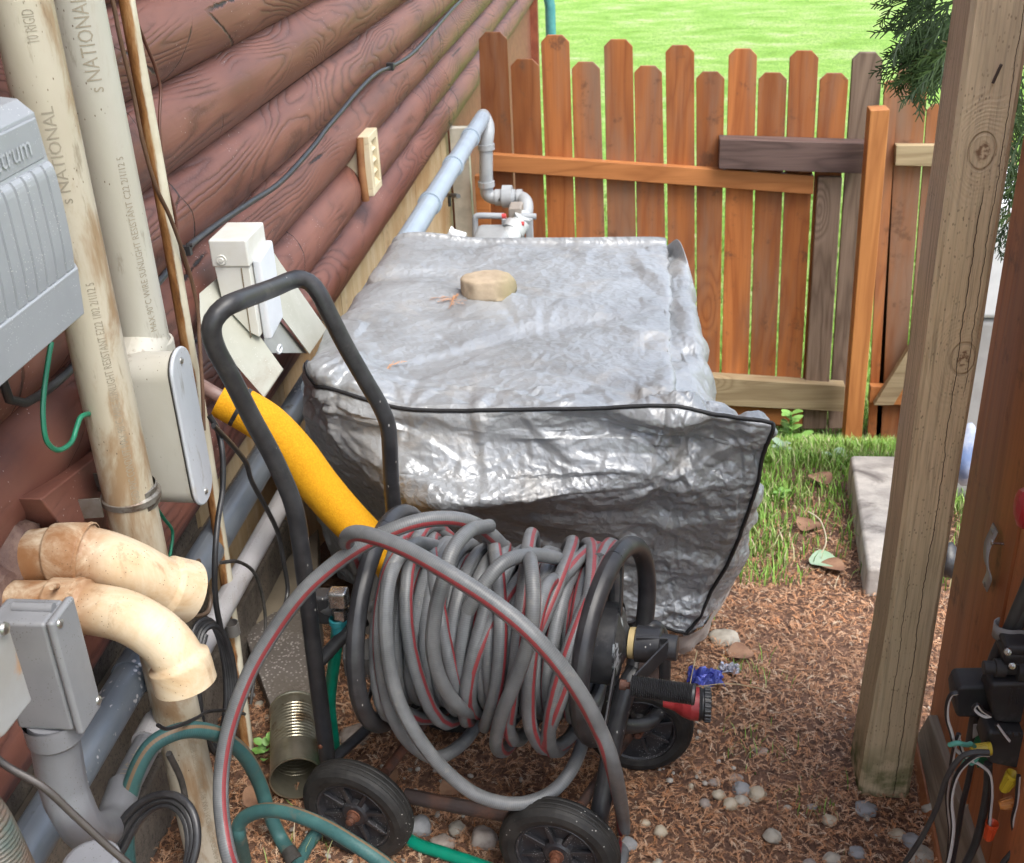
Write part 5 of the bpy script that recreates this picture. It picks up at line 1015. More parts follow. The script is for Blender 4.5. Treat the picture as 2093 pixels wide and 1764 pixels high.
strand([hit(905, 1120, Y=1.68), hit(850, 1112, Y=1.58), hit(806, 1150, Y=1.52), hit(783, 1220, Y=1.48), hit(776, 1310, Y=1.46), hit(785, 1400, Y=1.46), hit(806, 1470, Y=1.46), hit(845, 1525, Y=1.47), hit(895, 1548, Y=1.49), hit(950, 1515, Y=1.55), hit(990, 1455, Y=1.62)], 120, .9, nrm=(0, -1, 0))
strand([hit(1078, 1130, Y=1.56), hit(1086, 1160, Y=1.47), hit(1090, 1240, Y=1.42), hit(1078, 1320, Y=1.405), hit(1050, 1400, Y=1.40), hit(1026, 1460, Y=1.41), hit(1014, 1520, Y=1.45), hit(1030, 1535, Y=1.52), hit(1060, 1500, Y=1.6)], 90, .5, nrm=(-1, 0, 0))
strand([hit(1150, 1180, Y=1.60), hit(1120, 1195, Y=1.50), hit(1098, 1260, Y=1.44), hit(1085, 1340, Y=1.42), hit(1080, 1420, Y=1.42), hit(1086, 1490, Y=1.43), hit(1115, 1530, Y=1.46), hit(1160, 1512, Y=1.52), hit(1190, 1465, Y=1.6)], 100, 1.2, nrm=(-1, 0, 0))
strand([hit(955, 1250, Y=1.44), hit(985, 1200, Y=1.45), hit(1030, 1150, Y=1.48), hit(1085, 1135, Y=1.53), hit(1140, 1142, Y=1.58), hit(1180, 1165, Y=1.65)], 60, .5)
strand([hit(1000, 1075, Y=1.62), hit(960, 1085, Y=1.52), hit(925, 1125, Y=1.46), hit(908, 1180, Y=1.43), hit(890, 1250, Y=1.415), hit(885, 1330, Y=1.41), hit(905, 1400, Y=1.42), hit(945, 1450, Y=1.46), hit(985, 1455, Y=1.55)], 90, .4)
# ================================================================ OTHER HOSES AND THE CAN
def dusty(name, c1, c2, dirt): return weathered(name, c1, c2, .55, scale=22, dirt=dirt, dirt_lo=.5, dirt_hi=.68, stretch=(1, 1, 1))
TL = NT('teal_hose_skin'); uvn = TL.new('ShaderNodeUVMap'); su = TL.sep(uvn.outputs[0]); n = TL.noise(None, 20, 5, .65); col = TL.mix(TL.mask(n, .35, .7), (.035, .10, .10), (.05, .13, .125)); st = TL.math('LESS_THAN', TL.math('ABSOLUTE', TL.math('SUBTRACT', su[0], .5)), .035); col = TL.mix(TL.math('MULTIPLY', st, .8), col, (.22, .13, .07)); col = TL.mix(TL.math('MULTIPLY', TL.mask(TL.noise(None, 34, 5, .7), .52, .7), .5), col, (.15, .12, .085)); TLm = TL.out(col, .5, 0, TL.bump(TL.math('SINE', TL.math('MULTIPLY', su[1], 1400)), .12, .0008), .4)
P = [hit(264, 1800, Y=1.22), hit(258, 1740, Y=1.23), hit(257, 1670, Y=1.25), hit(272, 1594, Y=1.27), hit(308, 1526, Y=1.30), hit(362, 1496, Y=1.33), hit(412, 1493, Y=1.37), hit(458, 1508, Y=1.42), hit(500, 1545, Y=1.47), hit(530, 1600, Y=1.50), hit(548, 1655, Y=1.50), hit(572, 1710, Y=1.49), hg(598, 1752, .014)]
mb = MB(); mb.tube(P, .0135, 16, seg=150, nrm=(0, .6, -.8)); th = obj('teal_hose', mb, TLm, label='faded teal hose arching out of the bottom left corner in front of the fat conduit', cat='hose')
mb = MB(); d_ = P[-1] - P[-2]; d_ /= np.linalg.norm(d_); mb.lathe(P[-1] - d_ * .015, d_, [(0, .0145), (.02, .0155), (.02, .017), (.03, .017), (.03, .01), (.032, 0)], 16); obj('hose_fitting', mb, DG, label='dark fitting on the end of the arched teal hose', cat='fitting')
P = [hg(500, 1760, .01), hit(490, 1715, Y=1.40), hit(488, 1688, Y=1.40), hit(505, 1668, Y=1.40), hit(545, 1656, Y=1.39), hit(600, 1664, Y=1.37), hit(665, 1690, Y=1.345), hit(720, 1722, Y=1.32), hit(780, 1762, Y=1.30), hit(840, 1810, Y=1.27)]
mb = MB(); mb.tube(P, .0125, 16, seg=110, nrm=(0, .3, -1)); obj('teal_hose', mb, TLm, label='faded teal hose lying across in front of the left cart wheel', cat='hose')
P = [hg(600, 1790, .012), hg(622, 1740, .012), hg(650, 1700, .013), hg(668, 1690, .013)]; mb = MB(); mb.tube(P, .0125, 14, seg=24); obj('teal_hose', mb, TLm, label='short end of teal hose showing under the hose beside the wheel', cat='hose')
GN = weathered('bright_green_hose_skin', (.0, .26, .16), (.0, .20, .12), .4, scale=30, bumps=.1)
P = [hit(690, 1280, Y=1.63), hit(686, 1330, Y=1.64), hit(678, 1390, Y=1.66), hit(674, 1440, Y=1.67), hit(680, 1500, Y=1.68), hit(692, 1560, Y=1.68), hg(740, 1630, .012), hg(790, 1680, .012), hg(845, 1722, .012), hg(910, 1745, .012), hg(990, 1772, .012), hg(1060, 1800, .012)]
mb = MB(); mb.tube(P, .0115, 16, seg=140); obj('green_hose', mb, GN, label='bright green hose hanging from the reel swivel and passing under the left wheel', cat='hose')
mb = MB(); mb.lathe(hit(690, 1262, Y=1.63), (0, 0, -1), [(0, .014), (.003, .0165), (.012, .0165), (.014, .0145), (.040, .0135), (.045, .011)], 12); obj('hose_coupler', mb, weathered('teal_plastic', (.03, .25, .28), (.02, .2, .22)), label='teal plastic coupler under the chrome swivel of the reel', cat='coupler')
CAN = NT('tin_can_metal'); n = CAN.noise(None, 18, 5, .65); col = CAN.mix(CAN.mask(n, .35, .7), (.52, .49, .38), (.36, .33, .24)); col = CAN.mix(CAN.math('MULTIPLY', CAN.mask(CAN.noise(None, 13, 6, .7), .52, .66), .8), col, (.17, .10, .045)); CANm = CAN.out(col, .32, .85, CAN.bump(CAN.noise(None, 80, 4), .15, .001), .5)
ca = hit(606, 1592, Z=.054); cbk = hit(602, 1452, Z=.056); 
d_ = cbk - ca; Lc = np.linalg.norm(d_); d_ /= Lc; print('can', ca, cbk, Lc); mb = MB(); Rc = .050
pr = [(.09 * 0, Rc + .0018), (.003, Rc + .0018), (.004, Rc)]; pr += [(Lc * .12, Rc)]
for k in range(13): z_ = Lc * (.30 + .045 * k); pr += [(z_, Rc), (z_ + Lc * .011, Rc - .0016), (z_ + Lc * .034, Rc - .0016)]
pr += [(Lc * .93, Rc), (Lc - .004, Rc), (Lc - .003, Rc + .0018), (Lc, Rc + .0018), (Lc, Rc - .002), (Lc - .006, Rc - .002), (Lc - .006, 0)]
mb.lathe(ca, d_, pr, 44); mb.lathe(ca, d_, [(0, Rc + .0018), (0, Rc - .001), (.004, Rc - .001), (Lc * .25, Rc - .0012), (Lc * .97, Rc - .0014), (Lc * .97, 0)], 44)
obj('tin_can', mb, CANm, label='open empty ribbed tin can lying on its side by the cart', cat='tin can', base=(ca[0], ca[1], 0))
# red nozzle
nz = hit(1412, 1438, Y=1.66); nd = V3(1, -.02, -.02)
th = thing('spray_nozzle', 'red spray nozzle with black ridged face behind the crank grip', 'nozzle', nz)
mb = MB(); mb.lathe(nz, nd, [(-.05, .010), (-.03, .015), (-.015, .025), (.0, .030), (.014, .0305), (.014, 0)], 30); obj('nozzle_body', mb, weathered('red_nozzle_plastic', (.34, .03, .032), (.27, .025, .028), .4, bumps=.04), th)
mb = MB(); mb.lathe(nz + nd * .014, nd, [(0, .0305), (.003, .0315), (.006, .028), (.008, .028), (.010, .031), (.020, .030), (.022, .025), (.022, 0)], 30)
for k in range(22):
    a = 2 * math.pi * k / 22; o_ = nz + nd * .024 + V3(0, math.cos(a), math.sin(a)) * .0305; mb.tube([o_, o_ + nd * .011], .0024, 6, seg=2)
obj('nozzle_face', mb, BK, th)
# ================================================================ RIGHT SIDE
SW = wood('stained_board', (.60, .23, .09), (.37, .125, .05), 2, 6, 6, .5, .5, True, blotch=(.10, .035, .018), sat_var=.6, contrast=.6, spec=.4)
pan = thing('board_fence', 'dark red stained board fence panel close to the camera at the right edge', 'fence', (1.5, 1.7, 0))
e0 = hit(1884, 1464, Z=0.0); xb = hit(1899, 1440, Z=.03)[0]; XB = 1.305 + .0
pE = hg(1890, 1500); XB = pE[0]; YB = pE[1]; print('panel', pE, hit(2057, 498, X=XB), hit(2082, 333, X=XB))
ytop = hit(2057, 498, X=XB)[1]
ys = [hit(1899, 1467, X=XB)[1]]
yE = hit(1905, 1420, X=XB)[1]; ye2 = hit(2057, 498, X=XB)[1]; print('panel edge', yE, ye2)
Ye = (yE + ye2) / 2
y = Ye; widths = []
yy0 = hit(2070, 1150, X=XB)[1]
for k in range(7):
    wd = (Ye - yy0) if k == 0 else .14; mb = MB(); mb.box((XB + (.002 if k % 2 else 0), y - wd + .004, .02), (XB + .02, y, 1.75)); mb.c = [(.35 + .23 * k) % 1.0] * len(mb.v); obj('board', mb, SW, pan, bevel=.003); y -= wd
mb = MB(); mb.box((XB + .021, Ye - 2.2, .3), (XB + .06, Ye - .02, .39)); obj('back_rail', mb, SW, pan, bevel=.003)
GPK = wood('grey_plank', (.33, .27, .20), (.18, .13, .09), 1, 7, 7, .75, .7, True, sat_var=.4, blotch=(.13, .15, .07))
pl0 = hg(1880, 1470); pa_ = hg(1892, 1462, .0); pb2 = hg(2040, 1790)
mb = MB(); d_ = V3(pb2[0] - pa_[0], pb2[1] - pa_[1], 0); Ld = np.linalg.norm(d_); d_ /= Ld; nrm_ = V3(-d_[1], d_[0], 0) * -1
w_ = .055
th = thing('kickboard', 'pale grey timber lying along the foot of the dark stained fence', 'timber', pa_)
q0 = pa_ + V3(-.015, .0, 0); q1 = q0 + d_ * 1.4
A0, A1_, B0_, B1_ = hit(1897, 1460, Z=.10), hit(2034, 1850, Z=.10), hit(1872, 1505, Z=.02), hit(1942, 1850, Z=.02); mb.slab([B0_, A0, A1_, B1_], (.03, 0, 0)); mb.c = [.5] * len(mb.v); obj('plank', mb, GPK, th, bevel=.004)
mb = MB(); q2 = q0 + V3(-.004, -.02, 0); q3 = q2 + d_ * 1.4; mb.slab([hit(1860, 1520, Z=.0), hit(1871, 1507, Z=.02), hit(1938, 1850, Z=.02), hit(1905, 1850, Z=-.01)], (.02, 0, -.004)); mb.c = [.3] * len(mb.v); obj('outer_strip', mb, SW, th, bevel=.003)
# metal strap pieces
ST = weathered('grey_strap_plastic', (.36, .35, .34), (.30, .29, .28), .5, scale=20, bumps=.1)
XS = XB - .006
def strap_piece(name, label, cl, wpx, mat, X, cat='strap'):
    C = crom([hit(u, v, X=X + dx) for u, v, dx in cl], 40); mb = MB(); vs = []
    for i, p in enumerate(C):
        for s in (-1, 1): vs.append(p + V3(0, s * wpx, 0)); 
    vs2 = [v + V3(-.0018, 0, 0) for v in vs]; n_ = len(vs)
    mb.add(vs + vs2, [(2 * i, 2 * i + 1, 2 * i + 3, 2 * i + 2) for i in range(39)] + [(n_ + 2 * i, n_ + 2 * i + 2, n_ + 2 * i + 3, n_ + 2 * i + 1) for i in range(39)] + [(2 * i, 2 * i + 2, n_ + 2 * i + 2, n_ + 2 * i) for i in range(39)] + [(2 * i + 1, n_ + 2 * i + 1, n_ + 2 * i + 3, 2 * i + 3) for i in range(39)]); return mb, C
th = thing('wavy_strap', 'wavy pale metal strap screwed to the dark red board', 'strap', hit(2027, 1130, X=XS))
mb, C = strap_piece('s', '', [(2036, 1078, -.002), (2028, 1095, -.005), (2018, 1120, -.012), (2017, 1150, -.012), (2023, 1175, -.008), (2014, 1200, -.002)], .014, ST, XS); obj('band', mb, ST, th)
for i in (3, 36): mb = MB(); mb.lathe(C[i] + V3(-.0018, 0, 0), (-1, 0, 0), [(0, .005), (.002, .004), (.003, 0)], 12); obj('screw', mb, weathered('strap_screw', (.3, .3, .29), metal=.9, rough=.4), th)
mb = MB(); p_ = hit(2052, 1112, X=XB); mb.tube([p_, p_ + V3(-.018, -.002, .002)], .0018, 8, seg=2); mb.lathe(p_ + V3(-.018, 0, .002), (-1, 0, 0), [(0, .005), (.002, .004), (.003, 0)], 12); obj('loose_screw', mb, CHR, label='small bright screw sticking out right of the wavy strap', cat='screw')
mb = MB(); p_ = hit(2093, 1040, X=XB - .02); mb.lathe(p_, (-1, 0, 0), [(-.02, .03), (0, .031), (.006, .028), (.01, .018), (.012, 0)], 10); obj('red_knob', mb, weathered('red_knob_plastic', (.5, .02, .03), rough=.35), label='red tap knob cut off by the right edge', cat='knob', bevel=.002)
# sprinkler cables and clamp
YV = 1.42
SCB = weathered('grey_cable_sheath', (.06, .06, .058), (.04, .04, .04), .5, scale=25)
for dx, lab in ((0, 'thick grey cable running down the dark red boards under the clamp'), (16, 'second thick grey cable just right of the first under the clamp')):
    P = YP([(2120 + dx, 1150, YV + .06), (2093 + dx * .9, 1215, YV + .06), (2065 + dx * .8, 1280, YV + .06), (2038 + dx, 1335, YV + .06), (2018 + dx, 1390, YV + .06), (1998 + dx, 1450, YV + .06), (1985 + dx, 1520, YV + .06)]); mb = MB(); mb.tube(P, .0095, 12, seg=50); obj('cable', mb, SCB, label=lab, cat='cable')
mb = MB(); ca_ = hit(2062, 1288, Y=YV + .06); dirc = V3(.5, 0, .85) / np.linalg.norm(V3(.5, 0, .85)); vs = []
arc = [(-100 + k * 10) for k in range(25)]
arcpts = []
for k in range(20):
    a = math.radians(120 + k * 9); arcpts.append(ca_ + V3(math.cos(a) * .021, math.sin(a) * .016, 0))
arcpts += [ca_ + V3(.03, -.014, -.002), ca_ + V3(.04, -.012, -.006)]
vs = [p + V3(0, 0, s) for p in arcpts for s in (-.012, .012)]; mb.add(vs, [(2 * i, 2 * i + 1, 2 * i + 3, 2 * i + 2) for i in range(len(arcpts) - 1)]); o = obj('cable_clamp', mb, weathered('clamp_grey', (.26, .25, .24), (.2, .2, .19), .5), label='grey metal clamp holding the two thick cables on the board', cat='clamp'); m_ = o.modifiers.new('s', 'SOLIDIFY'); m_.thickness = .002
# valve / sensor bodies
BP = weathered('dusty_black_plastic', (.022, .022, .024), (.038, .037, .036), .5, scale=16, dirt=(.09, .085, .08), dirt_lo=.56, dirt_hi=.7, bumps=.1)
def pbox(name, poly, Y, dep, mat, label=None, cat=None, parent=None, bevel=.004, lab=None):
    mb = MB(); mb.slab([hit(u, v, Y=Y) for u, v in poly], (0, dep, 0)); o = obj(name, mb, mat, parent, label=label, cat=cat, bevel=bevel); return o
b1_ = thing('timer_box', 'black plastic valve timer with a chamfered housing, the upper front one', 'timer', hit(2060, 1440, Y=YV))
pbox('housing', [(2026, 1398), (2022, 1424), (2034, 1478), (2112, 1482), (2120, 1405), (2108, 1396)], YV, .05, BP, parent=b1_, bevel=.006)
for k in range(3):
    pbox('rib', [(2064 + k * 16, 1408), (2070 + k * 16, 1408), (2067 + k * 16, 1442), (2061 + k * 16, 1442)], YV - .002, .004, BP, parent=b1_, bevel=.001)
b2_ = thing('timer_box', 'smaller black plastic box behind the upper timer, to its left', 'timer', hit(1980, 1440, Y=YV + .04))
pbox('housing', [(1957, 1412), (1951, 1425), (1955, 1468), (2030, 1470), (2030, 1404), (1962, 1405)], YV + .045, .05, BP, parent=b2_, bevel=.006)
b3_ = thing('timer_box', 'lower black plastic valve timer at the right edge', 'timer', hit(2060, 1530, Y=YV - .02))
pbox('housing', [(2020, 1496), (2010, 1530), (2022, 1562), (2130, 1584), (2130, 1502)], YV - .02, .05, BP, parent=b3_, bevel=.006)
for k in range(3): pbox('rib', [(2052 + k * 14, 1498), (2058 + k * 14, 1498), (2062 + k * 14, 1508), (2056 + k * 14, 1508)], YV - .022, .004, BP, parent=b3_, bevel=.001)
vb = thing('sprinkler_valve', 'black sprinkler valve with knobs above the upper timer', 'valve', hit(2080, 1370, Y=YV))
for (u0, v0, u1, v1) in ((2056, 1324, 2110, 1342), (2052, 1338, 2110, 1360), (2056, 1354, 2110, 1378)):
    pbox('valve_body', [(u0, v0), (u0, v1), (u1, v1 + 3), (u1, v0)], YV + .01, .05, BP, parent=vb, bevel=.006)
mb = MB(); c_ = hit(2010, 1364, Y=YV + .02); mb.lathe(c_, (1, 0, 0), [(0, 0), (0, .010), (.015, .010), (.016, .014), (.03, .014), (.03, .010), (.045, .010), (.046, .02), (.06, .02), (.06, 0)], 18); obj('bleed_knob', mb, BP, vb)
for u, v in ((2060, 1332), (2069, 1360)): mb = MB(); mb.lathe(hit(u, v, Y=YV + .005), (-.3, -1, .3), [(0, .006), (.004, .005), (.005, 0)], 12); obj('screw', mb, CHR, vb)
mb = MB(); mb.lathe(hit(2110, 1436, Y=YV + .02), (1, 0, 0), [(-.01, 0), (-.01, .028), (.05, .028), (.05, 0)], 24); obj('white_pipe', mb, weathered('white_pvc', (.55, .56, .57)), label='stub of white pipe entering the upper timer from the right edge', cat='pipe')
# green plant tag, yellow-orange-red wire nuts
pbox('plant_tag', [(2003, 1481), (1987, 1530), (1998, 1570), (2028, 1560), (2052, 1485)], YV + .035, .0015, weathered('green_tag', (.02, .16, .08), (.03, .2, .10), .4, dirt=(.35, .4, .3), dirt_lo=.58), label='green printed tag hanging below the upper timer', cat='tag', bevel=0)
pbox('paper_label', [(1990, 1481), (2010, 1481), (2006, 1500), (1988, 1510)], YV + .03, .0012, weathered('paper_label', (.42, .40, .38), (.3, .3, .28), .8), label='small greyed paper label above the green tag', cat='label', bevel=0)
def nut(p, d, mat, label, r=.009, L=.03):
    mb = MB(); mb.lathe(p, d, [(0, 0), (0, r * .6), (.002, r * .7), (L * .8, r), (L * .85, r * 1.12), (L, r * 1.1), (L - .003, r * .8), (L * .6, 0)], 18)
    d = np.array(d, float) / np.linalg.norm(d); a = np.cross(d, V3(0, 1, .1)); a /= np.linalg.norm(a); b = np.cross(d, a)
    for k in range(8):
        q = a * math.cos(k * .785) + b * math.sin(k * .785); mb.tube([np.array(p) + d * .004 + q * r * .72, np.array(p) + d * L * .8 + q * r * .98], .0012, 5, seg=2)
    obj('wire_nut', mb, mat, label=label, cat='wire nut')
NY = weathered('yellow_nut', (.62, .46, .03), (.52, .38, .03), .4); NO = weathered('orange_nut', (.62, .24, .05), (.5, .2, .04), .45); NR = weathered('red_orange_nut', (.75, .10, .03), (.65, .08, .02), .4)
nut(hit(2014, 1533, Y=YV - .03) + V3(-.022, 0, 0), (1, 0, .1), NY, 'yellow wire nut at the left end of the lower timer')
nut(hit(2050, 1616, Y=YV - .03), (.3, 0, 1), NY, 'yellow wire nut hanging below the lower timer', .010, .036)
nut(hit(2042, 1646, Y=YV - .03), (1, 0, .35), NO, 'light orange wire nut below the lower timer', .0105, .04)
nut(hit(2019, 1716, Y=YV - .03), (.05, 0, 1), NR, 'bright red orange wire nut hanging lowest', .009, .036)
# two tone wires
BWW = NT('black_white_wire'); uvn = BWW.new('ShaderNodeUVMap'); su = BWW.sep(uvn.outputs[0]); st = BWW.math('GREATER_THAN', su[0], .62); BWm = BWW.out(BWW.mix(st, (.02, .02, .022), (.62, .62, .6)), .4)
def w2(label, pts, r=.0034, mat=None, Y=YV - .03, nrm=(0, -1, 0), tw=3.): 
    P = [hit(p[0], p[1], Y=Y + (p[2] if len(p) > 2 else 0)) for p in pts]; mb = MB(); mb.tube(P, r, 10, seg=len(pts) * 14, nrm=nrm, twist=tw); obj('valve_wire', mb, mat or BWm, label=label, cat='wire', group='wires hanging from the valve timers')
w2('black and white wire looping out of the left timer box and down', [(1957, 1416), (1944, 1420), (1936, 1440), (1936, 1470), (1945, 1500), (1952, 1530), (1962, 1540)])
w2('black and white wire curling in front of the left timer box', [(2026, 1463), (2008, 1452), (1998, 1440), (1990, 1448), (1998, 1458), (2012, 1465), (2026, 1464)], .0028)
w2('pair of wires dropping from the green tie to the bottom edge', [(1960, 1500), (1950, 1530), (1942, 1580), (1936, 1620), (1938, 1660), (1942, 1700), (1938, 1764), (1934, 1800)], .0036)
w2('wire arching from the lower timer and bending to the bottom edge', [(2022, 1542), (1995, 1545), (1965, 1570), (1950, 1600), (1944, 1640), (1948, 1690), (1942, 1740), (1928, 1800)], .0038, Y=YV - .05)
w2('wire crossing from the lower timer down left to the ground', [(2022, 1538), (1990, 1538), (1962, 1550), (1935, 1590), (1915, 1650), (1885, 1710), (1850, 1764), (1830, 1800)], .0042, SCB, Y=YV - .06)
w2('wire looping from the green tie to the red orange wire nut', [(1958, 1500), (1965, 1530), (1975, 1550), (2000, 1562), (2022, 1582), (2027, 1620), (2024, 1660), (2022, 1690)], .003)
w2('dark cable running down behind the wires to the bottom edge', [(2020, 1560), (2018, 1610), (2010, 1660), (1995, 1720), (1975, 1764), (1960, 1800)], .0065, SCB, Y=YV - .01)
w2('thin black tube between the striped wires', [(1990, 1540), (1978, 1600), (1966, 1650), (1958, 1700), (1946, 1764), (1940, 1800)], .0045, BK, Y=YV - .02)
w2('wire twisting along the bottom right corner', [(2100, 1690), (2070, 1740), (2050, 1764), (2040, 1790)], .0042, SCB, Y=YV - .06)
w2('wire hanging straight at the right edge below the lower timer', [(2082, 1585), (2078, 1640), (2070, 1680), (2080, 1730), (2095, 1770)], .0034, Y=YV - .05)
w2('white wire rising beside the right edge', [(2100, 1620), (2085, 1680), (2078, 1730), (2060, 1770)], .0028, weathered('white_wire', (.6, .6, .58)), Y=YV - .055)
w2('short wire bridging between the two right timers', [(2036, 1480), (2050, 1500), (2062, 1515)], .003)
mb = MB(); mb.tube(YP([(1940, 1523, YV - .04), (1958, 1519, YV - .045), (1975, 1523, YV - .04), (1985, 1520, YV - .035)]), .004, 8, seg=14); mb.tube(YP([(1985, 1520, YV - .035), (1995, 1530, YV - .03), (1998, 1548, YV - .03), (1985, 1562, YV - .03), (1978, 1550, YV - .03), (1968, 1562, YV - .03), (1962, 1575, YV - .03)]), .003, 8, seg=30); obj('green_tie', mb, weathered('mint_tie', (.12, .42, .33), rough=.5), label='mint green twist tie bundling the valve wires', cat='tie')
# behind the post: white bin, folded blue cloth
bn = thing('storage_bin', 'white plastic bin standing behind the post beside the red boards', 'bin', (2.0, 3.2, gz(2, 3.2)))
xl = hit(1935, 900, Y=3.2)[0]; mb = MB(); zt_ = hit(2050, 415, Y=3.2)[2]; zm = hit(2020, 655, Y=3.2)[2]; zb_ = gz(1, 3.2)
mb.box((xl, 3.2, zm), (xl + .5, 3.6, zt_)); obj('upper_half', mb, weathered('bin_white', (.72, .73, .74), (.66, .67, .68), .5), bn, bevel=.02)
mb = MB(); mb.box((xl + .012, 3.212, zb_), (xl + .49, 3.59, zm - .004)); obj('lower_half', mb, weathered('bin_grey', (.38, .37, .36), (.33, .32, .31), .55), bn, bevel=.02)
mb = MB(); c_ = hit(1975, 935, Y=2.6); rock(mb, c_, (.06, .05, .09), 9, sub=3, amp=.3); obj('blue_cloth', mb, NT('x').out((.12, .18, .32), .8) if False else weathered('blue_cloth', (.14, .2, .36), (.5, .52, .58), .8, scale=14), label='crumpled blue and white cloth tucked behind the big post', cat='cloth')
mb = MB(); c_ = hit(1940, 1150, Y=2.3); rock(mb, c_, (.03, .03, .05), 5, sub=2, amp=.3); obj('drain_plug', mb, BK, label='small black object on the ground between post and red boards', cat='cap')
# concrete edging block
th_z = lambda u, v: hg(u, v)
c0 = hg(1738, 930, .13); c1 = hg(1772, 1160, .085); print('block', c0, c1)
mb = MB(); c2_ = c0 + V3(.24, 0, 0); c3_ = c1 + V3(.15, 0, 0)
vs = [c1, c3_, c2_, c0]; mb.slab(vs, (0, 0, -.2))
obj('concrete_edging', mb, CONC if False else weathered('pale_concrete', (.50, .46, .41), (.34, .31, .28), .85, scale=13, dirt=(.12, .10, .09), dirt_lo=.48, bumps=.8, speck=(.12, .1, .09)), label='pale rough concrete edging slab beyond the big post', cat='concrete slab', bevel=.012)
# aggregate slab near the foundation and splash block
AG = NT('aggregate_concrete'); n = AG.voro(None, 130); col = AG.mix(AG.mask(n, .42, .2), (.16, .14, .125), (.42, .38, .35)); col = AG.mix(AG.mask(AG.noise(None, 6, 4), .4, .7), col, (.14, .12, .10)); AGm = AG.out(col, .85, 0, AG.bump(n, .6, -.003), .3)
mb = MB(); z_ = .055; pp = [hit(498, 1292, Z=z_), hit(556, 1452, Z=z_), hit(650, 1452, Z=z_), hit(655, 1250, Z=z_), hit(560, 1250, Z=z_)]; mb.slab(pp, (0, 0, -.07)); obj('aggregate_paver', mb, AGm, label='speckled aggregate paver on the ground behind the cart handle', cat='paver', bevel=.003)
mb = MB(); z_ = .05; pp = [hit(545, 1180, Z=z_), hit(505, 1280, Z=z_), hit(575, 1252, Z=z_), hit(650, 1245, Z=z_), hit(650, 1080, Z=z_)]; mb.slab(pp, (0, 0, -.06)); obj('smooth_slab', mb, weathered('tan_concrete', (.30, .25, .18), (.22, .18, .13), .85, scale=7, dirt=(.1, .085, .07), bumps=.5), label='smooth tan concrete slab against the foundation behind the cart handle', cat='slab', bevel=.003)
pbx = [hit(700, 1310, Z=.05), hit(700, 1345, Z=.05), hit(800, 1350, Z=.05), hit(800, 1300, Z=.05)]; mb = MB(); mb.slab(pbx, (0, 0, -.06)); obj('dark_paver', mb, weathered('dark_paver', (.13, .13, .13), (.09, .09, .09), .8), label='dark grey paver between the reel hoop and the green hose', cat='paver', bevel=.003)
# ================================================================ GROUND COVER
def sprig(seed):
    r_ = random.Random(seed); vs = []; fs = []; L = r_.uniform(.7, 1.0); n_ = r_.randint(5, 8); bend = r_.uniform(-.5, .5); prev = None
    def blade(p, q, w0, w1):
        d = (q[0] - p[0], q[1] - p[1]); l = math.hypot(*d) or 1; nx, ny = -d[1] / l, d[0] / l; k = len(vs); zc = .35
        vs.extend([(p[0] - nx * w0, p[1] - ny * w0, p[2]), (p[0] + nx * w0, p[1] + ny * w0, p[2]), (q[0] + nx * w1, q[1] + ny * w1, q[2]), (q[0] - nx * w1, q[1] - ny * w1, q[2])]); fs.append((k, k + 1, k + 2, k + 3))
    pts = []; a = 0; x = y = 0.0
    for i in range(n_ + 1): pts.append((x, y, .10 * math.sin(i / n_ * 3.1) + r_.uniform(-.03, .03))); a += bend / n_; x += math.cos(a) * L / n_; y += math.sin(a) * L / n_
    for i in range(n_):
        w = .022 * (1 - i / n_ * .5); blade(pts[i], pts[i + 1], w, w * .9)
        if i > 0 and r_.random() < .9:
            for s in ((1, -1) if r_.random() < .6 else (r_.choice((1, -1)),)):
                aa = a * i / n_ + s * r_.uniform(.5, .95); l = L * r_.uniform(.18, .38) * (1 - .5 * i / n_); q = (pts[i][0] + math.cos(aa) * l, pts[i][1] + math.sin(aa) * l, pts[i][2] + r_.uniform(-.06, .10)); blade(pts[i], q, .017, .010)
                if r_.random() < .45: m_ = tuple((pts[i][j] + q[j]) / 2 for j in range(3)); a3 = aa - s * .6; blade(m_, (m_[0] + math.cos(a3) * l * .45, m_[1] + math.sin(a3) * l * .45, m_[2] + .03), .013, .008)
    return np.array(vs), np.array(fs)
SPR = [sprig(i) for i in range(14)]
def scatter(name, n, place, smin, smax, mat, label, lib=SPR, tilt=.18, zoff=.006, tone=None, category=None):
    V = []; Fc = []; T = []; o = 0
    for i in range(n):
        x, y = place(); s = nr.uniform(smin, smax); a = nr.uniform(0, 6.283); vs, fs = lib[nr.randint(len(lib))]
        ca_, sa_ = math.cos(a), math.sin(a); tx, ty = nr.normal(0, tilt, 2); v = vs * s; X = v[:, 0] * ca_ - v[:, 1] * sa_; Y = v[:, 0] * sa_ + v[:, 1] * ca_
        Z = v[:, 2] + X * tx + Y * ty; z0 = rough_z(x, y) + zoff * nr.uniform(.1, 1.6); Z = np.maximum(Z, -zoff * .8)
        V.append(np.stack([X + x, Y + y, Z + z0], 1)); Fc.append(fs + o); o += len(vs); T.append(np.full(len(vs), nr.uniform(0, 1) if tone is None else tone()))
    V = np.concatenate(V); Fc = np.concatenate(Fc); T = np.concatenate(T)
    me = bpy.data.meshes.new(name); me.vertices.add(len(V)); me.vertices.foreach_set('co', V.astype(np.float32).ravel()); nf = len(Fc); k = Fc.shape[1]
    me.loops.add(nf * k); me.loops.foreach_set('vertex_index', Fc.astype(np.int32).ravel()); me.polygons.add(nf); me.polygons.foreach_set('loop_start', (np.arange(nf) * k).astype(np.int32)); me.update(calc_edges=True)
    at = me.attributes.new('tone', 'FLOAT', 'POINT'); at.data.foreach_set('value', T.astype(np.float32)); me.materials.append(mat); o_ = bpy.data.objects.new(name, me); scene.collection.objects.link(o_)
    return tagit(o_, label, category, kind='stuff')
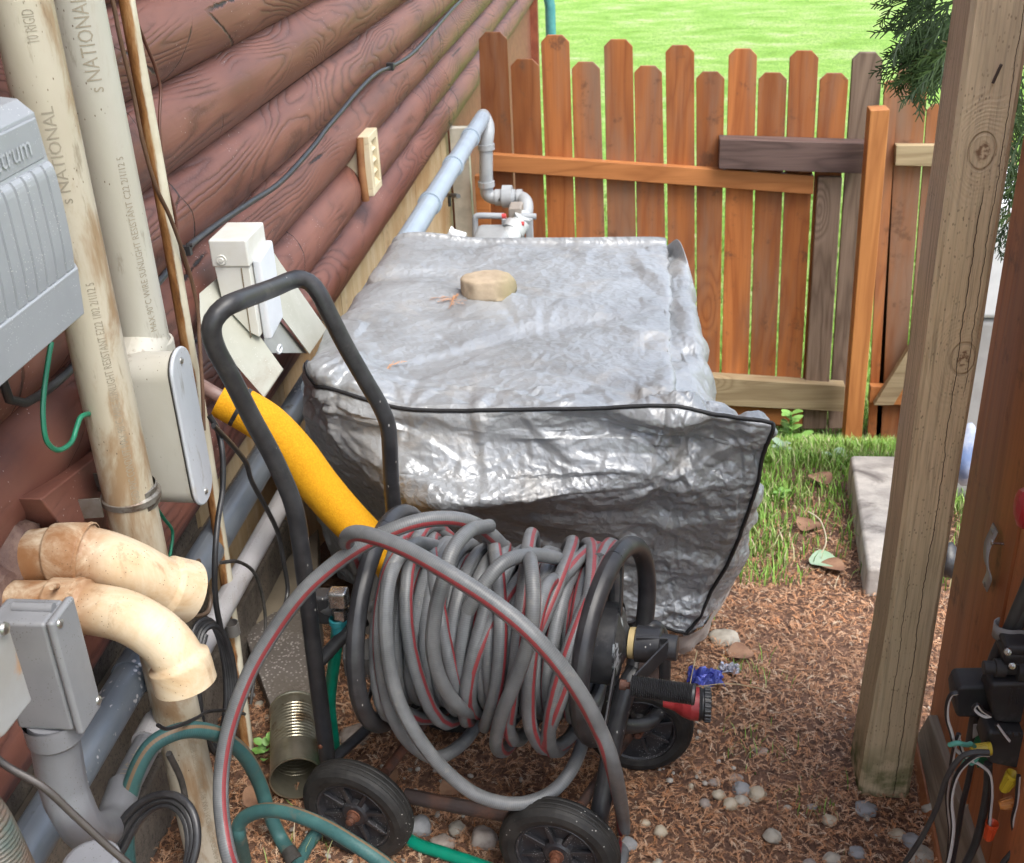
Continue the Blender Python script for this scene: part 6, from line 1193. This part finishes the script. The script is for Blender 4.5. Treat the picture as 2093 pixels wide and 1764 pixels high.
t = NT('dead_cedar_needles'); tn = t.attr('tone'); ar = t.noise(None, 2.2, 4, .6)
col = t.ramp(tn, [(0, (.17, .09, .05)), (.2, (.38, .19, .10)), (.45, (.54, .28, .15)), (.65, (.60, .40, .26)), (.82, (.55, .23, .09)), (1, (.68, .55, .40))])
col = t.mix(t.math('MULTIPLY', t.mask(ar, .52, .68), .5), col, (.13, .085, .065)); 
NDm = t.out(col, .75, 0, None, .25)
WXL, WXR = .02, 1.95
def pl_litter():
    while True:
        y = 1.15 + 2.5 * nr.beta(1.1, 1.9); x = nr.uniform(.02, 2.0)
        if y > 2.9 and nr.rand() < (y - 2.9) * 1.6: continue
        if x < .95 and y > 2.25: continue
        return x, y
scatter('needle_litter', 48000, pl_litter, .009, .029, NDm, 'reddish brown dead cedar sprigs covering the ground')
def blades(name, n, place, hmin, hmax, mat, label, w=.0022, zf=None):
    V = []; Fc = []; T = []; o = 0
    for i in range(n):
        x, y = place(); h = nr.uniform(hmin, hmax); a = nr.uniform(0, 6.283); l = nr.uniform(.1, .7) * h; dx, dy = math.cos(a) * l, math.sin(a) * l; wx, wy = -math.sin(a) * w, math.cos(a) * w; z = gz(x, y)
        V += [(x - wx, y - wy, z - .004), (x + wx, y + wy, z - .004), (x + dx * .35 + wx * .8, y + dy * .35 + wy * .8, z + h * .6), (x + dx * .35 - wx * .8, y + dy * .35 - wy * .8, z + h * .6), (x + dx + wx * .15, y + dy + wy * .15, z + h * .95), (x + dx - wx * .15, y + dy - wy * .15, z + h * .95)]
        Fc += [(o, o + 1, o + 2, o + 3), (o + 3, o + 2, o + 4, o + 5)]; o += 6; T += [nr.rand()] * 6
    me = bpy.data.meshes.new(name); me.from_pydata(V, [], Fc); at = me.attributes.new('tone', 'FLOAT', 'POINT'); at.data.foreach_set('value', T); me.materials.append(mat); o_ = bpy.data.objects.new(name, me); scene.collection.objects.link(o_); return tagit(o_, label, None, kind='stuff')
t = NT('grass_blades'); col = t.ramp(t.attr('tone'), [(0, (.10, .20, .03)), (.4, (.18, .34, .05)), (.75, (.26, .44, .09)), (.9, (.42, .50, .20)), (1, (.56, .46, .32))]); GRm = t.out(col, .6, 0, None, .3)
def pl_grass():
    while True:
        y = nr.uniform(2.5, FY + .5); x = nr.uniform(.95, 2.9); m = noise.noise(Vector((x * 2.3, y * 2.3, 2)))
        if y < 3.1 and nr.rand() > (y - 2.45) / .65 + m * .6: continue
        if m < .05 and nr.rand() < .7: continue
        return x, y
blades('grass', 38000, pl_grass, .02, .065, GRm, 'green grass patch in front of the fence')
def pl_g2():
    while True:
        y = FY + nr.uniform(0, 1) ** 1.6 * 5; return nr.uniform(-.2, 5.5) , y
blades('lawn_tufts', 30000, pl_g2, .03, .06, GRm, 'blades of the lawn just beyond the fence', w=.004)
def pl_g3():
    c = [(1.12, 1.80), (1.23, 1.66), (1.02, 2.3), (1.2, 2.6), (1.15, 2.05), (.3, 1.5)][nr.randint(6)]; return c[0] + nr.normal(0, .035), c[1] + nr.normal(0, .035)
blades('weeds', 160, pl_g3, .02, .05, GRm, 'a few thin green blades in the litter', w=.0012)
# leafy weeds by the fence
LF = weathered('leaf_green', (.16, .33, .07), (.22, .42, .10), .5, scale=20, bumps=.1); LFp = weathered('leaf_pale', (.32, .42, .30), (.24, .36, .22), .5, scale=20); LFb = weathered('dead_leaf', (.30, .17, .10), (.20, .10, .06), .8, scale=25, bumps=.6)
def leaf(mb, p, d, L, w, up=.3, curl=.25):
    d = np.array(d, float); d /= np.linalg.norm(d); s = np.cross(d, V3(0, 0, 1)); s /= max(np.linalg.norm(s), 1e-6); n_ = np.cross(s, d); vs = []; m = 7
    for i in range(m + 1):
        t_ = i / m; ww = w * math.sin(math.pi * min(1, t_ * .93 + .07)) ** .8; c_ = np.array(p) + d * L * t_ + n_ * (up * L * t_ - curl * L * t_ * t_)
        for k in (-1, 0, 1): vs.append(c_ + s * ww * k + n_ * abs(k) * ww * .3)
    mb.add(vs, [(i * 3 + k, i * 3 + k + 1, i * 3 + k + 4, i * 3 + k + 3) for i in range(m) for k in range(2)])
def weed(u, v, Y, label, mat, n_, L, h, seed):
    r_ = random.Random(seed); b = hit(u, v, Y=Y); b[2] = gz(b[0], b[1]); th = thing('leafy_weed', label, 'plant', b)
    mb = MB(); mb.tube([b, b + V3(.01, 0, h * .5), b + V3(.0, .01, h)], .004, 6, seg=6); obj('stem', mb, LF, th); mb = MB()
    for k in range(n_):
        z = h * (.15 + .85 * k / n_); a = k * 2.4 + r_.random(); leaf(mb, b + V3(0, 0, z), (math.cos(a), math.sin(a), .35), L * r_.uniform(.7, 1.1), L * .28)
    obj('leaves', mb, mat, th)
weed(1612, 900, 4.7, 'bright green leafy weed at the foot of the picket fence', LF, 14, .075, .17, 1)
weed(1590, 975, 4.1, 'low pale leafed weed in the grass near the cover corner', LFp, 7, .06, .04, 2); weed(1640, 905, 4.8, 'broad leafed weed right beside the bright green one', LF, 6, .07, .05, 3); weed(1700, 1010, 3.9, 'small pale weed in the grass left of the concrete edging', LFp, 6, .055, .03, 5)
weed(1590, 1090, 3.2, 'small dark green weed at the edge of the grass by the cover', LF, 6, .035, .03, 6)
def gleaf(label, u, v, mat, L, w, a, name='fallen_leaf'):
    p = hg(u, v, .014); mb = MB(); leaf(mb, p, (math.cos(a), math.sin(a), 0), L, w, .15, .25); obj(name, mb, mat, label=label, cat='leaf')
gleaf('pale green fallen leaf near the concrete edging', 1655, 1150, LFp, .085, .04, .1); gleaf('brown curled dead leaf at the end of the edging', 1725, 1165, LFb, .07, .03, 2.6); gleaf('brown dead leaf in the grass', 1640, 1085, LFb, .08, .035, 1.0); gleaf('second brown dead leaf higher in the grass', 1690, 990, LFb, .09, .04, 2.0)
gleaf('large pinkish brown dead leaf by the can', 505, 1650, LFb, .07, .028, 1.2); gleaf('brown leaf scrap right of the crank', 1490, 1340, LFb, .06, .03, .3); gleaf('dark brown leaf under the reel', 760, 1440, LFb, .10, .05, -.3); gleaf('dark leaf below the hose coil', 900, 1620, LFb, .07, .03, .5); gleaf('small green leaf near the post foot', 1830, 1508, LFp, .03, .01, .4); gleaf('crumpled brown leaf at the reel left foot', 800, 1610, LFb, .06, .03, 2.3)
p = hg(548, 1555, .0); mb = MB()
for k in range(12): a = k * 2.4; leaf(mb, p + V3(math.cos(a) * .012, math.sin(a) * .012, .01 + .003 * k), (math.cos(a), math.sin(a), .5), .02, .009)
obj('clover', mb, LF, label='tiny bright green clover plant left of the tin can', cat='plant')
mb = MB(); p0 = hg(1668, 1148, .012); mb.tube([p0, p0 + V3(.03, .05, .03), p0 + V3(.02, .11, .06), p0 + V3(-.01, .14, .07)], .0022, 6, seg=14); obj('pale_stem', mb, weathered('dry_straw', (.55, .48, .33)), label='pale bent dry stem above the pale green leaf', cat='stem')
for i, (a, b) in enumerate((((1178, 1385), (1560, 1408)), ((1400, 1460), (1425, 1330)), ((1120, 1512), (1110, 1515)))):
    if i == 2: continue
    P0 = hg(a[0] + (240 if i == 0 else 0), a[1] + (20 if i == 0 else 0), .02); P1 = hg(*b, .03 if i == 0 else .10); mb = MB(); mb.tube([P0, (P0 + P1) / 2 + V3(0, 0, .012), P1], .0011, 5, seg=12); obj('straw', mb, weathered('dry_straw_%d' % i, (.5, .4, .22)), label=('long dry straw lying across the blue wrapper', 'dry straw leaning up beside the crank arm')[i], cat='straw')
# candy wrapper
def crinkle(name, label, cat, u, v, wx, wy, h, mat, seed):
    c = hg(u, v, .012); mb = MB(); n_ = 16; vs = []
    for j in range(n_ + 1):
        for i in range(n_ + 1):
            a, b = i / n_ - .5, j / n_ - .5; q = Vector((a * 5 + seed, b * 5, seed)); vs.append(c + V3(a * wx + .008 * noise.noise(q), b * wy + .008 * noise.noise(q + Vector((5, 0, 0))), h * abs(noise.noise(q * .9)) * 2 + .006 * abs(noise.noise(q * 3))))
    mb.add(vs, [(j * (n_ + 1) + i, j * (n_ + 1) + i + 1, (j + 1) * (n_ + 1) + i + 1, (j + 1) * (n_ + 1) + i) for j in range(n_) for i in range(n_)], smooth=False); return obj(name, mb, mat, label=label, cat=cat)
BLm = weathered('blue_foil', (.04, .05, .30), (.12, .15, .45), .2, .3, 40, dirt=(.5, .5, .7), dirt_lo=.62, dirt_hi=.68); crinkle('candy_wrapper', 'crumpled shiny blue wrapper on the needles', 'wrapper', 1440, 1388, .075, .05, .016, BLm, 3)
crinkle('foil_scrap', 'silver end of the torn wrapper right of the blue part', 'wrapper', 1492, 1372, .04, .03, .012, weathered('silver_foil', (.6, .6, .66), rough=.25, metal=.7), 6)
# stones
STN = []
for i, (c1, c2) in enumerate((((.42, .38, .31), (.30, .27, .22)), ((.30, .30, .30), (.22, .22, .22)), ((.48, .42, .32), (.38, .30, .2)), ((.36, .31, .27), (.24, .19, .16)))): STN.append(weathered('stone_%d' % i, c1, c2, .7, scale=40, dirt=(.2, .17, .13), bumps=.3, speck=(.15, .13, .1)))
def stone(u, v, wpx, hpx, mi, label, seed, group='rounded pebbles in the needle litter', name='pebble'):
    p = hg(u, v + hpx * .3, 0); sc_ = np.linalg.norm(p - CAM) / F; rx = wpx / 2 * sc_; rz = hpx / 2 * sc_ * .85; mb = MB(); rock(mb, p + V3(0, 0, rz * .45), (rx, rx * (.75 + .3 * (seed % 3) / 2), rz), seed, sub=3 if wpx > 30 else 2, amp=.16); obj(name, mb, STN[mi], label=label, cat='stone', group=group)
S_ = 'pale rounded pebble in the brown litter'
stone(857, 1682, 52, 44, 1, 'blue grey stone just right of the left front wheel', 1); stone(935, 1690, 34, 26, 0, 'small pale stone left of the big upright stone', 2); stone(990, 1705, 56, 66, 3, 'big brown grey stone between the two front wheels', 3); stone(905, 1720, 50, 30, 3, 'flat brown stone above the bright green hose', 4); stone(725, 1500, 60, 28, 3, 'flat dark stone behind the left front wheel', 5)
for i, (u, v, w, h, m_) in enumerate(((1468, 1622, 26, 24, 2), (1516, 1610, 36, 28, 1), (1515, 1634, 32, 26, 0), (1548, 1618, 34, 34, 2), (1492, 1640, 30, 26, 2), (1460, 1598, 26, 14, 3), (1505, 1588, 28, 16, 3), (1412, 1605, 12, 16, 2))):
    stone(u, v, w, h, m_, ('round cream pebble at the left of the pebble cluster', 'blue grey pebble at the back of the pebble cluster', 'flat pale pebble at the front of the pebble cluster', 'tall cream pebble at the right of the pebble cluster', 'striped cream pebble lowest in the pebble cluster', 'half buried brown pebble behind the cluster', 'brown pebble at the back edge of the cluster', 'tiny cream pebble left of the cluster')[i], i + 10)
LB = [(1695, 1674, 30, 32, 2, 'triangular cream pebble left of the post foot'), (1350, 1696, 28, 28, 2, 'round cream pebble right of the right front wheel'), (1578, 1706, 34, 24, 0, 'oval pale pebble at the lower middle'), (1702, 1752, 36, 24, 0, 'flat pale pebble near the bottom edge'), (1752, 1740, 34, 22, 1, 'grey pebble near the bottom edge left of the wires'), (1770, 1652, 40, 20, 1, 'flat grey stone touching the foot of the post'), (1835, 1705, 34, 32, 2, 'cream stone between post and kickboard'), (1862, 1715, 36, 42, 1, 'grey stone leaning on the kickboard'), (1880, 1745, 50, 30, 0, 'broad pale stone at the kickboard foot'), (1660, 1648, 22, 16, 1, 'small grey pebble between cluster and post'), (1555, 1535, 32, 16, 3, 'flat brown stone in the middle of the litter'), (1285, 1724, 34, 16, 1, 'grey pebble beside the big hose loop'), (1318, 1680, 22, 16, 2, 'small tan pebble above the grey one'), (1345, 1762, 22, 18, 0, 'little white pebble at the bottom edge'), (1655, 1765, 28, 18, 3, 'brownish pebble cut by the bottom edge'), (1610, 1650, 16, 12, 0, 'tiny pale chip left of the triangular pebble'), (1440, 1640, 24, 20, 3, 'brown pebble in front of the cluster'), (1590, 1776, 22, 16, 0, 'tiny pebble on the bottom edge'), (1905, 1650, 38, 44, 0, 'upright pale stone against the kickboard'), (1480, 1300, 60, 26, 0, 'pale rock scraps beside the cover corner'), (530, 1438, 18, 14, 0, 'tiny white pebble by the paver edge'), (516, 1420, 14, 12, 1, 'tiny grey pebble by the paver edge'), (548, 1465, 16, 12, 0, 'white pebble behind the tin can'), (640, 1470, 14, 10, 0, 'white chip right of the paver'), (700, 1510, 22, 16, 0, 'pale pebble behind the green hose')]
for i, (u, v, w, h, m_, l) in enumerate(LB): stone(u, v, w, h, m_, l, i + 30)
def pl_gravel():
    while True:
        y = 1.2 + nr.rand() * .75; x = nr.uniform(.05, 1.6)
        if noise.noise(Vector((x * 3, y * 3, 9))) > -.05: return x, y
pv, pf = [], []
import bmesh
bm = bmesh.new(); bmesh.ops.create_icosphere(bm, subdivisions=1, radius=.5); gv = np.array([tuple(v.co) for v in bm.verts]) * (1, .8, .6); gf = np.array([[v.index for v in f.verts] for f in bm.faces]); bm.free()
tg = NT('gravel_grey'); GVm = tg.out(tg.ramp(tg.attr('tone'), [(0, (.2, .17, .14)), (.5, (.36, .32, .27)), (1, (.5, .46, .4))]), .8)
scatter('gravel', 220, pl_gravel, .006, .016, GVm, 'small gravel chips mixed into the needle litter', lib=[(gv, gf)], zoff=.008)
# sprigs on the tarp
def sprig_on(label, u, v, s, n_, z, seed):
    r_ = random.Random(seed); mb = MB()
    for k in range(n_):
        vs, fs = SPR[r_.randrange(14)]; c = hit(u + r_.uniform(-8, 8) * s * 20, v + r_.uniform(-5, 5) * s * 20, Z=z + .012); a = r_.uniform(0, 6.28); sc_ = s * r_.uniform(.6, 1)
        mb.add([c + V3((p[0] * math.cos(a) - p[1] * math.sin(a)) * sc_, (p[0] * math.sin(a) + p[1] * math.cos(a)) * sc_, p[2] * sc_ * .6) for p in vs], [tuple(int(i) for i in f) for f in fs], smooth=False)
    mb.c = [r_.uniform(.3, .9)] * len(mb.v); obj('dead_sprig', mb, NDm, label=label, cat='sprig')
sprig_on('dead orange cedar sprigs beside the rock on the tarp', 925, 613, .055, 9, ZT, 1); sprig_on('dead cedar sprig near the front edge of the tarp', 785, 755, .06, 3, ZT, 2); sprig_on('tiny dead sprig left on the tarp', 802, 640, .018, 1, ZT, 3)
# ================================================================ CEDAR BRANCH AT THE TOP RIGHT
t = NT('cedar_foliage'); CFm = t.out(t.ramp(t.attr('tone'), [(0, (.012, .025, .007)), (.5, (.024, .048, .012)), (.85, (.05, .085, .022)), (1, (.16, .11, .06))]), .6, 0, None, .3)
tree = thing('cedar_tree', 'dark green cedar with flat drooping sprays behind the big wooden post', 'tree', (1.95, 2.7, gz(1.9, 2.7)))
mb = MB(); mb.tube([V3(1.95, 2.7, -.6), V3(1.93, 2.68, .6), V3(1.95, 2.72, 2.4)], [.06, .05, .035], 12, seg=14); obj('trunk', mb, weathered('cedar_bark', (.14, .085, .06), (.08, .05, .035), .9, bumps=1), tree)
cm = MB(); cr_ = random.Random(3)
def twig(p, d, L, depth, tone, w):
    d = d / np.linalg.norm(d); q = p; side = np.cross(d, V3(.2, 1, .1)); side /= np.linalg.norm(side); m = 5 if depth else 3
    for i in range(m):
        d2 = d + V3(cr_.uniform(-.12, .12), cr_.uniform(-.12, .12), cr_.uniform(-.16, .06)); d2 /= np.linalg.norm(d2); q2 = q + d2 * L / m; s_ = np.cross(d2, V3(0, 1, .15)); s_ /= max(np.linalg.norm(s_), 1e-6); ww = w * (1 - .4 * i / m)
        cm.add([q - s_ * ww, q + s_ * ww, q2 + s_ * ww * .85, q2 - s_ * ww * .85, q + V3(0, ww, 0), q2 + V3(0, ww, 0)], [(0, 1, 2, 3), (0, 4, 5, 3), (4, 1, 2, 5)], smooth=False, col=tone)
        if depth:
            for s in (1, -1):
                if cr_.random() < .85:
                    a_ = cr_.uniform(.45, .85); dd_ = d2 * math.cos(a_) + s_ * s * math.sin(a_) + V3(0, cr_.uniform(-.25, .25), -.1); twig(q2, dd_, L * cr_.uniform(.34, .55) * (1 - .35 * i / m), depth - 1, min(1, max(0, tone + cr_.uniform(-.2, .2))), w * .82)
        q = q2; d = d2
for (u, v, Y, du_, dv_, L_) in [(1935, 10, 2.35, -75, 30, .17), (1930, 50, 2.4, -100, 60, .19), (1935, 90, 2.35, -90, 70, .17), (1920, 30, 2.45, -70, 120, .18), (1925, 0, 2.38, -80, -10, .15), (1900, 20, 2.42, -40, 100, .15), (1890, 60, 2.36, -30, 90, .14), (1945, 60, 2.34, -50, 100, .15), (1940, 30, 2.5, -95, 90, .2), (1950, 0, 2.44, -30, 100, .2), (1880, 0, 2.4, -60, 50, .11), (1900, 70, 2.45, -40, 80, .13), (1880, 90, 2.42, -60, 20, .1), (2085, 60, 2.4, -10, 100, .16), (2090, 150, 2.4, -20, 90, .15), (2093, 260, 2.4, -30, 70, .12), (2095, 330, 2.4, -25, 60, .1), (2090, 200, 2.45, -30, 60, .14), (2060, 420, 3.0, -15, 40, .1)]:
    for rep in range(2):
        if u < 2000 and rep == 0: u = u + 36; v = v - 14; L_ = L_ * .78
        p = hit(u + cr_.uniform(-8, 8), v + cr_.uniform(-8, 8), Y=Y + cr_.uniform(-.04, .04)); d = c_right * (du_ + cr_.uniform(-15, 15)) + c_down * (dv_ + cr_.uniform(-15, 15)); twig(p, d, L_, 2, cr_.uniform(0, .7), .0022)
for k in range(60):     # the rest of the crown, out of frame above and to the right
    a = cr_.uniform(0, 6.28); z = cr_.uniform(1.45, 2.3); r0 = cr_.uniform(.05, .3); p = V3(1.95 + r0 * math.cos(a), 2.7 + r0 * math.sin(a), z)
    if p[0] < 1.75 and p[2] < 1.7: continue
    twig(p, V3(math.cos(a), math.sin(a), -.5), .2, 1, cr_.uniform(0, .8), .003)
obj('crown', cm, CFm, tree)
for i, (u, v, du_, dv_) in enumerate([(1960, 0, -70, 20), (1950, 40, -70, 60), (1945, 60, -30, 100)]):
    pass
